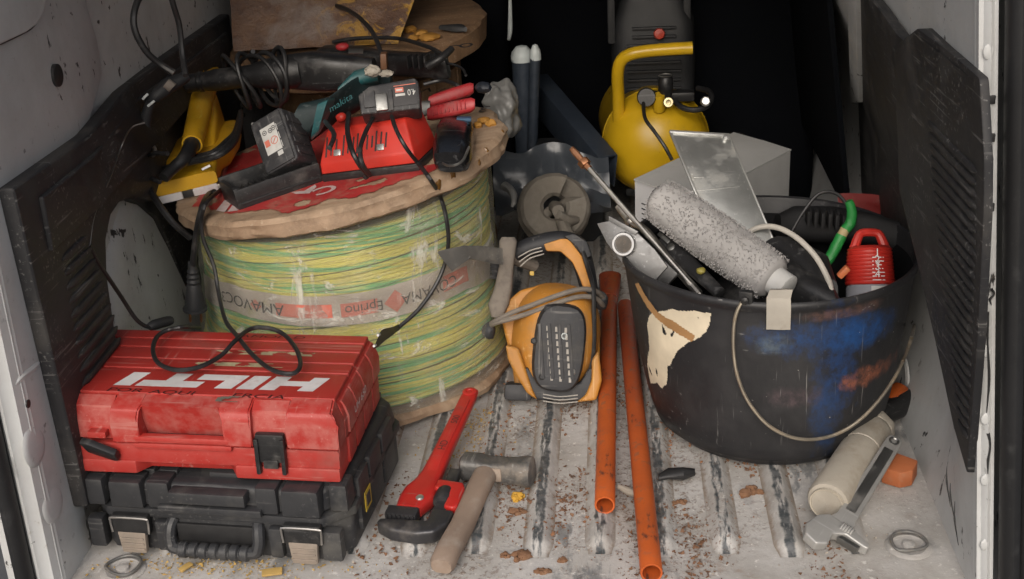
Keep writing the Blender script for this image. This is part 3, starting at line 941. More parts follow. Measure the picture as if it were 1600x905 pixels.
for sx in (1,):
    for (y0, y1) in ((.07, .12), (.13, .19), (.20, .26)):
        g = G(); g.box((W / 2 - .006, (y0 + y1) / 2, .062), (.012, y1 - y0, .09), .004); g.obj("side_rib", M_blk, base)
# handle
hd = [(-.066, .014, .056), (-.069, .004, .046), (-.068, -.003, .026), (-.052, -.006, .016), (.052, -.006, .016), (.068, -.003, .026), (.069, .004, .046), (.066, .014, .056)]
g = G(); g.tube([V(p) for p in hd], .0095, 10, 4); handle = g.obj("handle", M_blk, bc)
for k in range(7):
    x = -.048 + .016 * k
    g = G(); g.tube([V((x - .0075, -.006, .016)), V((x - .005, -.006, .016)), V((x + .005, -.006, .016)), V((x + .0075, -.006, .016))], [.009, .0122, .0122, .009], 12, 0); g.obj("grip_rib", M_blk, handle)
# dark slot behind the handle
g = G(); g.box((0, .0090, .038), (.12, .006, .030), .002); g.obj("handle_recess", M_rubber, base)
for (x0, x1) in ((-.2, -.175), (-.092, -.072), (.085, .105), (.165, .195)):
    g = G(); g.box(((x0 + x1) / 2, .010, .032), (x1 - x0, .02, .05), .004); g.obj("base_rib", M_blk, base)
for x in (-.128, .139):
    g = G(); g.box((x, .002, .052), (.058, .014, .034), .005); lt = g.obj("latch", M_blkp, bc)
    g = G(); g.tube([V((x - .029, -.006, .040)), V((x - .030, -.006, .060)), V((x - .025, -.006, .065)), V((x + .025, -.006, .065)), V((x + .030, -.006, .060)), V((x + .029, -.006, .040))], .0016, 6, 3); g.obj("latch_wire", M_brushed, lt)
    g = G(); g.prism([(x - .019, .004), (x + .019, .004), (x + .022, .040), (x - .022, .040)], -.004, .006, .002, Matrix.Rotation(R(90), 4, 'X') @ Matrix.Identity(4))
    g.jitter(.0006, 120); lp = g.obj("latch_plate", M_tan, lt)
    for z in (.012, .021, .030):
        g = G(); g.box((x, -.0068, z), (.036, .0025, .003), .001); g.obj("plate_rib", M_tan, lt)
M_yel = mat("yellow_sticker", (.50, .34, .03), .5, amt=.25, scale=30)
g = G(); g.box((W / 2 + .0012, .10, .055), (.001, .03, .032)); st = g.obj("sticker", M_yel, bc)
g = G(); g.box((W / 2 + .0020, .10, .055), (.0008, .018, .020)); g.obj("sticker_print", M_ink, bc)

# --- red case on top of it
rF = frame((-.618, 1.566, .1405), (.997, -.05, 0), (0, 0, 1)) @ Matrix.Rotation(R(-1.0), 4, 'X') @ Matrix.Rotation(R(1.2), 4, 'Y')
W, D, H = .442, .262, .118
rc = thing("tool_case", "red worn tool case with white capital letters lying on the black case", "tool case", rF)
g = G()
g.prism([(-W / 2 + .004, .004), (-.090, .004), (-.076, .026), (.048, .026), (.062, .002), (W / 2 - .004, .002), (W / 2 - .004, D - .008), (-W / 2 + .004, D - .008)], 0, .022, .004)
g.prism([(-W / 2 + .004, .006), (W / 2 - .004, .006), (W / 2 - .004, D - .008), (-W / 2 + .004, D - .008)], .018, .050, .004)
rbase = g.obj("base", M_red, rc)
g = G()
rs = []
for (z, dy, dx) in ((.0535, 0, 0), (.085, 0, .0), (.104, .002, .006), (H - .006, .004, .013)):
    rs.append([V((-W / 2 + dx, .034 + dy, z)), V((W / 2 - dx, .034 + dy, z)), V((W / 2 - dx, D - dx * .7, z)), V((-W / 2 + dx, D - dx * .7, z))])
g.rings(rs); bmesh.ops.bevel(g.bm, geom=g.bm.edges[:], offset=.004, segments=3, affect='EDGES', profile=.6)
lid = g.obj("lid", M_red, rc)
def corner(x0, x1, c0=0.0, c1=0.0):
    q = G(); rs = []
    for (y, z0, z1, s_) in ((.0, .0535, .086, 0), (.0008, .053, .096, 0), (.003, .053, .1055, .4), (.008, .053, .1100, .8), (.040, .053, .1180, 1)):
        a, b_ = x0 + c0 * s_, x1 - c1 * s_
        rs.append([V((x0, y, z0)), V((x1, y, z0)), V((x1, y, min(z1, .088))), V((b_, y, z1)), V((a, y, z1)), V((x0, y, min(z1, .088)))])
    q.rings(rs)
    bmesh.ops.bevel(q.bm, geom=[e for e in q.bm.edges if len(e.link_faces) == 2 and e.calc_face_angle(0) > .5], offset=.0022, segments=2, affect='EDGES')
    return q.obj("lid_corner", M_red, lid)
corner(-W / 2 + .001, -.176, .013, .003); corner(-.118, -.076, .003, -.006)
corner(.050, .092, -.008, .002); corner(.143, W / 2 - .001, .002, .013)
for x0, x1 in ((-.176, -.118), (.092, .143)):
    g = G(); rs = []
    for (y, z0, z1) in ((.010, .055, .080), (.016, .055, .1055), (.032, .055, .115)):
        rs.append([V((x0 - .001, y, z0)), V((x1 + .001, y, z0)), V((x1 + .001, y, z1)), V((x0 - .001, y, z1))])
    g.rings(rs); g.obj("latch_recess", M_red, lid)
# wall of the handle recess, the handle in front of it
g = G(); g.rings([[V((-.084, .031, .053)), V((.058, .031, .053)), V((.058, .042, .053)), V((-.084, .042, .053))], [V((-.080, .011, .1105)), V((.052, .011, .1105)), V((.052, .042, .1172)), V((-.080, .042, .1172))]])
g.obj("recess_wall", M_red, lid)
g = G(); g.box((-.0135, .006, .0605), (.142, .014, .0095), .003); g.box((-.0135, .007, .0500), (.148, .016, .009), .003); g.obj("handle", M_red, rc)
g = G(); g.box((-.012, .022, .0540), (.126, .016, .003)); g.obj("recess_floor", M_rubber, rc)
ys = [.034, .116, .150, .190, .222, .254]
for a_, b_ in zip(ys[:-1], ys[1:]):
    g = G(); g.box((0, (a_ + b_) / 2, H - .0045), (W * .945, b_ - a_ - .0035, .009), .0028, seg=3); g.obj("lid_strip", M_red, lid)
# ribs of the right flank
def flank(z): return 0 if z < .085 else ((z - .085) / .019 * .006 if z < .104 else .006 + (z - .104) / .008 * .007)
for (y0, y1) in ((.050, .090), (.096, .142), (.148, .200), (.206, .250)):
    b = bmesh.new()
    zs_ = (.058, .085, .100, .108)
    f_ = [[b.verts.new((W / 2 - flank(z) + .003, y, z)) for y in (y0, y1)] for z in zs_]
    k_ = [[b.verts.new((W / 2 - flank(z) - .004, y, z)) for y in (y0 - .002, y1 + .002)] for z in zs_]
    for i in range(3):
        b.faces.new((f_[i][0], f_[i][1], f_[i + 1][1], f_[i + 1][0]))
        b.faces.new((k_[i][0], f_[i][0], f_[i + 1][0], k_[i + 1][0])); b.faces.new((f_[i][1], k_[i][1], k_[i + 1][1], f_[i + 1][1]))
    b.faces.new((f_[0][0], k_[0][0], k_[0][1], f_[0][1])); b.faces.new((f_[3][0], f_[3][1], k_[3][1], k_[3][0]))
    bmesh.ops.recalc_face_normals(b, faces=b.faces[:])
    g = G(); g.merge(b); g.obj("side_panel", M_red, lid, sharp=20)
    g = G(); g.box((W / 2 - .003, (y0 + y1) / 2, .028), (.006, y1 - y0, .042), .002); g.obj("side_panel", M_red, rbase)
# latches: right one closed, left one hanging open
g = G(); g.box((.118, .003, .054), (.043, .012, .046), .004); g.box((.099, -.001, .042), (.007, .012, .058), .003); g.box((.137, -.001, .042), (.007, .012, .058), .003)
g.box((.118, -.002, .030), (.022, .008, .014), .002); g.obj("latch", M_blkp, rc)
Ml = Matrix.Translation((-.136, -.004, .044)) @ Matrix.Rotation(R(16), 4, 'Y') @ Matrix.Rotation(R(32), 4, 'X')
g = G(); g.prism([(-.030, .012), (-.018, .016), (.024, .006), (.028, -.012), (.020, -.016), (-.020, -.012)], -.005, .006, .003, Ml @ Matrix.Rotation(R(90), 4, 'X')); g.obj("latch", M_blkp, rc)
g = G(); g.box((-.140, .004, .066), (.028, .014, .010), .002); g.obj("latch_hook", M_red, rc)
# white block capitals, upside down to the viewer
zt = H + .0004
letters = [[(0, 0), (.062, 0), (.062, .30), (.150, .30), (.150, 0), (.212, 0), (.212, 1), (.150, 1), (.150, .66), (.062, .66), (.062, 1), (0, 1)],
           [(.232, 0), (.300, 0), (.300, 1), (.232, 1)],
           [(.318, 0), (.500, 0), (.500, .42), (.386, .42), (.386, 1), (.318, 1)],
           [(.545, 0), (.612, 0), (.612, .55), (.70, .55), (.70, 1), (.455, 1), (.455, .55), (.545, .55)],
           [(.718, 0), (.786, 0), (.786, 1), (.718, 1)]]
LW, LH = .385, .044
for L in letters:
    pts = []
    for x, y in L:
        X, Y = (x * LW + .34 * y * LH), y * LH
        pts.append(V((.186 - X, .100 - Y, zt)))
    q = G(); q.poly(pts); [f.normal_update() for f in q.bm.faces]; bmesh.ops.triangulate(q.bm, faces=q.bm.faces[:])
    for f in q.bm.faces:
        f.normal_update()
        if f.normal.z < 0: f.normal_flip()
    q.obj("white_letter", M_pale, lid)
for body, x, y, s_ in (("POR", -.108, .041, .021), ("AQUI", -.035, .038, .021), ("ERCIA", .095, .035, .022)):
    b = text_bm(body, s_, shear=.15); b.transform(Matrix.Translation((x, y, zt + .0003)) @ Matrix.Rotation(R(-1), 4, 'Z') @ Matrix.Diagonal((1.35, .8, 1, 1)))
    q = G(); q.merge(b); q.obj("marker_writing", M_mark, lid)
b = text_bm("AMOLLD", .018, shear=.2); b.transform(Matrix.Translation((.055, .238, zt)) @ Matrix.Diagonal((1.5, .7, 1, 1))); q = G(); q.merge(b); q.obj("marker_writing", M_mark, lid)
b = text_bm("UH 650", .018); b.transform(Matrix.Translation((W / 2 + .0034, .118, .076)) @ Matrix(((0, 0, 1, 0), (1, 0, 0, 0), (0, 1, 0, 0), (0, 0, 0, 1))) @ Matrix.Diagonal((1.3, 1, 1, 1)))
q = G(); q.merge(b); q.obj("white_lettering", M_pale, lid)
def torn(cx, cy, hx, hy, seed, name, m_, z, parent):
    """torn remains of a paper label"""
    q = G(); vd = {}
    c_ = .0022
    for i in range(int(-hx / c_), int(hx / c_)):
        for j in range(int(-hy / c_), int(hy / c_)):
            x, y = i * c_, j * c_
            if noise.noise(V((x * 45 + seed, y * 110, seed))) > -.12 + .5 * (abs(x) / hx) ** 3:
                vs = []
                for a_, b_ in ((i, j), (i + 1, j), (i + 1, j + 1), (i, j + 1)):
                    if (a_, b_) not in vd: vd[(a_, b_)] = q.bm.verts.new((cx + a_ * c_ + .0006 * noise.noise(V((a_, b_, .3))), cy + b_ * c_ + .0006 * noise.noise(V((b_, a_, .7))), z))
                    vs.append(vd[(a_, b_)])
                q.bm.faces.new(vs)
    return q.obj(name, m_, parent)
torn(.055, .178, .088, .0075, 3.1, "label_remains", M_glue, zt, lid)
torn(.045, .136, .080, .0075, 8.4, "label_remains", M_glue, zt, lid)
torn(.058, .024, .022, .011, 5.2, "label_remains", mat("grey_smear", (.17, .15, .12), .8, amt=.4, dust=(.25, .12, .09), scale=60), zt + .0004, lid)

# ================================================================== bucket
def bucket_mat():
    t = NT("scuffed_bucket_rubber")
    big = t.noise(8, 8, .68)
    c = t.mix(t.ramp(big, .45, .75, 0, .45), (.017, .017, .019), (.055, .054, .056))
    sep = t.n("ShaderNodeSeparateXYZ"); t.l(t.tc, sep.inputs[0])
    front = t.ramp(sep.outputs["Y"], .0, -.06)
    def smear(cx, cz, rx, rz, col, c, thr=.5, amt=.9, ns=9, sy=-.2):
        # a rubbed patch of paint with a shape of its own
        d = t.n("ShaderNodeVectorMath", operation='DISTANCE')
        sc_ = t.mapping(scale=(1 / rx, 0, 1 / rz), src=t.tc)
        t.l(sc_, d.inputs[0]); d.inputs[1].default_value = (cx / rx, 0, cz / rz)
        n_ = t.noise(ns, 7, .7, vec=t.mapping(scale=(1, 1, .6), loc=(cx * 9, cz * 7, 1)))
        f = t.ramp(t.math('ADD', d.outputs["Value"], t.math('MULTIPLY', t.math('SUBTRACT', n_, .5), 2.6)), 1.15, .55)
        f = t.math('MULTIPLY', f, t.ramp(t.noise(60, 7, .75, vec=t.mapping(loc=(cx * 5, 3, cz * 5))), .38, .60, .15, 1))
        return t.mix(t.math('MULTIPLY', t.math('MULTIPLY', f, front), amt), c, col)
    c = smear(.055, .235, .10, .030, (.014, .055, .17), c, amt=.75, ns=22)
    c = smear(.080, .18, .034, .09, (.014, .050, .16), c, ns=26, amt=.75)
    c = smear(.066, .10, .022, .07, (.014, .045, .13), c, amt=.6, ns=30)
    c = smear(.125, .225, .05, .03, (.014, .07, .23), c, amt=.8)
    c = smear(.140, .150, .045, .018, (.34, .11, .055), c, amt=.7, ns=26)
    c = smear(.02, .135, .04, .018, (.13, .085, .095), c, amt=.4, ns=24)
    c = smear(.10, .27, .07, .010, (.13, .07, .055), c, amt=.7)
    c = smear(-.02, .225, .03, .02, (.12, .16, .19), c, amt=.5)
    for rt, s_ in (((.2, .5, .4), (150, 150, 6)), ((.9, .2, 1.1), (7, 120, 120)), ((.1, 1.0, .2), (130, 130, 7))):
        k = t.math('MULTIPLY', t.ramp(t.noise(1, 3, .6, vec=t.mapping(scale=s_, rot=rt)), .66, .72, 0, .55), t.ramp(t.noise(9, 3, .5, vec=t.mapping(loc=(s_[0], 2, 3))), .45, .62))
        c = t.mix(k, c, (.30, .29, .28))
    c = t.mix(t.ramp(t.noise(75, 3, .6), .72, .76, 0, .9), c, (.45, .43, .40))
    t.set("Base Color", c)
    t.set("Roughness", t.ramp(big, .3, .7, .36, .62))
    t.set("Normal", t.bump(t.math('ADD', t.noise(14, 5, .6), t.math('MULTIPLY', t.noise(200, 3, .6), .12)), .25, .006))
    return t.m
BC = V((.254, 1.968, .0122)); BH = .295; BR0, BR1 = .176, .243; BLEAN = .062
def br(z): return BR0 + (BR1 - BR0) * (max(0, z) / BH) ** .55
def bsh(p): return V((p.x, p.y + BLEAN * p.z / BH, p.z))
bucket = thing("bucket", "big black paint smeared rubber bucket full of tools with a wire handle", "bucket", Matrix.Translation(BC))
prof = [(.02, .002), (BR0 - .02, .0), (BR0 - .006, .003), (BR0, .012)] + [(br(z), z) for z in [BH * i / 14 for i in range(1, 14)]]
prof += [(br(BH) - .0005, BH - .016), (br(BH) + .003, BH - .012), (br(BH) + .0052, BH - .007), (br(BH) + .0045, BH - .002), (br(BH) + .002, BH), (br(BH) - .003, BH - .002), (br(BH) - .006, BH - .03)]
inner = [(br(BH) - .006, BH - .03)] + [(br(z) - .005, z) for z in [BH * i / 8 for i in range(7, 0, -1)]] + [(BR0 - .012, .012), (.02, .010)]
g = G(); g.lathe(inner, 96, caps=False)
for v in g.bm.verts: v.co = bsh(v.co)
g.obj("bucket_inside", mat("bucket_inside_shade", (.006, .006, .007), .8, amt=.08, dust=(.02, .02, .02), spec=.15, edge=0), bucket)  # blacker than the outer wall: the inside's shade is put into the colour
g = G(); g.lathe(prof, 96, caps=False)
for v in g.bm.verts:
    a = math.atan2(v.co.y, v.co.x)
    k = .006 * noise.noise(V((math.cos(a) * 1.3, math.sin(a) * 1.3, v.co.z * 4))) * (v.co.z / BH)
    v.co.x *= 1 + k / .2; v.co.y *= 1 + k / .2
    v.co = bsh(v.co)
bmesh.ops.recalc_face_normals(g.bm, faces=g.bm.faces[:])
g.obj("bucket_wall", bucket_mat(), bucket, sharp=50)
def bsd(q, off=0.0):
    d = q - BC
    if d.z < 0 or d.z > BH + .02: return 1
    d = V((d.x, d.y - BLEAN * d.z / BH, d.z))
    return math.hypot(d.x, d.y) - br(d.z) - off
def bhit(px, py, off=.002): return hit(px, py, lambda q: bsd(q, off))
def buv(px, py):
    d = bhit(px, py) - BC
    d = V((d.x, d.y - BLEAN * d.z / BH, d.z))
    a = math.atan2(d.y, d.x)
    if a > math.pi / 2: a -= 2 * math.pi
    return a * .21, d.z
def inpoly(x, y, poly):
    r_ = False; j = len(poly) - 1
    for i in range(len(poly)):
        if (poly[i][1] > y) != (poly[j][1] > y) and x < (poly[j][0] - poly[i][0]) * (y - poly[i][1]) / (poly[j][1] - poly[i][1]) + poly[i][0]: r_ = not r_
        j = i
    return r_
def bpatch(pxpoly, name, m_, off=.0012, cell=.0016, rag=.0035, fq=70, hole=None, thick=0):
    pl_ = [buv(*q) for q in pxpoly]
    q = G(); vd = {}
    x0, x1 = min(p[0] for p in pl_) - .01, max(p[0] for p in pl_) + .01
    y0, y1 = min(p[1] for p in pl_) - .01, max(p[1] for p in pl_) + .01
    for i in range(int(x0 / cell), int(x1 / cell) + 1):
        for j in range(int(y0 / cell), int(y1 / cell) + 1):
            x, y = i * cell, j * cell
            nx = rag * noise.noise(V((x * fq, y * fq * .35, 1))) + rag * .5 * noise.noise(V((x * fq * 3, y * fq, 7)))
            ny = rag * noise.noise(V((x * fq, y * fq * .35, 5)))
            if not inpoly(x + nx, y + ny, pl_): continue
            if hole and hole(x, y): continue
            vs = []
            for a_, b_ in ((i, j), (i + 1, j), (i + 1, j + 1), (i, j + 1)):
                if (a_, b_) not in vd:
                    u, w = a_ * cell / .21, b_ * cell
                    r_ = br(w) + off
                    k = .006 * noise.noise(V((math.cos(u) * 1.3, math.sin(u) * 1.3, w * 4))) * (w / BH)
                    vd[(a_, b_)] = q.bm.verts.new(bsh(V((r_ * math.cos(u) * (1 + k / .2), r_ * math.sin(u) * (1 + k / .2), w))))
                vs.append(vd[(a_, b_)])
            q.bm.faces.new(vs)
    return q.obj(name, m_, bucket, sharp=80)
M_cream = mat("dried_cream_paint", (.66, .58, .44), .5, amt=.18, dust=(.45, .36, .25), scale=30, bump=.3, bscale=90)
M_ochre = mat("ochre_drip", (.36, .20, .085), .5, amt=.25, dust=(.2, .12, .06), scale=40, bump=.3, bscale=120)
def hole_c(x, y): return noise.noise(V((x * 90, y * 45, 4))) > .52
bpatch([(1016, 492), (1040, 484), (1085, 486), (1110, 490), (1108, 512), (1092, 528), (1075, 535), (1058, 555), (1045, 572), (1042, 602), (1034, 606), (1028, 598), (1018, 600), (1013, 570), (1016, 540), (1014, 515)], "cream_paint_splash", M_cream, .0016, hole=hole_c)
bpatch([(995, 444), (1000, 443), (1013, 466), (1030, 488), (1058, 505), (1086, 524), (1082, 534), (1058, 520), (1034, 504), (1018, 486), (1006, 468)], "ochre_drip", M_ochre, .0021, rag=.0018)
# wire bail, its lugs and the tape on the rim
M_wire = mat("rusty_wire", (.34, .30, .24), .45, .8, amt=.4, dust=(.2, .14, .08), scale=40)
bail = [(1166, 474, .003), (1158, 474, .008), (1148, 500, .014), (1146, 545, .018), (1153, 590, .02), (1172, 632, .022), (1205, 668, .024), (1250, 686, .026), (1300, 681, .026), (1345, 655, .026), (1385, 610, .024), (1412, 562, .02), (1428, 512, .014), (1427, 500, .006)]
g = G(); g.tube([bhit(a_, b_, c_) for a_, b_, c_ in bail], .0029, 8, 6); g.obj("wire_handle", M_wire, bucket, True)
for (px, py) in ((1166, 470), (1425, 498)):
    p = bhit(px, py, .001) - BC
    a_ = math.atan2(p.y, p.x)
    g = G(); g.box((0, 0, 0), (.012, .022, .034), .004, Matrix.Translation(p) @ Matrix.Rotation(a_, 4, 'Z'))
    g.lathe([(.006, 0), (.006, .008), (.0035, .0095), (.0003, .01)], 12, Matrix.Translation(p) @ Matrix.Rotation(a_, 4, 'Z') @ Matrix.Translation((.004, 0, .004)) @ Matrix.Rotation(R(90), 4, 'Y'), caps=False)
    g.obj("handle_lug", M_blkp, bucket)
M_tape = mat("masking_tape", (.40, .37, .32), .8, amt=.3, dust=(.25, .22, .18), scale=30)
tpx = [(1202, 478), (1206, 462), (1208, 450), (1213, 440), (1222, 432), (1236, 428)]
ws_ = []
for i, (off, dz) in enumerate(((.0095, -.046), (.0105, -.025), (.0112, -.006), (.004, .012), (-.012, .016), (-.026, .006))):
    pass
c0 = bhit(1216, 470, 0) - BC
a_ = math.atan2(c0.y - BLEAN, c0.x)
rs = []
for i, (off, z) in enumerate(((.010, BH - .040), (.0105, BH - .024), (.0106, BH - .008), (.006, BH + .008), (-.006, BH + .016), (-.018, BH + .013), (-.028, BH + .004))):
    ring = []
    for j in range(7):
        u = a_ + (j - 3) / 3 * .072 + (.02 * i * .25 if i > 3 else 0)
        rr = br(min(z, BH)) + off
        ring.append(bsh(V((rr * math.cos(u), rr * math.sin(u), z + .0012 * noise.noise(V((i, j * .8, 3))) + (.003 * (j % 2) * (i == 6))))))
    rs.append(ring)
g = G(); g.rings(rs, caps=False, closed_u=False)
g.bm.transform(Matrix.Translation(BC))
tag(g.obj("tape", M_tape), "torn strip of beige masking tape stuck over the bucket rim", "tape")

# ------------------------------------------------------------------ what stands in the bucket
M_chrome = mat("worn_chrome", (.56, .56, .54), .34, .8, amt=.25, dust=(.2, .18, .15), scale=18, scratch=.3)
M_clamp = mat("greasy_steel", (.20, .20, .20), .5, .7, amt=.4, dust=(.14, .13, .12), scale=20, scratch=.4)
M_copper = mat("copper", (.40, .19, .10), .45, .9, amt=.35, dust=(.24, .13, .08), scale=40)
M_alu = mat("dull_aluminium", (.44, .45, .44), .36, .9, amt=.42, dust=(.22, .20, .17), scale=12, scratch=.6, scol=(.7, .7, .68))
M_fluff = mat("grey_fleece", (.37, .36, .355), .95, amt=.18, dust=(.27, .26, .255), scale=14, fine=.1, bump=.15, bscale=300, spec=.1)
M_fibre = mat("dark_fibres", (.12, .115, .115), .95, amt=.1, bump=0, spec=.1)
M_fibre2 = mat("pale_fibres", (.40, .385, .38), .95, amt=.1, bump=0, spec=.1)
M_card = mat("grey_white_card", (.50, .50, .49), .75, amt=.25, dust=(.33, .31, .29), scale=7, bump=.08)
M_blackm = mat("black_tool", (.012, .012, .013), .4, amt=.3, dust=(.10, .095, .09), scale=22, scratch=.25)
M_rim_shade = mat("rim_shade_black", (.005, .005, .006), .7, amt=.15, dust=(.016, .016, .016), scale=20)
M_cord = mat("black_cord", (.013, .013, .014), .45, amt=.25, dust=(.11, .10, .09), scale=40, bump=0)

# copper tipped steel rod, running from the air down into the bucket
rA, rB = P(893, 232, y=2.16), P(1075, 440, y=1.99)
d = (rB - rA).normalized()
rod = thing("threaded_rod", "thin steel rod with a copper tip and nut leaning in the bucket", "rod", rB)
g = G(); g.tube([rA + d * .05, rB + d * .12], .0048, 10, 0); g.obj("rod", M_brushed, rod, True)
g = G(); g.tube([rA, rA + d * .012, rA + d * .05], [.0052, .0062, .0062], 10, 0); g.obj("copper_tip", M_copper, rod, True)
F = frame(rA + d * .03, d.orthogonal(), d)
g = G(); g.prism([(.011 * math.cos(i * math.pi / 3), .011 * math.sin(i * math.pi / 3)) for i in range(6)], 0, .012, .001, F); g.obj("nut", M_copper, rod, True)
q2 = [P(965, 322, y=2.12), P(985, 345, y=2.10), P(1010, 362, y=2.08), P(1040, 400, y=2.04), P(1062, 425, y=2.0)]
g = G(); g.tube([q2[0] + d * 0, q2[1], q2[2], q2[3], q2[4] + d * .05], [.006, .0075, .0075, .0075, .0075], 10, 3)
g.lathe([(.010, -.006), (.012, 0), (.010, .006)], 12, frame(q2[1], d.orthogonal(), d))
tag(g.obj("steel_tube", M_brushed), "short steel tube lying along the copper tipped rod", "tube")
# long pliers with dark handles beside the rod
pj = P(1045, 385, y=2.06); pk = P(1098, 432, y=1.99)
d2 = (pk - pj).normalized()
ch = thing("pliers", "dark dirty pliers with yellow end wedged between rod and roller", "pliers", pk)
F = frame(pj, d2, -c_fwd)
g = G(); g.loft([((-.02, .004, 0), (0, .010, 0), (0, 0, .007)), ((.0, 0, 0), (0, .016, 0), (0, 0, .009)), ((.025, 0, 0), (0, .018, 0), (0, 0, .009)), ((.06, .0, 0), (0, .014, 0), (0, 0, .008)), ((.14, -.002, 0), (0, .010, 0), (0, 0, .007))], 14, 3, F); g.obj("handle", M_blackm, ch, True)
g = G(); g.lathe([(.007, 0), (.007, .012), (.004, .013), (.0003, .013)], 12, F @ Matrix.Translation((.012, 0, 0)), caps=False); g.obj("pivot", M_steel_d, ch, True)
g = G(); g.box((-.012, .004, .010), (.03, .008, .006), .002, F); g.obj("jaw", M_steel_d, ch, True)
g = G(); g.blob(F @ V((.088, .004, .010)), .008, .008, .006, .3, 2, 2); g.obj("yellow_tip", mat("dirty_yellow", (.26, .22, .04), .5, amt=.4), ch, True)
# bright clamp arm with a hexagonal bolt, resting over the rim
ca, cb = P(942, 345, y=2.02), P(1020, 420, y=1.965)
F = frame(ca, cb - ca, V((-.15, -.95, .20)))
cl = thing("steel_clamp", "shiny steel clamp arm with a big hexagonal bolt on the bucket rim", "clamp", cb)
g = G(); g.prism([(-.004, -.010), (.012, .012), (.050, .026), (.10, .026), (.135, .020), (.135, -.018), (.07, -.028), (.03, -.022)], -.003, .003, .0015, F); g.obj("arm", M_clamp, cl, True)
g = G(); g.prism([(.004, .015), (.060, .030), (.060, .022), (.010, .009)], .003, .009, .001, F); g.obj("flange", M_clamp, cl, True)
Fb = F @ Matrix.Translation((.056, -.002, 0))
g = G(); g.prism([(.0215 * math.cos(i * math.pi / 3 + .2), .0215 * math.sin(i * math.pi / 3 + .2)) for i in range(6)], .003, .010, .001, Fb)
g.lathe([(.0205, .010), (.019, .0135), (.0155, .0135), (.0145, .0106), (.0003, .0106)], 28, Fb, caps=False); hb = g.obj("bolt", mat("bolt_steel", (.55, .55, .55), .38, 1.0, amt=.25, dust=(.25, .24, .22), scale=30), cl, True)
g = G(); g.lathe([(.0143, .0109), (.0003, .0114)], 20, Fb, caps=False); g.obj("bolt_socket", mat("socket_shade", (.10, .09, .08), .9, amt=.4, dust=(.18, .15, .12), scale=90), hb, True)  # dusty dark disc; the shade of the bolt's hollow is put into its colour
g = G(); g.box((.105, .0, -.010), (.10, .045, .014), .004, F); g.obj("grip", M_blackm, cl, True)
# paint roller sleeve
ra, rb = P(1030, 312, y=2.10), P(1208, 436, y=1.935)
axis = (rb - ra).normalized(); Lr = (rb - ra).length
F = frame(ra, axis.orthogonal(), axis)
rol = thing("roller_sleeve", "fluffy grey paint roller sleeve sticking out of the bucket", "paint roller", rb)
rr_ = lambda u: .0375 + .004 * math.sin(u * 3.0)
prof = [(.012, -.002), (.026, -.006), (.034, .002)] + [(rr_(i / 40), .008 + (Lr - .012) * i / 40) for i in range(41)] + [(.030, Lr + .004), (.012, Lr + .004)]
g = G(); g.lathe(prof, 64, F, caps=False); g.jitter(.0022, 50); g.jitter(.0005, 190); g.obj("fleece", M_fluff, rol, True, sharp=180)
g = G(); g.lathe([(.024, Lr + .002), (.024, Lr + .03), (.02, Lr + .032), (.0005, Lr + .032)], 20, F, caps=False); g.obj("core", M_card, rol, True)
for nm, mm, cnt in (("dark_fibres", M_fibre, 170), ("pale_fibres", M_fibre2, 2400)):
    g = G()
    for k in range(cnt):
        a_ = random.uniform(0, 2 * math.pi); z_ = random.uniform(.0, Lr)
        r_ = rr_(z_ / Lr) + .0005
        da, dz = random.uniform(-.10, .10), random.uniform(-.004, .004)
        pts = [F @ V(((r_ + b_) * math.cos(a_ + da * t_), (r_ + b_) * math.sin(a_ + da * t_), z_ + dz * t_)) for t_, b_ in ((0, -.001), (.35, .0022), (.7, .0028), (1, .001))]
        g.tube(pts, .00024 if nm[0] == "d" else .0005, 3, 0)
    g.obj(nm, mm, rol, True, kind="stuff")
# metal plate (a wide filling blade) leaning against the box
pa, pb, pc, pd = P(1046, 206, y=2.20), P(1140, 212, y=2.20), P(1212, 400, y=2.06), P(1098, 330, y=2.09)
nrm = (pb - pa).cross(pd - pa).normalized()
if nrm.y > 0: nrm = -nrm
blade = thing("filling_knife", "dull aluminium filling blade leaning upright between roller and white box", "blade", pc)
F = frame(pa, pb - pa, nrm)
Fi = F.inverted()
loc = [Fi @ p for p in (pa, pb, pc, pd)]
poly = [(loc[3].x, loc[3].y), (loc[2].x, loc[2].y), (loc[1].x, loc[1].y), (loc[0].x, loc[0].y)]
g = G(); g.prism(poly, -.0012, .0012, .0004, F); g.obj("plate", M_alu, blade, True)
def bar(p, q_, w, h, z, m_, nm):
    L_ = math.hypot(q_[0] - p[0], q_[1] - p[1]); a_ = math.atan2(q_[1] - p[1], q_[0] - p[0])
    gg = G(); gg.box((L_ / 2, 0, 0), (L_, w, h), min(w, h) * .3, F @ Matrix.Translation((p[0], p[1], z)) @ Matrix.Rotation(a_, 4, 'Z')); gg.obj(nm, m_, blade, True)
bar((loc[0].x, loc[0].y - .001), (loc[1].x, loc[1].y - .001), .006, .006, .002, M_chrome, "folded_edge")
bar((loc[0].x + .001, loc[0].y), (loc[3].x + .001, loc[3].y), .005, .005, .002, M_chrome, "folded_edge")
bar((loc[1].x - .001, loc[1].y), (loc[2].x - .001, loc[2].y), .0025, .004, .001, M_chrome, "folded_edge")
g = G(); g.lathe([(.007, .0012), (.006, .006), (.0003, .007)], 12, F @ Matrix.Translation((loc[1].x - .006, loc[1].y - .006, 0)), caps=False); g.obj("rivet", M_chrome, blade, True)
bar((loc[0].x + .045, -.088), (loc[0].x + .062, -.086), .002, .001, .0016, M_chrome, "scratch")
bar((loc[0].x + .050, -.155), (loc[0].x + .075, -.155), .002, .001, .0016, M_chrome, "scratch")
bar((loc[0].x + .030, -.118), (loc[0].x + .125, -.100), .0012, .001, .0015, M_chrome, "scratch")
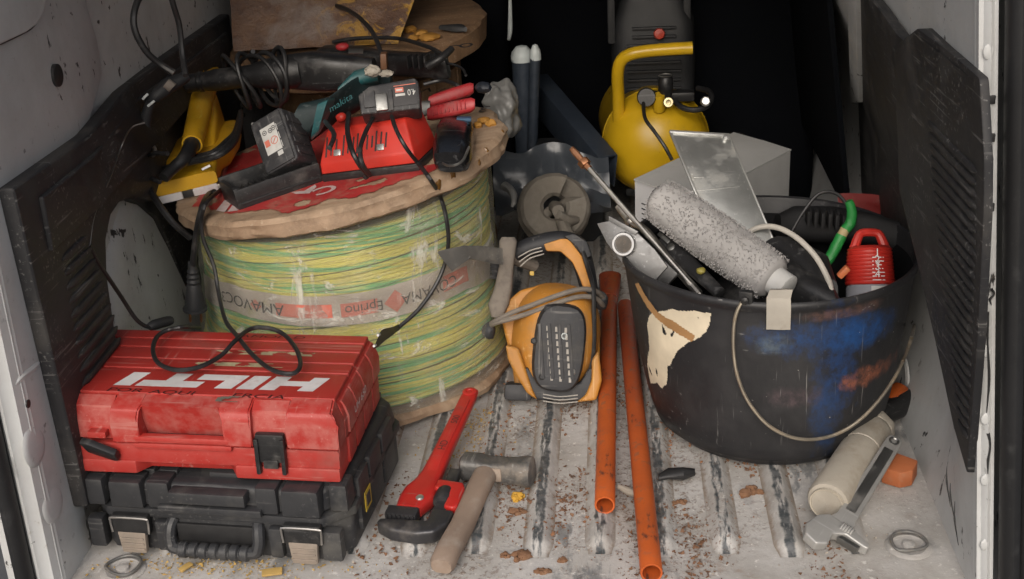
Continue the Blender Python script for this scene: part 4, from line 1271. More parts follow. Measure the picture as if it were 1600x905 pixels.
# white cable loop
M_wcab = mat("off_white_cable", (.50, .47, .42), .5, amt=.25, bump=0)
g = G(); g.tube([P(1150, 395, y=2.06), P(1172, 362, y=2.06), P(1205, 354, y=2.05), P(1240, 368, y=2.02), P(1272, 398, y=1.98), P(1292, 432, y=1.94), P(1300, 460, y=1.90), P(1302, 490, y=1.88)], .0048, 10, 6)
tag(g.obj("white_cable", M_wcab), "off white cable bent in an arch in the bucket", "cable")
# cord with a green taped grip
M_green = mat("green_tape", (.018, .23, .045), .5, amt=.2, dust=(.05, .16, .06), scale=40, bump=.4, bscale=120)
gt = thing("soldering_cable", "black cord with green tape wrapped around it and bare beige gap", "cord", P(1300, 400, y=2.05))
g = G(); g.tube([P(1200, 430, y=2.04), P(1232, 372, y=2.06), P(1255, 332, y=2.07), P(1280, 303, y=2.08), P(1305, 302, y=2.08), P(1322, 318, y=2.07), P(1330, 330, y=2.07)], .003, 8, 6); g.obj("cord", M_cord, gt, True)
tp1 = [P(1326, 314, y=2.07), P(1331, 330, y=2.068), P(1329, 348, y=2.066), P(1320, 360, y=2.06)]
g = G(); g.tube(tp1, [.007, .0085, .0092, .009], 12, 4); g.jitter(.0008, 160); g.obj("green_wrap", M_green, gt, True)
g = G(); g.tube([P(1321, 358, y=2.06), P(1314, 370, y=2.057)], .0085, 12, 0); g.obj("bare_gap", mat("beige_core", (.42, .33, .17), .6), gt, True)
g = G(); g.tube([P(1315, 368, y=2.057), P(1306, 386, y=2.05), P(1296, 404, y=2.04), P(1290, 412, y=2.036)], [.0094, .0098, .0092, .008], 12, 3); g.jitter(.0008, 160); g.obj("green_wrap", M_green, gt, True)
# red capped chalk bottle
ba, bb = P(1378, 366, y=2.03), P(1360, 478, y=1.975)
ax = (ba - bb).normalized(); Lb = (ba - bb).length
F = frame(bb, c_right, ax)
bot = thing("chalk_bottle", "clear bottle with ribbed red cap and white scale inside the bucket", "bottle", bb)
M_rcap = mat("red_cap_plastic", (.46, .026, .018), .42, amt=.2, dust=(.26, .08, .06), scale=20)
def clear_mat():
    t = NT("cloudy_clear_plastic"); t.set("Base Color", (.55, .56, .62)); t.set("Roughness", .25); t.set("Transmission Weight", .6); t.set("IOR", 1.3)
    return t.m
g = G(); g.lathe([(.0005, -.035), (.036, -.035), (.039, -.03), (.0395, .030), (.036, .036), (.0005, .036)], 40, F, caps=False); g.obj("bottle_body", clear_mat(), bot, True)
g = G(); g.lathe([(.0005, -.033), (.034, -.033), (.036, -.01), (.0005, -.005)], 24, F, caps=False); g.obj("contents", mat("grey_powder", (.18, .18, .21), .9), bot, True)
prof = [(.0005, .034), (.0385, .034)]
for i in range(9):
    z_ = .036 + i * .0062; k_ = 1 - .012 * i
    prof += [(.0405 * k_, z_), (.0408 * k_, z_ + .004), (.0388 * k_, z_ + .0048)]
prof += [(.0365, .094), (.030, .099), (.0005, .100)]
g = G(); g.lathe(prof, 44, F, caps=False); cap = g.obj("cap", M_rcap, bot, True, sharp=50)
g = G(); g.tube([F @ V((-.026, 0, .095)), F @ V((-.018, 0, .116)), F @ V((-.010, 0, .122)), F @ V((.010, 0, .122)), F @ V((.018, 0, .116)), F @ V((.026, 0, .095))], [.0085, .0075, .0068, .0068, .0075, .0085], 10, 3); g.obj("cap_loop", M_rcap, cap, True)
vd = (CAM - bb).normalized(); va = math.atan2((F.inverted().to_3x3() @ vd).y, (F.inverted().to_3x3() @ vd).x)
q = G()
for i in range(7):
    z_ = .040 + i * .0062
    for j in range(9):
        for (w0, w1) in (((.10 + .001 * i, .62),) if i % 1 == 0 else ()):
            u0, u1 = va + w0 + (w1 - w0) * j / 9, va + w0 + (w1 - w0) * (j + 1) / 9
            if noise.noise(V((i * 3.1, j * 1.3, 4))) < -.15: continue
            rr = .0413 * (1 - .012 * i)
            q.poly([F @ V((rr * math.cos(u0), rr * math.sin(u0), z_)), F @ V((rr * math.cos(u1), rr * math.sin(u1), z_)), F @ V((rr * math.cos(u1), rr * math.sin(u1), z_ + .0016)), F @ V((rr * math.cos(u0), rr * math.sin(u0), z_ + .0016))])
q.obj("scale_marks", M_pale, cap, True)
for k_, bd in enumerate(("1", "2", "3", "4")):
    tb = text_bm(bd, .017)
    for v in tb.verts:
        x, y = v.co.x, v.co.y
        u = va + .30 + x / .041
        v.co = F @ V((.0416 * math.cos(u), .0416 * math.sin(u), .086 - k_ * .012 + y))
    q = G(); q.merge(tb); q.obj("scale_number", M_pale, cap, True)
q = G()
rs = [[F @ V((.0402 * math.cos(va + .05 + .9 * j / 10), .0402 * math.sin(va + .05 + .9 * j / 10), z_)) for j in range(11)] for z_ in (-.03, .031)]
q.rings(rs, caps=False, closed_u=False); q.obj("paper_label", M_card, bot, True)
# black power tool lying deep in the bucket, with an orange switch
bt = thing("power_tool", "dark power tool with an orange switch lying deep inside the bucket", "power tool", BC + V((.02, .04, .12)))
g = G(); g.loft([(BC + V((-.12, .08, .12)), (0, .05, 0), (0, 0, .05)), (BC + V((-.05, .06, .2)), (0, .055, 0), (0, 0, .05)), (BC + V((.03, .03, .235)), (0, .06, 0), (0, 0, .045)), (BC + V((.09, -.04, .225)), (0, .05, 0), (0, 0, .04)), (BC + V((.11, -.08, .20)), (0, .03, 0), (0, 0, .03))], 20, 3); g.obj("tool_body", M_blackm, bt, True)
for i in range(6):
    p = BC + V((-.035 + .012 * i, .012 - .005 * i, .252 - .001 * i))
    g = G(); g.box((0, 0, 0), (.006, .05, .006), .001, Matrix.Translation(p)); g.obj("vent_rib", M_blackm, bt, True)
g = G(); g.box((0, 0, 0), (.022, .012, .010), .003, Matrix.Translation(P(1318, 425, y=1.93)) @ Matrix.Rotation(R(-50), 4, 'Y')); g.obj("switch", mat("orange_switch", (.55, .16, .06), .5), bt, True)
g = G(); g.loft([(P(1180, 400, y=2.03), c_right * .01, c_up * .012), (P(1225, 395, y=2.02), c_right * .03, c_up * .028), (P(1270, 420, y=1.98), c_right * .03, c_up * .03), (P(1290, 455, y=1.93), c_right * .02, c_up * .02)], 16, 3); g.jitter(.003, 40)
tag(g.obj("black_sander", M_blackm), "black ribbed tool grip lying under the white cable arch", "tool grip")
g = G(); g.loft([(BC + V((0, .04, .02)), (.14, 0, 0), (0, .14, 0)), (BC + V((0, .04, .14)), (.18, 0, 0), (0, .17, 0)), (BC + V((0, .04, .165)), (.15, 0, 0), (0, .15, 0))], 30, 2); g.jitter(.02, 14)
tag(g.obj("dark_fill_heap", M_dark), "added dark heap of rags filling the bottom of the bucket", "filler")  # unseen filler, added so the bucket's inside reads dark
bk = thing("rim_shade_filler", "added black shape across the far rim of the bucket to keep it dark", "power tool", P(1300, 345, y=2.16))  # black shape added over the far rim so that it stays dark
g = G(); g.loft([(P(1215, 352, y=2.2), c_up * .02, c_fwd * .03), (P(1240, 350, y=2.19), c_up * .032, c_fwd * .04), (P(1300, 352, y=2.17), c_up * .033, c_fwd * .04), (P(1350, 358, y=2.15), c_up * .030, c_fwd * .035), (P(1400, 372, y=2.12), c_up * .030, c_fwd * .03), (P(1418, 385, y=2.10), c_up * .018, c_fwd * .02)], 22, 3.2); g.obj("tool_body", M_rim_shade, bk, True)
for k in range(6):
    p = P(1262 + k * 11, 338 + k * 1.5, y=2.115); g = G(); g.box((0, 0, 0), (.005, .03, .028), .001, Matrix.Translation(p)); g.obj("vent_rib", M_rim_shade, bk, True)
rh = thing("red_tool", "dull red tool head in shadow behind the bucket", "power tool", P(1345, 370, y=2.36))
g = G(); g.loft([(P(1325, 310, y=2.36), c_right * .02, c_up * .01), (P(1350, 318, y=2.36), c_right * .036, c_up * .018), (P(1368, 345, y=2.36), c_right * .02, c_up * .03), (P(1368, 420, y=2.36), c_right * .03, c_up * .03)], 16, 4); g.obj("red_housing", mat("dull_red", (.20, .02, .018), .5, amt=.3), rh, True)
g = G(); g.loft([(P(1408, 330, y=2.34), c_right * .03, c_up * .01), (P(1410, 345, y=2.34), c_right * .042, c_up * .03), (P(1405, 420, y=2.34), c_right * .05, c_up * .04)], 16, 4); g.jitter(.004, 30); g.obj("dark_base", M_blackm, rh, True)

# ================================================================== white box
z_ = .262
b1, b2, b3 = P(992, 282, z=z_), P(1235, 237, z=z_), P(1145, 210, z=z_)
b0 = b1 + b2 - b3
ex, ey = (b2 - b0), (b1 - b0)
box = thing("cardboard_box", "closed white cardboard box standing behind the bucket", "box", frame((b0.x, b0.y, .012), ex, (0, 0, 1)))
Lx = ex.length; F = MW[box.name].inverted()
e1 = F.to_3x3() @ ey
hz = z_ - .012
cs = [V((0, 0, 0)), V((Lx, 0, 0)), V((Lx + e1.x, e1.y, 0)), V((e1.x, e1.y, 0))]
def face(pts, name, m_, t_=.003):
    n_ = (pts[1] - pts[0]).cross(pts[2] - pts[0]).normalized()
    q = G(); q.rings([[p for p in pts], [p - n_ * t_ for p in pts]]); return q.obj(name, m_, box)
up = V((0, 0, hz))
face([cs[0], cs[1], cs[1] + up, cs[0] + up], "side_panel", M_card)
face([cs[1], cs[2], cs[2] + up, cs[1] + up], "side_panel", M_card)
face([cs[2], cs[3], cs[3] + up, cs[2] + up], "side_panel", M_card)
left = face([cs[3], cs[0], cs[0] + up, cs[3] + up], "side_panel", mat("lit_card", (.70, .70, .72), .6, amt=.12))  # lighter copy of the card: light on this face put into its colour
mid0, mid1 = (cs[0] + cs[3]) / 2, (cs[1] + cs[2]) / 2
u3 = V((0, 0, hz + .004)); o_ = (cs[0] - cs[1]).normalized() * .004
face([cs[0] + u3 + o_, cs[1] + u3 - o_, mid1 + u3 - o_ + V((0, 0, .0015)), mid0 + u3 + o_ + V((0, 0, .0015))], "lid_flap", M_card)
face([mid0 + u3 + o_ + V((0, 0, .001)), mid1 + u3 - o_ + V((0, 0, .001)), cs[2] + u3 - o_, cs[3] + u3 + o_], "lid_flap", M_card)
for k in range(7):
    d_ = (cs[3] - cs[0]).normalized(); n_ = V((d_.y, -d_.x, 0)); n_ = n_ if n_.dot(cs[0] - cs[1]) > 0 else -n_
    c_ = cs[3] - d_ * .022 + V((0, 0, hz - .045 - k * .011)) + n_ * .0012
    q = G(); q.rings([[c_, c_ - d_ * .012, c_ - d_ * .012 + V((0, 0, .0022)), c_ + V((0, 0, .0022))], [c_ - n_ * .001, c_ - d_ * .012 - n_ * .001, c_ - d_ * .012 - n_ * .001 + V((0, 0, .0022)), c_ - n_ * .001 + V((0, 0, .0022))]]); q.obj("print_line", M_ink, left)

# ================================================================== air compressor
M_ycomp = mat("yellow_enamel", (.60, .37, .012), .32, amt=.22, dust=(.22, .14, .03), scale=12, bump=.04)
M_blkmat = mat("matt_black_cover", (.016, .017, .019), .6, amt=.3, dust=(.06, .06, .06), scale=10)
cc = P(1030, 236, y=2.78)
comp = thing("air_compressor", "yellow air compressor with black motor cover and bent tube handle", "compressor", (cc.x, cc.y + .12, .012))
F = frame(cc, (1, .05, 0), V((.06, -1, .06)))            # z of F points to the viewer: the tank's dome
g = G(); g.lathe([(.0005, .012), (.035, .008), (.07, -.005), (.098, -.026), (.114, -.052), (.121, -.085), (.1235, -.092), (.1235, -.10), (.121, -.106), (.121, -.36), (.112, -.40), (.07, -.44), (.0005, -.45)], 56, F, caps=False); tank = g.obj("tank", M_ycomp, comp, True)
g = G(); g.lathe([(.1205, -.088), (.1245, -.092), (.1245, -.100), (.1205, -.104)], 56, F, caps=False, closed=True); g.obj("weld_seam", M_ycomp, tank, True)
g = G(); g.box((0, -.10, -.13), (.09, .05, .03), .006, F); g.box((0, -.125, -.13), (.14, .02, .04), .006, F); g.obj("foot", M_blkmat, comp, True)
g = G(); g.box((0, -.125, -.34), (.14, .04, .04), .006, F); g.obj("foot", M_blkmat, comp, True)
# motor cover
mz = 3.0
m1, m2 = P(958, 160, y=mz), P(1085, 5, y=mz)
mcx = (m1.x + m2.x) / 2
g = G()
g.loft([((mcx, mz + .05, m1.z - .03), (.095, 0, 0), (0, .12, 0)), ((mcx, mz + .05, m1.z + .10), (.098, 0, 0), (0, .12, 0)), ((mcx, mz + .05, m2.z - .03), (.094, 0, 0), (0, .12, 0)), ((mcx - .0, mz + .05, m2.z + .02), (.075, 0, 0), (0, .10, 0)), ((mcx, mz + .05, m2.z + .18), (.07, 0, 0), (0, .09, 0))], 40, 6)
cov = g.obj("motor_cover", M_blkmat, comp, True)
for k in range(8):
    p = P(1022, 44 + k * 13.5, y=mz - .075)
    g = G(); g.box((0, 0, 0), (.125 if k > 1 else .10, .010, .006), .002, Matrix.Translation(p)); g.obj("vent_rib", M_blkmat, cov, True)
g = G(); g.lathe([(.0005, .018), (.011, .016), (.013, .012), (.013, 0)], 18, frame(P(1030, 53, y=mz - .078), (1, 0, 0), (0, -1, .2)), caps=False); g.obj("red_button", mat("red_knob", (.42, .035, .012), .45), cov, True)
for (xa, xb) in ((948, 962), (1066, 1080)):
    p = P((xa + xb) / 2, 20, y=mz - .04); g = G(); g.box((0, 0, 0), (.018, .03, .14), .006, Matrix.Translation(p)); g.obj("corner_post", M_blkmat, cov, True)
hp = [P(968, 222, y=2.86), P(967, 190, y=2.84), P(966, 150, y=2.82), P(965, 120, y=2.80), P(967, 103, y=2.79), P(974, 91, y=2.785), P(988, 84, y=2.78), P(1010, 80, y=2.78), P(1045, 77, y=2.78), P(1082, 75, y=2.78)]
g = G(); g.tube(hp, .0138, 14, 4); g.obj("handle", M_ycomp, comp, True)
# regulator, nozzle, gauge, hose
rg = P(1040, 138, y=2.80)
Fr = frame(rg, (1, 0, 0), (0, 0, 1))
g = G(); g.lathe([(.0005, .028), (.013, .027), (.0165, .022), (.0165, -.004), (.014, -.008), (.014, -.03), (.0005, -.03)], 22, Fr, caps=False); g.obj("regulator_knob", M_blackm, comp, True)
g = G(); g.lathe([(.0165, .0285), (.0135, .0305), (.012, .0285)], 22, Fr, caps=False); g.obj("knob_ring", M_steel_d, comp, True)
nz = P(1044, 160, y=2.76)
Fn = frame(nz, (1, 0, 0), V((.05, -.9, .25)))
g = G(); g.lathe([(.006, .014), (.010, .014), (.0105, .008), (.0085, .006), (.0115, .003), (.0115, -.006), (.007, -.01), (.007, -.05)], 20, Fn, caps=False); g.lathe([(.006, .0142), (.0058, -.01), (.0003, -.01)], 20, Fn, caps=False); g.obj("brass_nozzle", mat("brass", (.42, .36, .22), .35, 1.0, amt=.3), comp, True)
g = G(); g.lathe([(.0005, .012), (.019, .012), (.021, .008), (.021, -.012), (.0005, -.012)], 24, frame(P(1010, 152, y=2.79), (1, 0, 0), V((-.3, -.9, .2))), caps=False); g.obj("pressure_gauge", M_blackm, comp, True)
g = G(); g.box((0, 0, 0), (.10, .03, .022), .006, Matrix.Translation(P(1050, 150, y=2.83))); g.obj("valve_block", M_blackm, comp, True)
hz2 = [P(1055, 160, y=2.79), P(1066, 168, y=2.77), P(1085, 172, y=2.76), P(1104, 166, y=2.77), P(1112, 152, y=2.79), P(1106, 142, y=2.82), P(1090, 138, y=2.85)]
g = G(); g.tube(hz2, .0065, 10, 5); g.obj("hose", M_cord, comp, True)
g = G(); g.lathe([(.009, 0), (.011, .004), (.011, .012), (.008, .016), (.0003, .016)], 14, frame(P(1102, 160, y=2.76), (1, 0, 0), V((-.3, -.8, .4))), caps=False); g.obj("hose_clip", M_chrome, comp, True)
g = G(); g.tube([P(1005, 160, y=2.78), P(1008, 185, y=2.72), P(1022, 205, y=2.69), P(1038, 228, y=2.67), P(1050, 250, y=2.665)], .0042, 8, 5); g.obj("cable", M_cord, comp, True)
g = G(); g.lathe([(.013, 0), (.015, .02), (.012, .04)], 16, frame(P(1030, 172, y=2.80), (1, 0, 0), V((0, -.3, 1)))); g.obj("valve_stub", M_ycomp, comp, True)

# ================================================================== dark things left of the compressor
M_bluegrey = mat("dark_blue_metal", (.036, .048, .068), .45, .3, amt=.3, dust=(.07, .08, .09), scale=12)
M_white_glint = mat("white_and_glint", (.55, .60, .60), .4, amt=.15)
for (x0, y0, x1, y1, w, yy, lab) in ((815, 78, 822, 255, .026, 2.95, "dark blue post with a wide white highlight painted on its tip near the back seats"), (836, 76, 832, 220, .013, 2.92, "thin dark blue post with a small white highlight painted on its tip beside the wider one")):
    a_, b_ = P(x0, y0, y=yy), P(x1, y1, y=yy)
    po = thing("post", lab, "post", b_)
    g = G(); g.tube([a_ + V((0, 0, -.012)), b_ + (b_ - a_) * .4], w * .95, 14, 0); g.obj("tube", M_bluegrey, po, True)
    g = G(); g.lathe([(w, -.026), (w * 1.02, -.014), (w * .9, -.004), (w * .5, .008), (.0003, .011)], 18, Matrix.Translation(a_), caps=False); g.jitter(.001, 50); g.obj("glint_cap", M_white_glint, po, True)  # pale cap, with the highlight on it painted in as white
g = G(); g.tube([P(797, 0, y=3.1), P(797, 45, y=3.08), P(795, 62, y=3.06)], [.004, .006, .004], 8, 3)  # pale colour stands for the light this strip catches
tag(g.obj("glint_strip", M_white_glint), "thin strip with its glint painted pale above the wide white tipped post", "strip")
a_, b_ = P(842, 118, y=3.1), P(950, 245, y=2.72)
d = (b_ - a_).normalized()
Fc = frame(a_, d, (0, 0, 1)); Lc = (b_ - a_).length
g = G(); g.box((Lc / 2, 0, 0), (Lc, .045, .004), .001, Fc); g.box((Lc / 2, .021, -.04), (Lc, .004, .08), .001, Fc); g.box((Lc / 2, -.021, -.04), (Lc, .004, .08), .001, Fc)
tag(g.obj("metal_channel", M_bluegrey), "blue grey metal channel slanting down towards the compressor", "metal channel")
g = G(); g.box((0, 0, -.1), (.16, .12, .32), .012, Matrix.Translation(P(890, 262, y=2.90)))
tag(g.obj("black_crate", M_blkmat), "black crate in shadow below the blue grey channel", "crate")
for (px, py) in ((851, 172), (856, 182)):
    pass
# plastic bag and film beside the reels
M_bag = mat("dull_grey_plastic", (.16, .16, .155), .4, amt=.3, dust=(.28, .27, .25), scale=14, bump=.5, bscale=60)
g = G(); g.blob(P(785, 170, y=2.56), .040, .04, .055, .35, 1.6, 5, 3.0); g.jitter(.008, 26); g.jitter(.004, 70)
tag(g.obj("plastic_bag", M_bag), "crumpled grey plastic bag squeezed between reel and dark posts", "plastic bag")
ctr = [P(790, 240, y=2.62), P(850, 250, y=2.68), P(930, 245, y=2.72), P(950, 300, y=2.66), P(870, 310, y=2.60), P(800, 300, y=2.5)]
rs = []
top_ = [P(770 + i * 9.5, 226 + 10 * math.sin(i * .45) + i * .6, y=2.64) for i in range(20)]
bot_ = [P(775 + i * 9.5, 330, y=2.62) for i in range(20)]
for j in range(12):
    u = j / 11
    rs.append([top_[i] * (1 - u) + bot_[i] * u + V((0, -.03 * math.sin(u * 3) + .018 * noise.noise(V((i * .45, j * .4, 2))), .012 * noise.noise(V((i * .35, j * .5, 8))))) for i in range(20)])
for j in range(11, -1, -1): rs.append([p + V((0, .012, -.004)) for p in rs[j]])
g = G(); g.rings(rs, caps=False, closed_u=False)
tag(g.obj("plastic_sheeting", mat("blue_grey_plastic", (.045, .052, .062), .32, amt=.3, dust=(.16, .17, .18), scale=12, bump=.5, bscale=50)), "blue grey plastic sheeting draped behind the mixing paddle", "plastic sheet")
g = G(); g.tube([P(788, 290, y=2.52), P(800, 300, y=2.50), P(803, 315, y=2.48), P(800, 324, y=2.47)], [.010, .009, .006, .003], 10, 4); g.jitter(.002, 80)
tag(g.obj("film_twist", M_bag), "twisted tail of grey plastic film hanging at the reel's right side", "film tail")

# ================================================================== mixing paddle
M_cem = mat("dry_cement_crust", (.14, .125, .105), .9, amt=.4, dust=(.20, .185, .16), scale=18, bump=.6, bscale=90, spec=.2)
mc = P(866, 326, y=2.50)
ax = (V((.10, -.72, .34))).normalized()
F = frame(mc, c_right, ax)
mp = thing("mixing_paddle", "cement crusted mixing paddle with round blades behind the orange saw", "mixing paddle", mc)
def band_ring(r, z, w, t_, nm, a0=0.0, a1=6.2832, lift=0.0):
    n = 48; rs = []
    for i in range(n + 1):
        a = a0 + (a1 - a0) * i / n; zz = z + lift * i / n
        rs.append([F @ V(((r + dr) * math.cos(a), (r + dr) * math.sin(a), zz + dz)) for dr, dz in ((-t_, -w), (t_, -w), (t_ * 1.4, 0), (t_, w), (-t_, w), (-t_ * 1.4, 0))])
    q = G(); q.rings(rs, caps=True); q.jitter(.003, 60); q.obj(nm, M_cem, mp, True)
band_ring(.052, -.024, .011, .018, "rear_ring")
band_ring(.047, .022, .009, .017, "spiral_blade", 1.2, 6.6, .02)
g = G(); g.tube([F @ V((.0, .0, -.06)), F @ V((.002, .0, .02)), F @ V((.006, -.012, .07))], [.013, .015, .013], 12, 4); g.jitter(.0025, 70); g.obj("shaft", M_cem, mp, True)
g = G(); g.tube([F @ V((.056, -.022, .03)), F @ V((.03, -.03, .055)), F @ V((.006, -.02, .075))], [.008, .011, .010], 10, 4); g.jitter(.002, 70); g.obj("strut", M_cem, mp, True)
g = G(); g.tube([F @ V((-.056, -.03, .03)), F @ V((-.03, -.02, .02)), F @ V((.0, .0, .01))], [.008, .012, .010], 10, 4); g.jitter(.002, 70); g.obj("strut", M_cem, mp, True)
g = G(); g.tube([F @ V((.06, .02, -.02)), F @ V((.03, .012, -.01)), F @ V((.0, .0, -.01))], [.008, .012, .010], 10, 4); g.jitter(.002, 70); g.obj("strut", M_cem, mp, True)
g = G(); g.tube([F @ V((.012, -.03, .06)), F @ V((.022, -.055, .07)), F @ V((.032, -.065, .06))], [.012, .015, .012], 10, 4); g.jitter(.0025, 70); g.obj("shaft_end", M_cem, mp, True)

# ================================================================== orange power saw
M_or = mat("orange_tool_plastic", (.44, .19, .028), .55, amt=.42, dust=(.25, .165, .09), scale=14, scratch=.4, bump=.12)
M_sblk = mat("dusty_black_rubber", (.018, .019, .023), .6, amt=.36, dust=(.10, .096, .09), scale=16, scratch=.4, scol=(.2, .19, .18))
M_dustline = mat("dust_filled_groove", (.36, .34, .31), .9, amt=.2)
M_grime = mat("cement_grime", (.19, .165, .14), .85, amt=.4, dust=(.09, .08, .075), scale=30, bump=.4, bscale=140)
SB = V((-.122, 2.025, .012))
Us = V((.01, .115, .25)).normalized(); Rs = V((.998, .05, 0)); Rs = (Rs - Us * Rs.dot(Us)).normalized()
Fs = frame(SB, Rs, Rs.cross(Us))
def S(px, py, z=0.0): return V(((px - 862) / 850., (626 - py) / 850., z))
saw = thing("power_saw", "orange and black power saw with its cord wound round it beside the reel", "power saw", Fs)
S2 = lambda lst: [tuple(S(*q))[:2] for q in lst]
g = G(); g.prism(S2([(806, 606), (800, 570), (790, 530), (783, 505), (790, 475), (812, 456), (850, 446), (893, 448), (920, 470), (934, 505), (936, 560), (934, 612), (922, 622), (832, 622)]), -.11, -.012, .020, seg=4); body = g.obj("housing", M_or, saw)
# rounded motor dome
def oval(px, py, hx, hy, z, tilt=-.09):
    c_ = S(px, py, z); ct, st = math.cos(tilt), math.sin(tilt)
    return (c_, V((ct, st, 0)) * (hx / 850), V((-st, ct, 0)) * (hy / 850))
g = G(); g.loft([oval(866, 528, 70, 84, -.04), oval(867, 528, 66, 80, -.002), oval(869, 532, 56, 76, .022), oval(871, 536, 46, 70, .038), oval(872, 540, 40, 64, .042)], 36, 2.5); g.obj("motor_dome", M_or, saw)
g = G(); g.loft([oval(872, 541, 39, 66, .036), oval(873, 543, 38, 65, .058), oval(873, 543, 35, 62, .066), oval(873, 543, 28, 56, .068)], 36, 3.2); cap = g.obj("motor_cap", M_sblk, saw)
g = G(); g.loft([oval(864, 492, 17, 14, .03), oval(864, 492, 16, 13, .060), oval(864, 492, 13, 10, .064)], 24, 4); g.obj("cap_neck", M_sblk, cap)
for ci, (cx0, cx1) in enumerate(((849, 862), (862, 876), (876, 891))):
    for k in range(8):
        y_ = 508 + k * 10.5 + ci * 1.2
        xx = cx0 + (cx1 - cx0) * 0 + 4 + k * 1.1
        w_, h_ = 3.2 / 850, 7.5 / 850
        g = G(); c_ = S(xx + 2, y_ + 6, .0684); g.box(c_, (w_ * 1.2, h_, .0016), .0005); g.obj("vent_slot", M_dustline, cap)
for ci in range(4):
    x0_ = 844 + ci * 14.5
    g = G(); g.box((0, 0, 0), (5.5 / 850, 82 / 850, .003), .001, Matrix.Translation(S(x0_ + 2, 548, .0685)) @ Matrix.Rotation(.09, 4, 'Z')); g.obj("vent_rib", M_sblk, cap)
for (px, py, mm) in ((835, 533, M_rubber), (880, 525, M_white_glint), (848, 586, M_rubber), (893, 578, M_steel_d)):
    g = G(); g.lathe([(.0058, -.002), (.0058, .002), (.004, .003), (.0035, .0012), (.0003, .0012)], 14, Matrix.Translation(S(px, py, .0668)), caps=False); g.obj("screw", mm, cap)
# black foot with orange horns at either side
g = G(); g.prism(S2([(818, 578), (826, 572), (838, 590), (870, 604), (905, 594), (918, 572), (926, 574), (922, 606), (915, 622), (840, 622), (826, 600)]), -.05, .040, .006, seg=3); foot = g.obj("foot_guard", M_sblk, saw)
g = G(); g.prism(S2([(792, 540), (812, 545), (822, 572), (834, 606), (842, 622), (826, 612), (808, 585), (796, 562)]), -.06, .046, .007, seg=3); g.obj("side_horn", M_or, saw)
g = G(); g.prism(S2([(932, 545), (922, 560), (922, 590), (914, 612), (900, 624), (930, 620), (938, 590)]), -.06, .046, .007, seg=3); g.obj("side_horn", M_or, saw)
for k in range(3):
    g = G(); g.tube([S(850, 613 + k * 5, .0405), S(875, 616 + k * 5, .0415), S(902, 613 + k * 5, .0405)], .0011, 6, 3); g.obj("worn_edge", M_dustline, foot)
g = G(); g.box(S(812, 612, -.02), (.05, .03, .09), .008); g.obj("base_shoe", M_sblk, saw)
# top handle
hpts = [S(782, 440, -.06), S(786, 412, -.055), S(806, 396, -.05), S(840, 384, -.045), S(872, 380, -.045), S(897, 388, -.045), S(908, 415, -.05), S(916, 445, -.06), S(922, 470, -.07)]
g = G(); g.tube(hpts, [.018, .017, .017, .019, .021, .021, .019, .017, .017], 14, 4); hnd = g.obj("handle", M_sblk, saw)
g = G(); g.prism(S2([(845, 385), (872, 376), (884, 376), (905, 402), (912, 420), (922, 450), (908, 452), (900, 432), (890, 412), (872, 396), (850, 396)]), -.034, -.018, .004, seg=2); g.obj("handle_inlay", M_or, hnd)
g = G(); g.prism(S2([(876, 372), (892, 368), (912, 380), (920, 402), (908, 408), (896, 388)]), -.05, -.014, .004); g.obj("handle_cap", M_sblk, hnd)
for k in range(3):
    g = G(); g.tube([S(806 + k * 2, 406 + k * 7, -.030), S(825, 395 + k * 6, -.028), S(842 + k * 2, 390 + k * 5, -.027)], .0012, 6, 3); g.obj("dust_line", M_dustline, hnd)
g = G(); g.box(S(828, 430, -.04), (.008, .008, .006), .001); g.obj("trigger", mat("yellow_trigger", (.42, .27, .03), .5), hnd)
# grimy upright lever at the left and ribbed cable boot
g = G(); g.loft([(S(791, 376, -.012), V((.012, 0, 0)), V((0, .0, .010))), (S(791, 382, -.012), V((.016, 0, 0)), V((0, 0, .013))), (S(789, 420, -.012), V((.0135, 0, 0)), V((0, 0, .012))), (S(785, 455, -.012), V((.016, 0, 0)), V((0, 0, .013))), (S(778, 480, -.012), V((.019, 0, 0)), V((0, 0, .014))), (S(776, 500, -.014), V((.010, 0, 0)), V((0, 0, .010)))], 18, 3); g.jitter(.0012, 90); g.obj("side_lever", M_grime, saw)
g = G(); g.lathe([(.017, 0)] + [(.017 + .002 * (i % 2), .004 * i) for i in range(10)] + [(.013, .042)], 18, frame(S(768, 440, -.04), (0, 0, 1), (.1, .95, 0))); g.obj("cable_boot", M_sblk, saw)
g = G(); g.blob(S(764, 520, -.01), .013, .016, .014, .25, 2, 2); g.obj("cord_end", M_sblk, saw)
# cord wound round
for off, zz in ((0, .052), (11, .046)):
    g = G(); g.tube([S(764, 512 + off * .3, -.02), S(775, 505 + off * .3, .015), S(800, 492 + off * .8, .03), S(835, 478 + off, zz - .01), S(865, 466 + off, zz), S(900, 455 + off, zz - .006), S(925, 456 + off, .02), S(938, 466 + off, -.01), S(942, 478, -.04)], .0046, 8, 5); g.obj("cord", M_grime, saw)
g = G(); g.tube([S(906, 396, -.012), S(915, 425, .0), S(922, 452, .030), S(924, 490, .030), S(925, 535, .026), S(922, 565, .020), S(916, 590, .02)], .0042, 8, 5); g.obj("cord", M_cord, saw)
g = G(); g.blob(S(935, 470, -.02), .014, .018, .016, .2, 2, 2); g.obj("switch_box", M_sblk, saw)
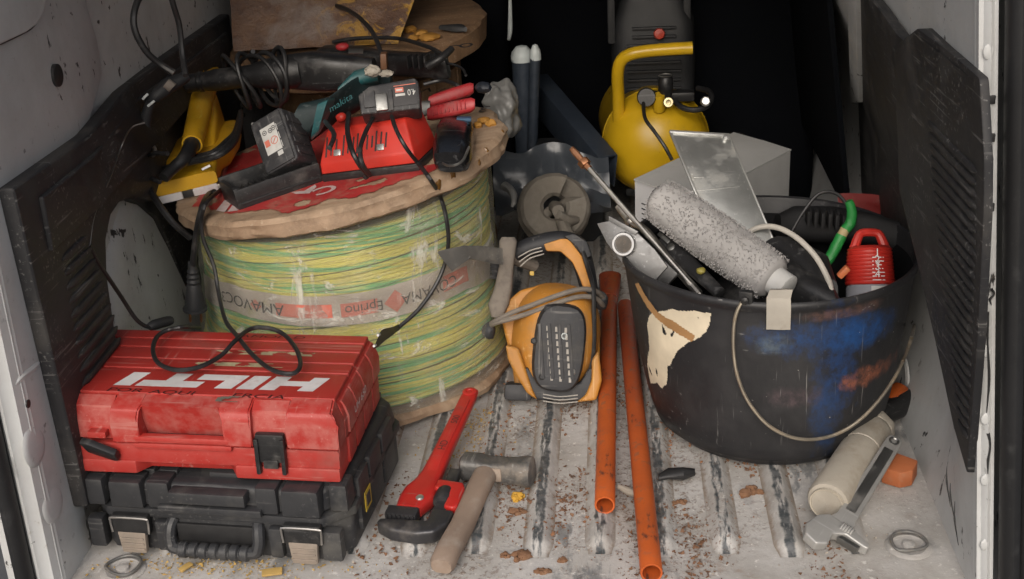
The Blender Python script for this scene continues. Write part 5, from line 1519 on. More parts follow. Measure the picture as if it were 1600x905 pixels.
# scraper with flat dusty blade stuck between reel and saw
sp = thing("scraper", "flat grey steel scraper blade poking out between reel and orange saw", "scraper", Fs @ S(740, 405, -.02))
bl = [P(684, 396, y=1.955), P(706, 424, y=1.955), P(734, 404, y=1.99), P(770, 412, y=2.05), P(786, 414, y=2.07), P(784, 392, y=2.08), P(752, 388, y=2.03), P(722, 388, y=1.99)]
g = G(); g.rings([bl, [p + V((.001, .004, .003)) for p in bl]]); g.obj("blade", mat("dusty_steel", (.17, .165, .155), .55, .4, amt=.4, dust=(.23, .21, .18), scale=20, scratch=.3), sp, True, sharp=20)
g = G(); g.tube([Fs @ S(770, 402, -.012), Fs @ S(800, 408, -.05), Fs @ S(830, 416, -.09)], [.009, .011, .012], 10, 3); g.obj("handle", M_grime, sp, True)

# ================================================================== two orange pipes on the floor
def pipe_mat():
    t = NT("scuffed_orange_pipe")
    big = t.noise(12, 7, .7)
    c = t.mix(t.ramp(big, .45, .75, 0, .6), (.52, .105, .020), (.30, .065, .025))
    sep = t.n("ShaderNodeSeparateXYZ"); t.l(t.tc, sep.inputs[0])
    c = t.mix(t.math('MULTIPLY', t.ramp(t.noise(34, 6, .75, vec=t.mapping(scale=(1, .35, 1))), .60, .66), .8), c, (.05, .03, .025))
    c = t.mix(t.math('MULTIPLY', t.ramp(sep.outputs["Y"], .25, .75), .75), c, (.20, .035, .02))
    c = t.mix(t.math('MULTIPLY', t.ramp(t.noise(60, 5, .7), .56, .64), t.ramp(sep.outputs["Y"], .1, .6, .25, .9)), c, (.15, .11, .08))
    t.set("Base Color", c); t.set("Roughness", .5); t.set("Normal", t.bump(t.noise(90, 4, .6), .2, .002))
    return t.m
M_pipe = pipe_mat()
for (px, py, qx, qy, lab) in ((945, 790, 953, 440, "left orange pipe with its open end halfway up the floor"), (1018, 896, 977, 478, "right orange pipe reaching forward to the load edge")):
    zc = .0285
    a_, b_ = P(px, py, z=zc), P(qx, qy, z=zc)
    d = (b_ - a_).normalized()
    F = frame(a_, d.cross(V((0, 0, 1))), d)
    pi = thing("orange_pipe", lab, "pipe", Matrix.Translation(a_) @ Matrix.Rotation(math.atan2(-d.x, d.y), 4, 'Z'))
    L_ = (b_ - a_).length
    g = G(); g.lathe([(.0128, .05), (.0128, .0005), (.0152, 0), (.0158, .001)] + [(.0158, L_ * i / 10) for i in range(1, 11)] + [(.0128, L_), (.0128, L_ - .05)], 26, F, caps=False); g.obj("pipe", M_pipe, pi, True)
    g = G(); g.lathe([(.0127, .040), (.0003, .041)], 20, F, caps=False); g.obj("pipe_bore", M_rubber, pi, True)
    if qx < 960:
        g = G(); g.loft([(b_ - d * .10, F.to_3x3() @ V((.017, 0, 0)), F.to_3x3() @ V((0, .017, 0))), (b_ - d * .04, F.to_3x3() @ V((.021, 0, 0)), F.to_3x3() @ V((0, .019, 0))), (b_ + d * .03, F.to_3x3() @ V((.024, 0, 0)), F.to_3x3() @ V((0, .012, 0)))], 20, 2.3); g.obj("flattened_end", M_pipe, pi, True)

# ================================================================== pipe wrench
M_rw = mat("red_wrench_paint", (.46, .022, .018), .38, amt=.24, dust=(.20, .08, .06), scale=24, scratch=.4, scol=(.25, .2, .18), bump=.10)
M_forge = mat("forged_steel", (.065, .065, .07), .42, .6, amt=.35, dust=(.17, .15, .13), scale=22)
wA, wB = P(737, 612, z=.062), P(648, 800, z=.030)
wx = (wB - wA).normalized(); wl = (wB - wA).length
pw = thing("pipe_wrench", "red pipe wrench with dark jaws lying against the reel", "pipe wrench", frame(wA, wx, (0, 0, 1)))
g = G()
g.loft([((.0, 0, 0), (0, .012, 0), (0, 0, .006)), ((.02, 0, 0), (0, .0135, 0), (0, 0, .0075)), ((wl * .55, 0, 0), (0, .0155, 0), (0, 0, .009)), ((wl * .72, 0, 0), (0, .017, 0), (0, 0, .010)), ((wl * .80, -.002, 0), (0, .020, 0), (0, 0, .012)), ((wl * .86, -.004, 0), (0, .026, 0), (0, 0, .014)), ((wl * .93, -.005, 0), (0, .027, 0), (0, 0, .014)), ((wl * 1.0, -.010, 0), (0, .020, 0), (0, 0, .013))], 20, 4)
g.obj("handle", M_rw, pw)
g = G(); g.box((wl * .42, 0, .0085), (wl * .62, .016, .003), .0012); g.obj("handle_web", M_rw, pw)
b = text_bm("500", .016); b.transform(Matrix.Translation((wl * .30, 0, .0104)) @ Matrix.Rotation(R(180), 4, 'Z')); q = G(); q.merge(b); q.obj("stamped_text", M_forge, pw)
b = text_bm("HD", .018); b.transform(Matrix.Translation((wl * .52, 0, .0104)) @ Matrix.Rotation(R(180), 4, 'Z')); q = G(); q.merge(b); q.obj("stamped_text", M_forge, pw)
g = G(); g.lathe([(.011, .004), (.0125, .0085), (.011, .0095), (.0065, .0095), (.005, .008), (.0005, .008)], 20, Matrix.Translation((.012, 0, 0)), caps=False); g.obj("hanging_hole", M_rw, pw)
# housing window, knurled nut and shank of the movable jaw (towards the hammer: +y of the frame points right)
yy = 1
g = G(); g.prism([(wl * .79, .018), (wl * .80, .060), (wl * .84, .066), (wl * .97, .066), (wl * .99, .060), (wl * .98, .045), (wl * .90, .046), (wl * .86, .040), (wl * .86, .018)], -.012, .013, .004, seg=3); g.obj("housing", M_rw, pw)
g = G(); g.lathe([(.0005, -.016), (.0135, -.015), (.0155, -.010), (.0155, .010), (.0135, .015), (.0005, .016)], 22, frame((wl * .885, .036, .001), (0, 0, 1), (1, 0, 0)), caps=False); g.obj("adjusting_nut", M_forge, pw)
g = G(); g.prism([(wl * .68, .026), (wl * .68, .044), (wl * 1.02, .050), (wl * 1.02, .030)], -.007, .007, .002); g.obj("jaw_shank", M_forge, pw)
g = G(); g.prism([(wl * 1.0, .064), (wl * 1.0, .028), (wl * 1.085, .028), (wl * 1.10, -.044), (wl * 1.135, -.046), (wl * 1.175, -.020), (wl * 1.185, .020), (wl * 1.16, .048), (wl * 1.09, .062)], -.0125, .012, .006, seg=3); g.obj("hook_jaw", M_forge, pw)
g = G(); g.box((wl * 1.035, -.016, .0), (.022, .050, .022), .003); jw = g.obj("heel_jaw", M_forge, pw)
for k in range(7):
    g = G(); g.box((wl * 1.035 + .012, -.037 + k * .007, .0), (.004, .003, .021), .0008); g.obj("jaw_tooth", M_forge, jw)
g = G(); g.lathe([(.0065, .010), (.0065, .0145), (.005, .0158), (.0003, .0158)], 16, Matrix.Translation((wl * .945, .004, 0)), caps=False); g.obj("rivet", M_chrome, pw)

# ================================================================== hammer
M_hw = mat("worn_handle_wood", (.29, .215, .165), .75, amt=.4, dust=(.38, .33, .28), scale=16, bump=.5, bscale=90)
M_hh = mat("battered_steel", (.15, .147, .142), .5, .55, amt=.5, dust=(.25, .215, .18), scale=30, bump=.5, bscale=120, scratch=.5)
hA, hB = P(722, 728, z=.034), P(832, 738, z=.036)
hx = (hB - hA).normalized(); hl = (hB - hA).length
Fh = frame((hA + hB) / 2, hx, (0, 0, 1))
hm = thing("hammer", "club hammer with worn wooden handle and dusty steel head", "hammer", Fh)
g = G()
g.loft([((-hl * .5, 0, 0), (0, .017, 0), (0, 0, .017), 3), ((-hl * .47, 0, 0), (0, .021, 0), (0, 0, .021), 3), ((-hl * .25, 0, 0), (0, .021, 0), (0, 0, .020), 3.5), ((-hl * .14, 0, 0), (0, .018, 0), (0, 0, .017), 5), ((hl * .14, 0, 0), (0, .018, 0), (0, 0, .017), 5), ((hl * .25, 0, 0), (0, .020, 0), (0, 0, .020), 3.2), ((hl * .42, 0, 0), (0, .024, 0), (0, 0, .024), 2.6), ((hl * .49, 0, 0), (0, .023, 0), (0, 0, .023), 2.3), ((hl * .51, 0, 0), (0, .018, 0), (0, 0, .018), 2.2)], 28, 4)
g.jitter(.0010, 70); g.obj("head", M_hh, hm)
e_ = Fh.inverted() @ P(690, 886, z=.022); s_ = Fh.inverted() @ P(762, 735, z=.036)
dd = (e_ - s_); dn = dd.normalized(); sn = V((dn.y, -dn.x, 0)).normalized(); un = sn.cross(dn)
secs = []
for u, w_, h_ in ((-.10, .012, .009), (0, .0145, .011), (.06, .0185, .0145), (.3, .0185, .0145), (.6, .0175, .0145), (.85, .0188, .0155), (.97, .0185, .0155), (1.0, .015, .012)):
    secs.append((s_ + dd * u + sn * .0015 * math.sin(u * 9), sn * w_, un * h_, 2.6))
g = G(); g.loft(secs, 22); g.jitter(.0012, 55); g.obj("handle", M_hw, hm)
g = G(); g.box((0, -.0, .0), (.026, .041, .024), .004); g.obj("eye_wedge", M_hw, hm)

# ================================================================== things right front
M_off = mat("dirty_off_white_plastic", (.38, .345, .29), .55, amt=.38, dust=(.24, .20, .15), scale=16, bump=.2)
tA, tB = P(1293, 786, z=.038), P(1366, 672, z=.038)
td = (tB - tA).normalized(); tl = (tB - tA).length
F = frame(tA, V((td.y, -td.x, 0)), td)
tb_ = thing("sealant_cartridge", "dirty off white plastic cartridge lying under the bucket's edge", "cartridge", frame(tA, td, (0, 0, 1)))
g = G(); g.lathe([(.0005, -.004), (.024, -.004), (.0255, .000), (.031, .002), (.0335, .008), (.0335, tl * .66), (.032, tl * .665), (.032, tl * .68), (.0335, tl * .685), (.0335, tl * .93), (.031, tl * .97), (.024, tl), (.0005, tl)], 36, F, caps=False); g.jitter(.0008, 60); g.obj("tube_body", M_off, tb_, True)
g = G(); g.lathe([(.0005, .0015), (.0235, .0005), (.0238, -.0045), (.0258, -.005), (.0262, .0)], 30, F @ Matrix.Translation((0, 0, -.001)), caps=False); g.obj("end_plunger", mat("cream_plastic", (.46, .41, .33), .5, amt=.3), tb_, True)
g = G(); g.prism([(.034 * math.cos(i * math.pi / 4 + .3), .034 * math.sin(i * math.pi / 4 + .3)) for i in range(8)], tl * .97, tl * 1.05, .004, F); g.obj("end_cap", M_off, tb_, True)
# adjustable wrench
M_wrench = mat("used_wrench_steel", (.40, .395, .38), .42, .45, amt=.3, dust=(.26, .23, .20), scale=24, scratch=.3)
aA, aB = P(1397, 690, z=.060), P(1312, 826, z=.030)
ad = (aB - aA).normalized(); al = (aB - aA).length
aw = thing("adjustable_wrench", "shiny adjustable wrench leaning on the cartridge with its jaw on the floor", "wrench", frame(aA, ad, V((.25, -.25, 1))))
g = G()
g.prism([(-.008, -.006), (-.004, -.011), (.004, -.0125), (al * .9, -.015), (al * .97, -.022), (al * 1.0, -.022), (al * 1.0, .022), (al * .97, .020), (al * .9, .015), (.004, .0125), (-.004, .011), (-.008, .006)], -.0055, .0055, .003, seg=3); g.obj("handle", M_wrench, aw)
g = G(); g.box((al * .48, 0, .0052), (al * .72, .0155, .0016), .0007); g.obj("handle_web", M_steel_d, aw)
g = G(); g.lathe([(.0075, .0052), (.0085, .0068), (.0065, .0072), (.0050, .0056), (.0003, .0050)], 18, Matrix.Translation((.006, 0, 0)), caps=False); g.obj("hanging_hole", M_steel_d, aw)
g = G(); g.prism([(al * .96, -.022), (al * .985, .022), (al * 1.02, .046), (al * 1.06, .049), (al * 1.07, .043), (al * 1.05, .012), (al * 1.10, -.004), (al * 1.20, -.002), (al * 1.25, -.016), (al * 1.22, -.036), (al * 1.14, -.043), (al * 1.02, -.036)], -.0085, .0085, .004, seg=3); g.obj("fixed_jaw", M_wrench, aw)
g = G(); g.prism([(al * 1.072, .038), (al * 1.105, .036), (al * 1.10, .004), (al * 1.065, .008)], -.0065, .0065, .002); g.obj("movable_jaw", M_steel_d, aw)
for k in range(5):
    g = G(); g.lathe([(.0085, -.0016), (.0095, 0), (.0085, .0016)], 16, frame((al * 1.005, .002 + k * .0038, .004), (0, 0, 1), (.1, 1, 0))); g.obj("worm_ring", M_wrench, aw)
# orange block
oc = P(1408, 735, z=.022)
M_ob = mat("orange_brick", (.46, .14, .05), .7, amt=.28, dust=(.34, .22, .15), scale=24, bump=.3)
F = Matrix.Translation(oc) @ Matrix.Rotation(R(-24), 4, 'Z') @ Matrix.Rotation(R(8), 4, 'X')
ob_ = thing("orange_block", "small orange plastic block lying beside the shiny wrench", "block", F)
g = G(); g.prism([(-.026, -.020), (.004, -.024), (.020, -.012), (.022, .016), (-.020, .026)], -.017, .014, .003); g.obj("block_body", M_ob, ob_)
g = G(); g.box((-.030, -.004, -.006), (.022, .026, .016), .003); g.obj("block_step", M_ob, ob_)
# black and orange tool handle against the right wall
kA = P(1398, 632, z=.035)
F = frame(kA, V((-.62, -.55, -.05)), (0, 0, 1))
kn = thing("knife_handle", "dark tool handle with glossy orange inlay behind the bucket by the wall", "tool handle", F)
g = G(); g.loft([((-.036, 0, 0), (0, .012, 0), (0, 0, .012)), ((-.03, 0, 0), (0, .020, 0), (0, 0, .020)), ((.0, 0, 0), (0, .024, 0), (0, 0, .022)), ((.04, 0, 0), (0, .020, 0), (0, 0, .018)), ((.08, 0, 0), (0, .014, 0), (0, 0, .012))], 20, 3); g.obj("grip", M_blackm, kn)
g = G(); g.loft([((-.034, -.006, .008), (0, .010, 0), (0, 0, .012)), ((-.026, -.008, .010), (0, .016, 0), (0, 0, .017)), ((.004, -.006, .009), (0, .018, 0), (0, 0, .0165)), ((.022, -.002, .006), (0, .010, 0), (0, 0, .012))], 18, 3); g.obj("orange_inlay", mat("orange_gloss", (.42, .085, .015), .25, amt=.2), kn)
g = G(); g.box((.06, 0, .016), (.03, .022, .006), .002); g.obj("steel_ferrule", M_chrome, kn)
p = P(1335, 690, z=.03)
g = G(); g.loft([((p.x - .05, p.y + .01, .022), (0, .014, 0), (0, 0, .008)), ((p.x, p.y, .024), (0, .018, 0), (0, 0, .010)), ((p.x + .03, p.y - .004, .024), (0, .014, 0), (0, 0, .008))], 14, 4)
tag(g.obj("rust_offcut", mat("brown_wood_offcut", (.22, .10, .05), .7, amt=.4)), "brown offcut tucked between bucket and off white cartridge", "offcut")
# small dark item between pipe and bucket, and a white peg
p = P(1056, 738, z=.024)
g = G(); g.loft([((p.x - .028, p.y - .006, .018), (0, .006, 0), (0, 0, .005)), ((p.x - .012, p.y + .001, .020), (0, .013, 0), (0, 0, .008)), ((p.x + .012, p.y + .003, .021), (0, .012, 0), (0, 0, .009)), ((p.x + .032, p.y + .010, .018), (0, .007, 0), (0, 0, .006))], 16, 2.3); g.jitter(.004, 55); g.jitter(.002, 150)
tag(g.obj("rubber_piece", M_rubber), "black rubber piece lying between right orange pipe and bucket", "rubber piece")
p = P(982, 768, z=.016)
g = G(); g.tube([p + V((-.016, .012, .002)), p, p + V((.012, -.012, .003))], [.004, .0065, .005], 10, 3)
tag(g.obj("plastic_plug", M_off), "small pale plastic wall plug lying between the two orange pipes", "wall plug")

# ================================================================== tools lying on the big reel
Tn = F_top.to_3x3() @ V((0, 0, 1)); Tx = F_top.to_3x3() @ V((1, 0, 0)); Ty = F_top.to_3x3() @ V((0, 1, 0))
def T(px, py, h=0.0): return on_plane(px, py, F_top, h)
M_ypl = mat("yellow_tool_plastic", (.62, .34, .012), .42, amt=.26, dust=(.22, .14, .05), scale=18, scratch=.2, bump=.08)
M_teal = mat("teal_plastic", (.012, .085, .092), .48, amt=.3, dust=(.07, .09, .09), scale=22, scratch=.3)
M_tealdark = mat("dark_teal_rubber", (.008, .020, .022), .55, amt=.3, dust=(.05, .06, .06), scale=22, scratch=.3)
M_batt = mat("scuffed_black_battery", (.030, .030, .033), .55, amt=.4, dust=(.13, .125, .12), scale=26, scratch=.6, scol=(.2, .2, .2), bump=.25)
M_lab = mat("worn_paper_label", (.55, .55, .53), .6, amt=.3, dust=(.33, .31, .29), scale=50)
M_rch = mat("red_charger_plastic", (.53, .032, .020), .42, amt=.16, dust=(.30, .10, .07), scale=20, bump=.06)
M_grip = mat("red_grip_rubber", (.36, .022, .026), .5, amt=.32, dust=(.24, .13, .12), scale=30, bump=.2)
M_dblue = mat("dark_navy_plastic", (.012, .015, .022), .4, amt=.2, dust=(.06, .06, .07))

# --- yellow planer
pa, pb = T(258, 308), T(337, 305)
wd = (pb - pa).length * .97
wy = (T(352, 160) - (pa + pb) / 2).normalized(); wx = wy.cross(Tn).normalized()
Fp = frame((pa + pb) / 2, wx, Tn)          # x right, y away from the viewer, z up
if (Fp.to_3x3() @ V((0, 1, 0))).y < 0: print("planer frame flipped")
pln = thing("electric_planer", "yellow electric planer with black cord wound round its handle", "planer", Fp)
hw = wd / 2
g = G(); g.box((0, .14, .006), (wd, .30, .012), .002); sole = g.obj("sole_plate", M_brushed, pln)
g = G(); g.box((0, -.0125, .0085), (.018, .003, .013), .001); g.obj("sole_notch", M_rubber, sole)
g = G(); g.box((-hw * .55, -.0115, .008), (hw * .75, .003, .014), .0008); g.box((hw * .55, -.0115, .008), (hw * .75, .003, .014), .0008); g.obj("front_plate", M_pale, sole)
g = G(); g.loft([((0, -.008, .026), (hw * .98, 0, 0), (0, 0, .012)), ((0, .02, .028), (hw, 0, 0), (0, 0, .016)), ((0, .07, .034), (hw, 0, 0), (0, 0, .022)), ((.008, .10, .034), (hw * 1.12, 0, 0), (0, 0, .022)), ((.012, .20, .036), (hw * 1.2, 0, 0), (0, 0, .024)), ((.012, .285, .034), (hw * 1.15, 0, 0), (0, 0, .022))], 28, 7); body = g.obj("body", M_ypl, pln)
g = G(); g.loft([((hw * .48, .105, .045), (hw * .40, 0, 0), (0, 0, .012)), ((hw * .48, .13, .052), (hw * .46, 0, 0), (0, 0, .022)), ((hw * .48, .22, .060), (hw * .46, 0, 0), (0, 0, .032)), ((hw * .48, .29, .075), (hw * .45, 0, 0), (0, 0, .05)), ((hw * .48, .31, .07), (hw * .40, 0, 0), (0, 0, .04))], 24, 5); g.obj("motor_housing", M_ypl, body)
h0, h1 = T(300, 226, .080), T(318, 148, .118)
h2 = T(330, 116, .118)
g = G(); g.tube([h0, h0 + (h1 - h0) * .15, h0 + (h1 - h0) * .6, h1, h2], [.0185, .0195, .0215, .0225, .021], 18, 4); g.obj("handle", M_ypl, pln, True)
g = G(); g.tube([h0 + (h0 - h1).normalized() * .003, h0 + (h1 - h0) * .05], .0155, 16, 0); g.obj("handle_end", M_rubber, pln, True)
g = G(); g.tube([h0 + (h1 - h0) * .03, T(290, 245, .075), T(272, 262, .066), T(256, 278, .058)], [.0145, .0125, .0105, .0095], 14, 4); g.jitter(.0006, 120); g.obj("cord_boot", M_cord, pln, True)
for k, (dz, yo) in enumerate(((0, 0), (.006, 7), (.004, 15))):
    g = G(); g.tube([T(250, 280 - yo, .05), T(268, 268 - yo * .5, .055 + dz), T(300, 262 + yo * .4 - 14, .060 + dz), T(332, 250 + yo * .6 - 12, .066 + dz), T(352, 232 + yo - 10, .07 + dz), T(368, 205 + yo, .075), T(376, 175 + yo, .08)], .0050, 8, 5); g.obj("cord", M_cord, pln, True)
g = G(); g.box((0, 0, 0), (.016, .004, .003), .001, frame(T(322, 262, .076), c_right + c_up * .5, -c_fwd)); g.obj("cord_scuff", M_pale, pln, True)
g = G(); g.lathe([(.012, 0), (.011, .008), (.0003, .010)], 16, frame(T(311, 116, .14), Tx, Tn), caps=False); g.obj("lock_button", M_ypl, pln, True)

# --- black hammer drill with its cord coiled round it
d0, d1 = T(288, 131, .165), T(452, 112, .150)
dd = (d1 - d0).normalized(); dl = (d1 - d0).length
hd_ = thing("hammer_drill", "long black drill with its own cable coiled around the barrel", "drill", frame(d1, dd, Tn))
F = frame(d0, dd.orthogonal(), dd)
g = G(); g.lathe([(.0005, .0), (.012, .001), (.017, .006), (.0175, .028), (.019, .030), (.019, .036), (.0175, .038), (.0195, .055), (.0205, .06), (.0205, dl * .62), (.024, dl * .70), (.028, dl * .8), (.031, dl * .92), (.031, dl * 1.05), (.027, dl * 1.12), (.0005, dl * 1.14)], 36, F, caps=False); g.obj("barrel", M_blackm, hd_, True)
e1 = d0 + dd * dl * 1.0
g = G(); g.loft([(e1, Tx * .02, Tn * .032), (e1 + dd * .05 - Tn * .005, Ty * .030, Tn * .036), (e1 + dd * .10 - Tn * .012, Ty * .030, Tn * .034), (e1 + dd * .16 - Tn * .02, Ty * .022, Tn * .026)], 22, 3.5); g.obj("motor_body", M_blackm, hd_, True)
pts = []
for i in range(84):
    a = i * math.pi / 8
    u = .60 + .22 * math.sin(i * .117 + .4) + .16 * (i / 84) + .05 * noise.noise(V((i * .21, 3, 1)))
    rr2 = .050 + .010 * noise.noise(V((i * .13, 1, 7))) + .004 * math.sin(i * .31)
    c_ = d0 + dd * dl * u - Tn * .006
    lean = .35 * math.sin(i * .09 + 1)
    pts.append(c_ + Tn * rr2 * math.cos(a) * 1.02 + (Ty * .62 - dd * (.42 + lean * .5)) * rr2 * math.sin(a) + dd * lean * rr2 * math.cos(a) * .5)
g = G(); g.tube(pts, .0042, 8, 3); g.obj("cord", M_cord, hd_, True)
# --- second black corded tool further right, red trigger, navy torch beside it
g0, g1 = T(500, 92, .11), T(700, 104, .07)
gd = (g1 - g0).normalized(); gl = (g1 - g0).length
ag = thing("angle_grinder", "black corded grinder with a small red switch behind the teal tool", "grinder", frame(g0, gd, Tn))
g = G(); g.loft([(g0, Ty * .02, Tn * .02), (g0 + gd * .02, Ty * .03, Tn * .028), (g0 + gd * gl * .35, Ty * .031, Tn * .03), (g0 + gd * gl * .5, Ty * .026, Tn * .024), (g0 + gd * gl * .85, Ty * .024, Tn * .024), (g0 + gd * gl * .93, Ty * .030, Tn * .030), (g0 + gd * gl, Ty * .022, Tn * .022)], 24, 3.5); g.obj("grinder_body", M_blackm, ag, True)
g = G(); g.blob(T(535, 73, .145), .014, .010, .008, .15, 2, 2); g.obj("red_switch", M_grip, ag, True)
g = G(); g.box((0, 0, 0), (.028, .012, .002), .0006, frame(T(556, 80, .148), c_right, -c_fwd + c_up * .6)); g.obj("grey_label", M_steel_d, ag, True)
g = G(); g.box((0, 0, 0), (.012, .024, .03), .003, frame(T(600, 95, .135), c_right, Tn)); g.obj("brown_clip", mat("brown_clip", (.16, .07, .03), .5), ag, True)
for k in range(4):
    g = G(); g.box((0, 0, 0), (.003, .02, .026), .001, frame(T(640 + k * 9, 96, .098), gd, Tn)); g.obj("vent_rib", M_blackm, ag, True)
t0, t1 = T(468, -14, .17), T(494, 60, .13)
tor = thing("torch", "dark navy torch standing behind the coiled drill cable", "torch", t1)
g = G(); g.tube([t0 + (t0 - t1), t0, t0 + (t1 - t0) * .55, t0 + (t1 - t0) * .7, t1], [.017, .017, .017, .019, .026], 18, 0); g.obj("barrel", M_dblue, tor, True)
F = frame(t1, (t1 - t0).orthogonal(), t1 - t0)
g = G(); g.lathe([(.0255, -.004), (.028, .0), (.028, .014), (.0255, .018), (.0005, .018)], 26, F, caps=False); g.obj("head", M_dblue, tor, True)
g = G(); g.lathe([(.0285, .004), (.0292, .006), (.0285, .008)], 26, F, caps=False); g.obj("red_ring", mat("dull_red_ring", (.13, .03, .025), .5), tor, True)
# cables arching over the tools
def cable(lab, pts, r=.0042, name="cable", group=None, m_=None):
    q = G(); q.tube(pts, r, 8, 6)
    return tag(q.obj(name, m_ or M_cord), lab, "cable", group)
cable("black cable arching high above the torch and down behind the teal tool", [T(438, 96, .12), T(431, 55, .14), T(445, 25, .17), T(490, 6, .19), T(540, 14, .19), T(578, 45, .17), T(596, 85, .14), T(604, 120, .10)], .0046)
cable("black cable running right across the far reel to a grey plug", [T(520, 66, .13), T(560, 60, .13), T(620, 60, .12), T(665, 72, .11), T(690, 84, .10)], .0042)
g = G(); g.tube([T(668, 104, .09), T(688, 92, .10), T(706, 76, .11)], [.009, .008, .0065], 12, 3); g.jitter(.0006, 90)
tag(g.obj("plug_sleeve", M_cord), "dark plug sleeve lying across the far reel's pale edge", "plug")
cable("thin black cable curving along the far reel's front edge", [T(662, 132, .05), T(690, 126, .05), T(712, 132, .045), T(724, 142, .03)], .0040)
cable("thin black cable looping above the crayon marks of the far reel", [T(680, 100, .085), T(704, 100, .075), T(722, 107, .065), T(728, 118, .06)], .0026)

# --- black charger cradle
qa, qb = T(374, 330), T(506, 284)
Fk = frame(qa, qb - qa, Tn); kl = (qb - qa).length; kd = .092
crd = thing("charger_cradle", "black empty charger cradle with ribs under the teal tool's battery", "charger", Fk)
g = G(); g.prism([(0, 0), (kl, 0), (kl, kd), (0, kd)], .0, .016, .004); g.box((kl / 2, .004, .022), (kl, .008, .026), .003); g.box((kl / 2, kd - .004, .026), (kl, .008, .034), .003); g.box((.005, kd / 2, .024), (.010, kd - .001, .028), .003); g.box((kl - .004, kd / 2, .022), (.008, kd - .001, .026), .003); ct = g.obj("tray", M_blkp, crd)
for k in range(9):
    g = G(); g.box((.022 + k * .0125, kd * .58, .019), (.005, kd * .5, .008), .0015); g.obj("tray_rib", M_blkp, ct)
g = G(); g.box((kl * .5, -.0012, .010), (kl * .9, .003, .003), .001); g.obj("seam", M_rubber, ct)

# --- teal cordless tool, its battery standing on the cradle
bc_ = T(428, 221, .085)
ux = (c_right * .052 + c_up * .026 - c_fwd * .022).normalized(); uy = (c_right * -.046 + c_up * .084 + c_fwd * .030)
uy = (uy - ux * uy.dot(ux)).normalized(); uz = ux.cross(uy)
Fb = Matrix.Identity(4)
for i in range(3): Fb[i][0], Fb[i][1], Fb[i][2], Fb[i][3] = ux[i], uy[i], uz[i], bc_[i]
tl_ = thing("cordless_drill", "teal and black cordless drill with a labelled battery tipped towards the viewer", "drill", Fb)
g = G(); g.prism([(-.032, -.048), (.030, -.050), (.034, -.044), (.034, .046), (.029, .051), (-.030, .051), (-.035, .046), (-.035, -.042)], -.062, .0, .005, seg=3); bt_ = g.obj("battery", M_batt, tl_)
g = G(); g.prism([(-.030, -.046), (.029, -.046), (.029, .046), (-.030, .046)], -.001, .0030, .0015); g.obj("battery_face", M_batt, bt_)
for k in range(4):
    g = G(); g.box((.0345, -.03 + k * .02, -.03), (.003, .012, .045), .001); g.obj("battery_rib", M_batt, bt_)
g = G(); g.box((.016, .053, -.02), (.018, .004, .02), .002); g.box((-.03, .050, -.004), (.006, .006, .006), .002); g.obj("battery_latch", M_chrome, bt_)
g = G(); rs = []
def lab(x0, y0, x1, y1, name, m_, z):
    q = G(); q.poly([(x0, y0, z), (x1, y0, z), (x1, y1, z), (x0, y1, z)]); q.obj(name, m_, bt_)
lab(-.018, -.020, .014, .030, "paper_label", M_lab, .0034)
lab(-.013, -.031, .014, -.021, "dark_print", M_ink, .0034)
lab(.002, -.030, .013, -.022, "paper_label", M_lab, .0037)
for k in range(3):
    lab(.0152, -.018 + k * .016, .0165, -.006 + k * .016, "print_line", M_lab, .0034)
q = G(); q.lathe([(.0075, .0040), (.0060, .0040)], 20, Matrix.Translation((.004, .000, 0)), caps=False); q.box((.004, .0, .0040), (.0105, .0014, .0003), 0, Matrix.Translation((.004, 0, 0)) @ Matrix.Rotation(R(45), 4, 'Z') @ Matrix.Translation((-.004, 0, 0))); q.obj("warning_print", M_bred, bt_)
lab(-.016, -.006, -.006, .006, "warning_print", M_bred, .0040)
for bx, by in ((-.010, .020), (.002, .019), (.009, .021)):
    q = G(); q.lathe([(.0045, .0041), (.0033, .0041)], 14, Matrix.Translation((bx, by, 0)), caps=False); q.box((bx, by, .0041), (.004, .0016, .0003)); q.obj("symbol_print", M_ink, bt_)
n0, n1, n2, n3, n4 = T(455, 205, .08), T(498, 188, .085), T(536, 160, .095), T(575, 138, .10), T(612, 130, .095)
gd_ = (n2 - n1).normalized()
g = G(); g.loft([(n0, c_up * .048 + c_right * .02, c_fwd * .034), (n1, c_up * .040 + c_right * .020, c_fwd * .032), (n2, c_up * .040 + c_right * .020, c_fwd * .032), (n3, c_up * .034 + c_right * .008, c_fwd * .03), (n4, c_up * .022, c_fwd * .025)], 26, 3.0); tb2 = g.obj("body", M_tealdark, tl_, True)
g = G(); g.loft([(T(530, 146, .108), c_up * .010, c_fwd * .02), (T(552, 126, .122), c_up * .016 + c_right * .004, c_fwd * .026), (T(575, 120, .124), c_up * .016, c_fwd * .027), (T(592, 122, .12), c_up * .008, c_fwd * .02)], 22, 3); g.obj("teal_housing", M_teal, tl_, True)
Mt = frame(T(533, 163, .128) - c_fwd * .012, c_right * .84 + c_up * .54, -c_fwd + c_up * .5)
b = text_bm("makita", .017, shear=.3); b.transform(Mt); q = G(); q.merge(b); q.obj("teal_lettering", M_teal, tl_, True)
g = G(); g.loft([(T(492, 190, .115), c_up * .030 + c_right * .006, c_fwd * .010), (T(506, 182, .118), c_up * .028 + c_right * .008, c_fwd * .012), (T(516, 172, .12), c_up * .020 + c_right * .008, c_fwd * .010)], 18, 3); g.obj("teal_collar", M_teal, tl_, True)
g = G(); g.blob(T(582, 111, .142), .014, .010, .010, .4, 3, 3, 2); g.blob(T(604, 115, .135), .012, .01, .006, .4, 3, 3, 6); g.obj("pale_dust_cap", M_off, tl_, True)
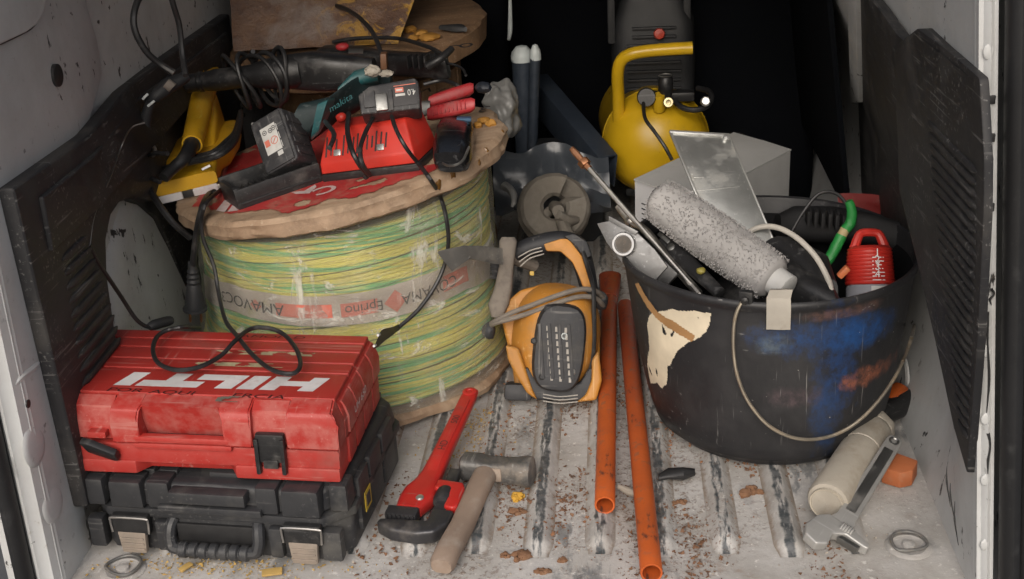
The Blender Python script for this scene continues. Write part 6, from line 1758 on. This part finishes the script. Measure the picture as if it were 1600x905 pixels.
g = G(); g.tube([T(508, 190, .115), T(522, 210, .11), T(515, 232, .10)], .004, 8, 4); g.obj("strap_edge", M_blackm, tl_, True)

# --- red charger and the battery plugged on it
qa, qb = T(505, 286), T(656, 268)
Fc = frame(qa, qb - qa, Tn); cl_ = (qb - qa).length
chg = thing("battery_charger", "bright red vented battery charger standing on the worn red flange print", "charger", Fc)
g = G(); g.prism([(.0, .0), (cl_, .0), (cl_ + .004, .10), (-.002, .10)], .0, .014, .003); g.obj("base", M_blkp, chg)
g = G()
rs = [[V((.001, .001, .0145)), V((cl_ - .002, .001, .0145)), V((cl_ + .002, .098, .0145)), V((-.001, .098, .0145))],
      [V((.002, .003, .034)), V((cl_ - .004, .003, .034)), V((cl_ - .0, .098, .034)), V((.0, .098, .034))],
      [V((.014, .034, .078)), V((cl_ - .018, .034, .078)), V((cl_ - .010, .098, .078)), V((.010, .098, .078))],
      [V((.018, .040, .083)), V((cl_ - .022, .040, .083)), V((cl_ - .014, .094, .083)), V((.014, .094, .083))]]
g.rings(rs)
bmesh.ops.bevel(g.bm, geom=g.bm.edges[:], offset=.0035, segments=3, affect='EDGES', profile=.6)
shell = g.obj("shell", M_rch, chg)
def onface(x, v): # v 0..1 up the sloping front
    a_, b_ = V((x, .003, .034)), V((x + (cl_ / 2 - x) * .08, .034, .078)); return a_ + (b_ - a_) * v
fn = V((0, -.044, .031)).normalized()
for (gx, cnt) in ((.012, 3), (.045, 3), (.072, 4), (.108, 3)):
    for k in range(cnt):
        x = gx + k * .0095
        F = frame(onface(x, .5) + fn * .0002, V((.004, .031, .044)), fn)
        q = G(); q.box((0, 0, 0), (.036 - .005 * k, .0028, .0016), .0006, F); q.obj("vent_slot", M_rubber, shell)
for x in (.034, .116):
    F = frame(onface(x, .28) + fn * .001, (1, 0, 0), fn); q = G(); q.box((0, 0, 0), (.013, .011, .003), .001, F); q.obj("metal_plate", M_chrome, shell)
for (px, py) in ((533, 183), (583, 178)):
    q = G(); q.blob(MW[chg.name].inverted() @ T(px, py, .094), .010, .008, .008, .15, 2, 2); q.obj("red_lug", M_rch, shell)
for px in (632, 652):
    q = G(); q.box(MW[chg.name].inverted() @ T(px, 166, .092), (.010, .012, .02), .003); q.obj("red_lug", M_rch, shell)
cable("black cord draped over the left of the red charger", [T(545, 178, .095), T(543, 205, .09), T(550, 235, .075), T(562, 258, .05), T(574, 272, .022), T(570, 278, .015)], .0044)
cable("black cord crossing in the middle of the red charger", [T(584, 183, .095), T(572, 205, .088), T(563, 232, .075), T(566, 256, .055), T(578, 274, .025)], .0040)
ba_ = T(607, 152, .125)
ux = (c_right + c_up * .12).normalized(); uy = (c_up * .9 + c_fwd * .2); uy = (uy - ux * uy.dot(ux)).normalized(); uz = ux.cross(uy)
Fb = Matrix.Identity(4)
for i in range(3): Fb[i][0], Fb[i][1], Fb[i][2], Fb[i][3] = ux[i], uy[i], uz[i], ba_[i]
bat = thing("battery_pack", "black battery pack with red and white print plugged on the red charger", "battery", Fb)
g = G(); g.prism([(-.048, -.024), (.050, -.026), (.052, .022), (.046, .029), (-.030, .024), (-.05, .010)], -.05, .0, .004, seg=3); bb_ = g.obj("case", M_batt, bat)
g = G(); g.box((-.012, -.008, .002), (.02, .030, .006), .002); g.obj("steel_clip", M_steel_d, bb_)
g = G(); g.box((-.032, .0, .001), (.02, .03, .005), .002); g.box((.004, -.006, .0015), (.006, .036, .005), .001); g.obj("case_rib", M_batt, bb_)
g = G(); g.prism([(.008, -.018), (.048, -.018), (.048, .020), (.008, .018)], -.001, .0015, .0005); g.obj("label", M_ink, bb_)
q = G(); q.poly([(.012, .0055, .002), (.026, .0055, .002), (.026, .014, .002), (.012, .014, .002)]); q.obj("red_print", M_bred, bb_)
q = G(); q.poly([(.014, .008, .0024), (.024, .008, .0024), (.024, .011, .0024), (.014, .011, .0024)]); q.obj("white_print", M_lab, bb_)
q = G(); q.poly([(.012, -.001, .002), (.028, -.001, .002), (.028, .0032, .002), (.012, .0032, .002)]); q.obj("white_print", M_lab, bb_)
q = G(); q.poly([(.010, .0165, .002), (.047, .0172, .002), (.047, .0185, .002), (.010, .0178, .002)]); q.obj("red_print", M_bred, bb_)
b = text_bm("4.0", .015); b.transform(Matrix.Translation((.039, .004, .0022)) @ Matrix.Rotation(R(180), 4, 'Z') @ Matrix.Diagonal((.75, 1, 1, 1))); q = G(); q.merge(b); q.obj("white_lettering", M_lab, bb_)

# --- cutter with two red grips, and the black pouch below it
ct_ = thing("bolt_cutter", "hand cutter with two dusty red grips beside the battery pack", "cutter", T(700, 165, .04))
for (x0, y0, x1, y1, h, r_) in ((670, 160, 740, 138, .060, .0115), (668, 179, 742, 163, .050, .0125)):
    a_, b_ = T(x0, y0, h), T(x1, y1, h + .006)
    d = (b_ - a_).normalized(); sd_ = d.cross(Tn)
    g = G(); g.loft([(a_, c_up * r_ * .8, c_fwd * r_), (a_ + (b_ - a_) * .1, c_up * r_, c_fwd * r_), (a_ + (b_ - a_) * .5, c_up * r_ * 1.1, c_fwd * r_ * 1.1), (a_ + (b_ - a_) * .92, c_up * r_ * 1.05, c_fwd * r_), (b_, c_up * r_ * .7, c_fwd * r_ * .8)], 18, 2.8); gr_ = g.obj("grip", M_grip, ct_, True)
    if r_ > .012:
        for k in range(9):
            c_ = a_ + (b_ - a_) * (.12 + .085 * k); g = G(); g.box((0, 0, 0), (.0022, .016, .003), .0008, frame(c_ - c_fwd * r_ * 1.05 + c_up * .002, d, -c_fwd + c_up * .3)); g.obj("grip_rib", M_grip, gr_, True)
g = G(); g.loft([(T(630, 185, .05), c_up * .010, c_fwd * .008), (T(655, 172, .052), c_up * .016, c_fwd * .009), (T(672, 168, .054), c_up * .012, c_fwd * .008)], 14, 3); g.obj("cutter_head", M_steel_d, ct_, True)
g = G(); g.blob(T(755, 137, .066), .016, .012, .010, .25, 2, 2, 1); g.obj("grip_end", M_dblue, ct_, True)
po = thing("black_pouch", "glossy black rounded case lying at the right of the red charger", "pouch", T(707, 250))
M_gloss = mat("glossy_black", (.010, .010, .011), .2, amt=.2, dust=(.08, .075, .07), scale=26, scratch=.2)
g = G(); g.loft([(T(704, 262, .014), c_right * .020, Tn * .008), (T(705, 254, .018), c_right * .028, Tn * .018), (T(708, 235, .022), c_right * .032, Tn * .021), (T(712, 210, .024), c_right * .032, Tn * .022), (T(714, 196, .024), c_right * .028, Tn * .018)], 24, 3.2); g.jitter(.0012, 60); g.obj("case", M_gloss, po, True)
g = G(); g.tube([T(682, 232, .030), T(688, 252, .024), T(704, 259, .024), T(722, 252, .026), T(733, 230, .032)], .0022, 6, 5); g.obj("case_seam", M_steel_d, po, True)
g = G(); g.box((0, 0, 0), (.026, .016, .006), .002, frame(T(725, 186, .040), c_right, Tn)); tag(g.obj("blue_scrap", mat("dull_blue", (.03, .09, .17), .6, amt=.3)), "small dull blue scrap between red grips and black pouch", "scrap")

# ================================================================== cables hanging down the reel
def RWp(px, py, off=.02):
    a_, z_ = rsurf(px, py, off); return RC + rpt(a_, z_, off)
def CT(px, py, h=.004): return on_plane(px, py, rF, .130 + h)
# thick cord and its moulded plug
pl_ = thing("power_plug", "thick black plug with two brass pins hanging beside the cable reel", "plug", P(304, 500, y=1.98))
g = G(); g.tube([T(336, 300, .004), T(325, 306, .006), P(316, 325, y=1.965), P(308, 360, y=1.97), P(303, 400, y=1.975), P(301, 425, y=1.98)], .0058, 10, 5); g.obj("cord", M_cord, pl_, True)
pA_, pB_ = P(301, 415, y=1.98), P(305, 484, y=1.98)
F = frame(pA_, (pB_ - pA_).orthogonal(), pB_ - pA_); L_ = (pB_ - pA_).length
g = G(); g.lathe([(.007, -.01), (.0085, 0)] + [(.0085 + .0016 * (k % 2) + .0004 * k, .006 + .0046 * k) for k in range(8)] + [(.0145, L_ * .62), (.0165, L_ * .75), (.0175, L_ * .93), (.021, L_ * .95), (.021, L_ * 1.0), (.0005, L_ * 1.0)], 24, F, caps=False); g.obj("plug_body", M_blkmat, pl_, True)
for sx in (-1, 1):
    c_ = pB_ + c_right * .0095 * sx; dn_ = (pB_ - pA_).normalized()
    g = G(); g.tube([c_, c_ + dn_ * .020, c_ + dn_ * .024], [.0024, .0024, .0012], 8, 0); g.obj("pin", M_copper, pl_, True)
# the cord that falls and curls on the red case
cable("black cord falling from the reel and curling in a loop on the red case",
      [T(345, 296, .004), P(322, 318, y=1.955), P(315, 345, y=1.955), P(318, 375, y=1.955), P(334, 415, y=1.95), P(341, 455, y=1.93), P(352, 500, y=1.87), CT(372, 527, .008), CT(395, 555), CT(425, 578), CT(456, 584), CT(469, 572), CT(464, 548), CT(445, 524, .006), CT(420, 513, .012), CT(392, 514, .012), CT(368, 532, .013), CT(345, 556), CT(310, 574), CT(275, 578), CT(248, 568), CT(239, 548), CT(245, 527), CT(262, 516, .006), CT(290, 511, .006), P(312, 512, y=1.93)], .0036)
# the charger's cord down the reel to the flat plug
fp = thing("flat_plug", "black flat plug on a cord from the red charger, lying on the red case's corner", "plug", CT(596, 530, .02))
g = G(); g.tube([T(612, 182, .094), T(620, 205, .088), T(635, 232, .062), T(652, 254, .024), T(672, 280, .006), P(688, 308, y=2.02), P(697, 340, y=2.005), RWp(700, 378, .030), RWp(694, 415, .022), RWp(678, 450, .02), RWp(652, 485, .022), RWp(622, 512, .028)], .0036, 8, 6); g.obj("cord", M_cord, fp, True)
a_, b_ = RWp(624, 511, .028), CT(590, 531, .022)
d = (b_ - a_).normalized()
g = G(); g.loft([(a_, c_up * .0048, c_fwd * .0048), (a_ + (b_ - a_) * .35, c_up * .0068, c_fwd * .006), (a_ + (b_ - a_) * .55, c_up * .010 + c_right * .003, c_fwd * .008), (a_ + (b_ - a_) * .85, c_up * .0135 + c_right * .004, c_fwd * .009), (b_, c_up * .0145 + c_right * .006, c_fwd * .009)], 18, 3); g.obj("plug_body", M_blkmat, fp, True)
for s_ in (-1, 1):
    c_ = b_ + (c_up * .008 + c_right * .003) * s_
    g = G(); g.tube([c_, c_ + d * .016], .0020, 8, 0); g.obj("pin", M_pale, fp, True)
# thin wire along the left lining to a small connector
def XL(px, py, x=-.785): return P(px, py, x=x)
wr = thing("thin_cable", "thin black wire running down the left lining to a small connector", "cable", XL(200, 490))
g = G(); g.tube([XL(226, 192, -.74), XL(205, 200, -.76), XL(190, 228), XL(172, 278), XL(148, 335), XL(140, 385)], .0013, 6, 5); g.obj("thin_wire", M_steel_d, wr, True)
g = G(); g.tube([XL(140, 383), XL(152, 408), XL(172, 438), XL(192, 468), XL(212, 498, -.775), XL(228, 510, -.765), XL(240, 510, -.755)], .0034, 8, 5); g.obj("cord", M_cord, wr, True)
g = G(); g.tube([XL(233, 512, -.76), XL(240, 508, -.755), XL(262, 502, -.74), XL(267, 501, -.737)], [.006, .0085, .0085, .007], 14, 2); g.obj("connector", M_blkmat, wr, True)
cable("thick black cable looping up the left wall above the planer", [XL(272, 114, -.70), XL(250, 100, -.72), XL(228, 80, -.735), XL(211, 48, -.745), XL(210, 18, -.745), XL(224, -15, -.74), XL(250, -45, -.73)], .0056)
cable("black cable rising straight behind the planer's yellow knob", [XL(290, 118, -.69), XL(285, 85, -.70), XL(280, 40, -.70), XL(270, 5, -.70), XL(262, -30, -.70)], .0050)
jn = thing("cable_coupling", "bundle of black couplings with a metal buckle hanging left of the planer", "coupling", P(235, 250, y=2.12))
g = G(); g.tube([P(292, 118, y=2.16), P(268, 132, y=2.14), P(246, 148, y=2.12), P(232, 162, y=2.12)], [.010, .014, .013, .010], 14, 4); g.jitter(.003, 55); g.obj("coupling", M_blkmat, jn, True)
g = G(); g.tube([P(270, 138, y=2.125), P(260, 130, y=2.125)], .010, 12, 0); g.jitter(.002, 70); g.obj("dusty_sleeve", M_grime, jn, True)
g = G(); g.tube([P(236, 160, y=2.11), P(229, 180, y=2.11), P(227, 210, y=2.11), P(231, 235, y=2.11)], [.008, .010, .010, .009], 12, 3); g.obj("sleeve", M_blkmat, jn, True)
for (a_, b_) in (((223, 155), (231, 147)), ((231, 166), (241, 158))):
    g = G(); g.tube([P(*a_, y=2.10), P(*b_, y=2.10)], .0022, 8, 0); g.obj("buckle_bar", M_white_glint, jn, True)
g = G(); g.tube([P(222, 232, y=2.10), P(230, 226, y=2.095), P(241, 230, y=2.10), P(240, 242, y=2.10), P(228, 244, y=2.10)], .0035, 8, 4, closed=True); g.obj("ring", M_grime, jn, True)
cable("black strap hanging from the coupling down behind the reel's edge", [P(228, 232, y=2.11), P(226, 262, y=2.10), P(233, 292, y=2.08), P(250, 322, y=2.05), P(272, 350, y=2.04), P(298, 372, y=2.05)], .0058)
cable("black loop of cord hanging beside the planer's front edge", [P(262, 240, y=2.05), P(240, 240, y=2.07), P(226, 250, y=2.08), P(232, 275, y=2.07), P(250, 285, y=2.05)], .0040)

# ================================================================== grit, clods and sawdust on the floor
def crumbs(name, m_, cnt, area, smin, smax, dens, lab_):
    b = bmesh.new(); n = 0; tries = 0
    while n < cnt and tries < cnt * 30:
        tries += 1
        x, y = random.uniform(area[0], area[1]), random.uniform(area[2], area[3])
        if random.random() > dens(x, y): continue
        s_ = smin + (smax - smin) * random.random() ** 4
        kx = (x - .0605) / .0925; fx_ = abs(kx - round(kx)) * .0925
        zb = .011 if (fx_ < .012 and y > 1.60) else (.004 if fx_ < .022 and y > 1.60 else .0006)
        ce = V((x, y, zb + s_ * .45))
        vs = [b.verts.new(ce + V((random.uniform(-1, 1), random.uniform(-1, 1), random.uniform(-.6, .6))).normalized() * s_ * random.uniform(.6, 1.1)) for _ in range(5)]
        for f in ((0, 1, 2), (0, 2, 3), (0, 3, 1), (4, 2, 1), (4, 3, 2), (4, 1, 3)): b.faces.new([vs[i] for i in f])
        n += 1
    bmesh.ops.recalc_face_normals(b, faces=b.faces[:])
    q = G(); q.merge(b)
    o = tag(q.obj(name, m_, sharp=10), lab_, "debris"); o['kind'] = 'stuff'
def groove(x):
    kx = (x - .0605) / .0925
    return .25 if abs(kx - round(kx)) * .0925 < .021 else 1.0
def dn1(x, y): return groove(x) * max(0, min(1, .05 + 2.6 * (noise.noise(V((x * 6, y * 5, 3))) + .02) * (1.2 if -.25 < x < .1 else .55)))
M_brown = mat("brown_crumbs", (.17, .085, .045), .9, amt=.3, dust=(.30, .20, .13), scale=60, bump=0)
M_rust = mat("rust_crumbs", (.24, .11, .05), .9, amt=.3, dust=(.34, .2, .1), scale=60, bump=0)
M_palec = mat("pale_grit", (.42, .37, .31), .9, amt=.3, scale=60, bump=0)
M_saw = mat("yellow_sawdust", (.46, .30, .09), .9, amt=.3, dust=(.38, .28, .15), scale=60, bump=0)
crumbs("brown_grit", M_brown, 5200, (-.40, .40, 1.46, 2.25), .0008, .0056, dn1, "brown dry crumbs scattered between the floor ribs")
crumbs("rust_grit", M_rust, 2200, (-.36, .30, 1.46, 2.1), .0008, .0050, lambda x, y: dn1(x + 3, y), "reddish clay crumbs on the ribbed floor")
crumbs("pale_grit", M_palec, 1500, (-.80, .44, 1.46, 2.2), .0006, .003, lambda x, y: .25 + dn1(x, y + 5), "pale mortar grit on the ribbed floor")
def dsaw(x, y):
    a_ = math.exp(-((x + .60) / .17) ** 2 - ((y - 1.545) / .022) ** 2); b_ = math.exp(-((x + .265) / .05) ** 2 - ((y - 1.93) / .09) ** 2)
    return min(1, a_ + b_ * .9)
crumbs("sawdust", M_saw, 1900, (-.80, -.1, 1.47, 2.15), .0007, .0042, dsaw, "yellow sawdust in front of the black case and near the reel")
M_clod = mat("clay_clod", (.19, .095, .048), .9, amt=.35, dust=(.28, .17, .10), scale=40, bump=.5, bscale=160)
M_foam2 = mat("yellow_foam_lump", (.52, .28, .03), .8, amt=.25, dust=(.32, .17, .04), scale=60, bump=.5, bscale=200)
for (px, py, rx, ry, rz, mm, lb, ct2, sd2) in ((1174, 768, .018, .014, .011, M_clod, "large brown clod lying alone below the bucket", "clod", 1),
        (808, 775, .012, .010, .009, M_foam2, "yellow foam lump lying beside the hammer head", "foam lump", 2),
        (806, 796, .014, .009, .006, M_clod, "flat brown clod just below the yellow foam lump", "clod", 3),
        (812, 866, .016, .013, .010, M_clod, "brown clod at the front edge right of the hammer's handle", "clod", 4),
        (850, 888, .013, .008, .006, M_clod, "small brown clod nearest the load edge left of the pipes", "clod", 5),
        (878, 872, .009, .007, .005, M_clod, "tiny brown clod at the lower end of a rib, left of the pipes", "clod", 6),
        (790, 864, .008, .006, .005, M_clod, "tiny brown clod touching the larger one by the hammer handle", "clod", 7),
        (1062, 782, .010, .008, .006, M_clod, "small brown clod right of the right orange pipe", "clod", 8)):
    p = P(px, py, z=.006)
    g = G(); random.seed(sd2 * 7)
    for q_ in range(9):
        a_, d_ = random.uniform(0, 6.28), random.random() ** .6
        f_ = random.uniform(.30, .62) * (1.25 - .6 * d_)
        g.blob((p.x + rx * d_ * math.cos(a_), p.y + ry * d_ * math.sin(a_), rz * f_ * .8), rx * f_, ry * f_, rz * f_ * 1.3, .5, 2.4, 2, sd2 + q_)
    g.jitter(.0012, 160)
    tag(g.obj("foam_lump" if mm is M_foam2 else "clay_clod", mm), lb, ct2)
for (px, py, ln, an, lb) in ((425, 893, .03, .2, "yellow wood chip on the sawdust in front of the black case's handle"), (290, 885, .022, 1.0, "pale wood chip on the sawdust beside the left floor ring")):
    p = P(px, py, z=.008)
    g = G(); g.box((0, 0, 0), (ln, ln * .45, .004), .0015, Matrix.Translation((p.x, p.y, .007)) @ Matrix.Rotation(an, 4, 'Z') @ Matrix.Rotation(.15, 4, 'X')); g.jitter(.0015, 120)
    tag(g.obj("wood_chip", M_saw), lb, "wood chip")
